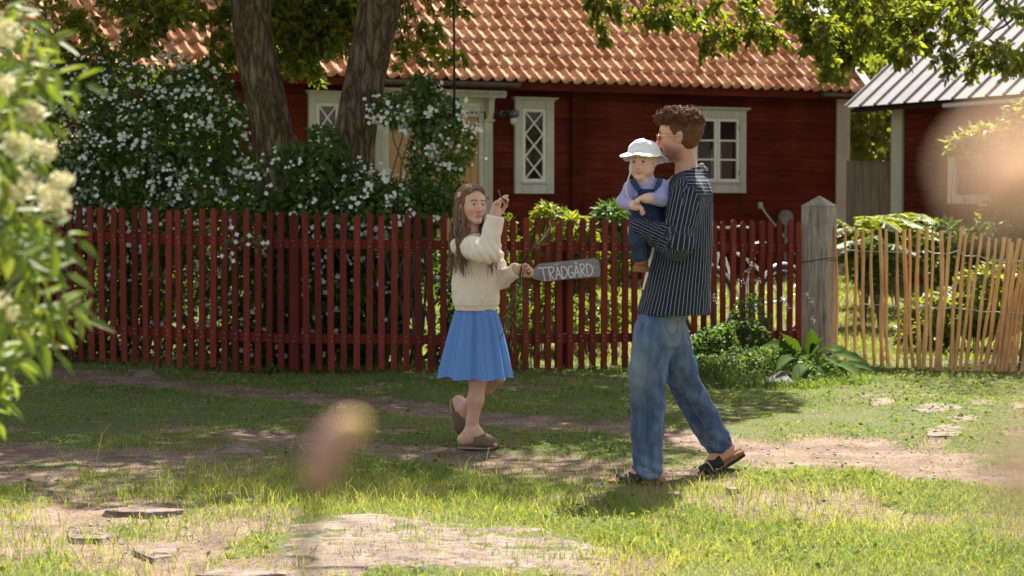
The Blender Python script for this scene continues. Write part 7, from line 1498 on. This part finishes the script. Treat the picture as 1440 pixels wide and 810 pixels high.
# sun hat: quartered crown, stitched brim drooping at front, flap behind, chin tape
M_hat = cloth('white_cotton_hat', (.66, .65, .66), (.75, .74, .75), 200); hs2 = .74; nt_ = 96; V_ = []; rings = []
for t in np.linspace(0, 1, 14): an_ = t * R(88); rings.append((max(math.sin(an_), 1e-3) ** .82, math.cos(an_) ** 1.0 * (1 - .12 * math.cos(an_) ** 6), 0))
for t in np.linspace(.12, 1, 8): rings.append((1 + .0 * t, 0, t))
for (r_, h_, br) in rings:
    for j in range(nt_):
        a_ = 6.2832 * j / nt_; ca, sa = math.cos(a_), math.sin(a_); f = ca; ln_ = (.050 + .030 * max(0, ca) ** 2 + .055 * max(0, -ca) ** 3 * 0 + .020 * max(0, -ca)) * br; dr = (.50 + .35 * max(0, -ca) - .15 * max(0, ca)); w_ = .006 * br * math.sin(a_ * 5 + 1) + .003 * br * math.sin(a_ * 11)
        seam = -.0022 * (abs(math.sin(a_ * 3)) < .06) * (h_ > .05)
        V_.append(hb(-.005 + ca * (.112 * r_ + ln_ + seam), sa * (.104 * r_ + ln_ * .85 + seam), (.062 - .030 * (1 - ca) * .5) + .092 * h_ * (1 + .03 * math.sin(a_ * 3 + 1)) - ln_ * dr * 1.0 + w_ - .012 * br * 0))
V_ = np.array(V_); nr = len(rings); Fc = np.array([(i * nt_ + j, i * nt_ + (j + 1) % nt_, (i + 1) * nt_ + (j + 1) % nt_, (i + 1) * nt_ + j) for i in range(nr - 1) for j in range(nt_)]); V_ += vnormals(V_, Fc) * (.014 * (fbm(V_[:, 0] * 28, V_[:, 1] * 28, V_[:, 2] * 28, 261, 3) - .5))[:, None]
hat = npmesh('sun_hat', V_, Fc, M_hat, baby, True); hat.modifiers.new('t', 'SOLIDIFY').thickness = .003
q = MB(); q.tube([tuple(BP(887, 226, -.075)), tuple(BP(887, 240, -.075)), tuple(BP(884, 250, -.07)), tuple(BP(880, 262, -.075)), tuple(BP(882, 275, -.085)), tuple(BP(886, 280, -.09))], .0035, 5); q.build('chin_tape', cloth('white_tape', (.6, .58, .56), (.68, .66, .63)), hat, True)
# ================================================================ FOREGROUND PLANTS, close to the lens
M_elder = leafmat('elder_leaf', (.07, .12, .02), (.14, .20, .035), (.27, .31, .07), trans=.5, rough=.5, spec=.35)
M_cream = leafmat('elder_blossom', (.55, .50, .26), (.68, .64, .40), (.78, .75, .55), trans=.3, tint=(1, 1, .9))
eb = empty('elder_bush', Vector((-1.15, 4.1, 0))); tag(eb, 'bright elder bush with cream flower heads close at the left edge', 'bush'); b = Vector(eb.location); rs = random.Random(31)
q = MB(); ends = []
for i in range(26):
    py = -40 + i * 22; e = P(rs.uniform(-30, 75) + (25 if 200 < py < 450 else 0), py, rs.uniform(3.7, 4.4)); s0 = Vector((-1.25 + rs.uniform(-.1, .1), 4.1, max(.1, e.z - rs.uniform(.1, .6)))); limb(q, s0, e, .010, .004, -.04, i, base=b); ends.append(e)
q.tube([Vector((-1.25, 4.1, 0)) - b, Vector((-1.28, 4.1, .9)) - b, Vector((-1.22, 4.1, 1.9)) - b], [.03, .026, .016], 8); q.build('stems', M_twig, eb, True)
sp = [(15, 25), (60, 10), (95, 40), (30, 60), (75, 60), (20, 95), (60, 100), (100, 90), (10, 140), (45, 150), (85, 140), (30, 190), (70, 200), (15, 230), (55, 240), (95, 250), (25, 280), (70, 300), (100, 310), (15, 330), (50, 345), (85, 350), (30, 390), (60, 400), (95, 400), (110, 425), (20, 440), (50, 440), (85, 445), (15, 480), (35, 470), (5, 520), (-5, 400), (-5, 300), (-5, 200), (0, 80), (110, 380), (25, 0), (80, -10), (115, 300), (60, 320), (40, 120), (-20, 500)]
cs = []; axs = []; nrs = []; Ls = []; Ws = []
for (a_, b_) in sp:
    for rep in range(2):
        Yd = rs.uniform(3.6, 4.5); c = P((a_ + rs.uniform(-10, 10)) * .80 - 52, b_ + rs.uniform(-10, 10), Yd); d = Vector((rs.uniform(.1, 1.0), rs.uniform(-.5, .5), rs.uniform(-1.0, -.1))).normalized(); sd_ = d.cross(Vector((0, -.8, .6))).normalized(); l0 = rs.uniform(.08, .12)
        for k in range(3):
            for sg in (-1, 1): p = c + d * (l0 * (.25 + .3 * k)); ax_ = (sd_ * sg + d * .55 + Vector([rs.gauss(0, .2) for _ in range(3)])).normalized(); cs.append(tuple(p)); axs.append(tuple(ax_)); nrs.append(tuple(Vector((rs.gauss(0, .4), -.45, .75)))); Ls.append(rs.uniform(.038, .062)); Ws.append(rs.uniform(.013, .022))
        cs.append(tuple(c + d * l0)); axs.append(tuple(d)); nrs.append((rs.gauss(0, .3), -.5, .7)); Ls.append(rs.uniform(.045, .068)); Ws.append(rs.uniform(.016, .024))
Ls = np.array(Ls); leafobj('leaves', np.array(cs), np.array(axs), np.array(nrs), Ls, np.array(Ws), np.clip(RNG.normal(size=len(Ls)) * .2 + .5, 0, 1), M_elder, eb, 'h', off=tuple(b))
for (a_, b_, r) in ((20, 262, 34), (58, 160, 16), (65, 158, 14), (100, 288, 22), (108, 255, 16), (12, 435, 22), (12, 45, 22), (82, 210, 16), (35, 205, 20), (10, 120, 18), (45, 255, 20), (90, 272, 18)):
    Yd = rs.uniform(3.6, 3.85); c = P(a_ * .85 - 6, b_, Yd); rr_ = r * Yd / F; n_ = int(60 * r / 10); th = RNG.random(n_) * 6.283; rad = np.sqrt(RNG.random(n_)) * rr_; pc = np.stack([c.x + np.cos(th) * rad, c.y + RNG.normal(size=n_) * .01, c.z + np.sin(th) * rad * .75 + RNG.normal(size=n_) * .004], 1)
    rep = 3; pp = np.repeat(pc, rep, 0); leafobj('flower_head', pp, rdir(len(pp), (0, -.6, .3)), rdir(len(pp), (0, -1, .6)), .006, .0055, RNG.random(len(pp)), M_cream, eb, off=tuple(b))['kind'] = 'stuff'
# three blossoms almost touching the lens, far out of focus
def blossom(name, label, c, r, face, cols, stem_to, seed, petals=16, centre=None):
    c = Vector(c); face = Vector(face).normalized(); b = Vector(stem_to); t = empty(name, b); tag(t, label, 'flower'); rs = random.Random(seed); u = face.orthogonal().normalized(); w_ = face.cross(u)
    q = MB(); q.tube([b - b, (c - b) * .5 + Vector((.01, 0, 0)), c - face * r * .3 - b], [r * .09, r * .08, r * .07], 7); q.build('stem', M_elder, t, True)
    mt = leafmat(name + '_petal', *cols, trans=.65, tint=(1.05, 1, .95), rough=.6)
    for layer in range(3):
        for k in range(petals // 3 + 1):
            a_ = 6.2832 * (k + layer * .37) / (petals // 3 + 1); d = (u * math.cos(a_) + w_ * math.sin(a_)); tilt = .35 + .45 * layer; V_ = []; n_ = 6; L_ = r * (1 - .2 * layer)
            for i in range(n_ + 1):
                s = i / n_; pc = c + (d * math.cos(tilt * (1 - .3 * s)) + face * math.sin(tilt * (1 - .3 * s))) * L_ * s; sd_ = d.cross(face); ww = L_ * .55 * math.sin(math.pi * min(1, .12 + s * .8)) ** .7
                for f in (-1, -.5, 0, .5, 1): V_.append(tuple(pc + sd_ * ww * f + face * ww * .35 * abs(f) ** 2 - b))
            npmesh('petal', np.array(V_), np.array([(i * 5 + j, i * 5 + j + 1, i * 5 + j + 6, i * 5 + j + 5) for i in range(n_) for j in range(4)]), mt, t, True, attrs={'v': [rs.uniform(.2, .8)] * 35})
    if centre: V, Fc = uvball(tuple(c + face * r * .15 - b), r * .32, None, 8); npmesh('flower_centre', V, Fc, cloth(name + '_centre', *centre, 40), t, True)
    return t
blossom('rose', 'large peach rose blurred close to the lens at upper right', P(1436, 250, .31), .0085, (-.3, -.9, .35), ((.84, .60, .46), (.88, .70, .56), (.9, .78, .66)), P(1560, 900, .32), 1, 18, ((.75, .5, .3), (.8, .6, .4)))
blossom('rose', 'pale pink rose blurred close to the lens at lower right', P(1464, 665, .28), .0075, (-.4, -.8, .5), ((.76, .58, .46), (.82, .68, .56), (.86, .76, .66)), P(1600, 900, .29), 2, 18, ((.4, .25, .12), (.5, .33, .2)))
q = None
c = P(470, 628, 0.85); bud = empty('flower_bud', P(425, 900, 0.85)); b = Vector(bud.location); tag(bud, 'small blurred pink and yellow flower bud on a stem in the foreground', 'flower')
q = MB(); q.tube([P(425, 900, 0.85) - b, P(432, 760, 0.85) - b, P(440, 700, 0.85) - b, P(450, 665, 0.85) - b], [.002, .0025, .003, .0045], 8); q.build('stem', M_elder, bud, True)
q = MB(); q.tube([P(445, 690, 0.85) - b, P(452, 655, 0.85) - b, P(468, 625, 0.85) - b, P(485, 600, 0.85) - b, P(492, 585, 0.85) - b], [.0035, .0070, .0080, .0060, .0025], 14); q.build('petals', cloth('dusty_pink', (.36, .20, .17), (.50, .31, .26), 60), bud, True)
V, Fc = uvball(tuple(P(497, 600, 0.84) - b), 0.0052, None, 8); npmesh('flower_centre', V, Fc, cloth('yolk_yellow', (.52, .33, .13), (.6, .40, .18), 60), bud, True)
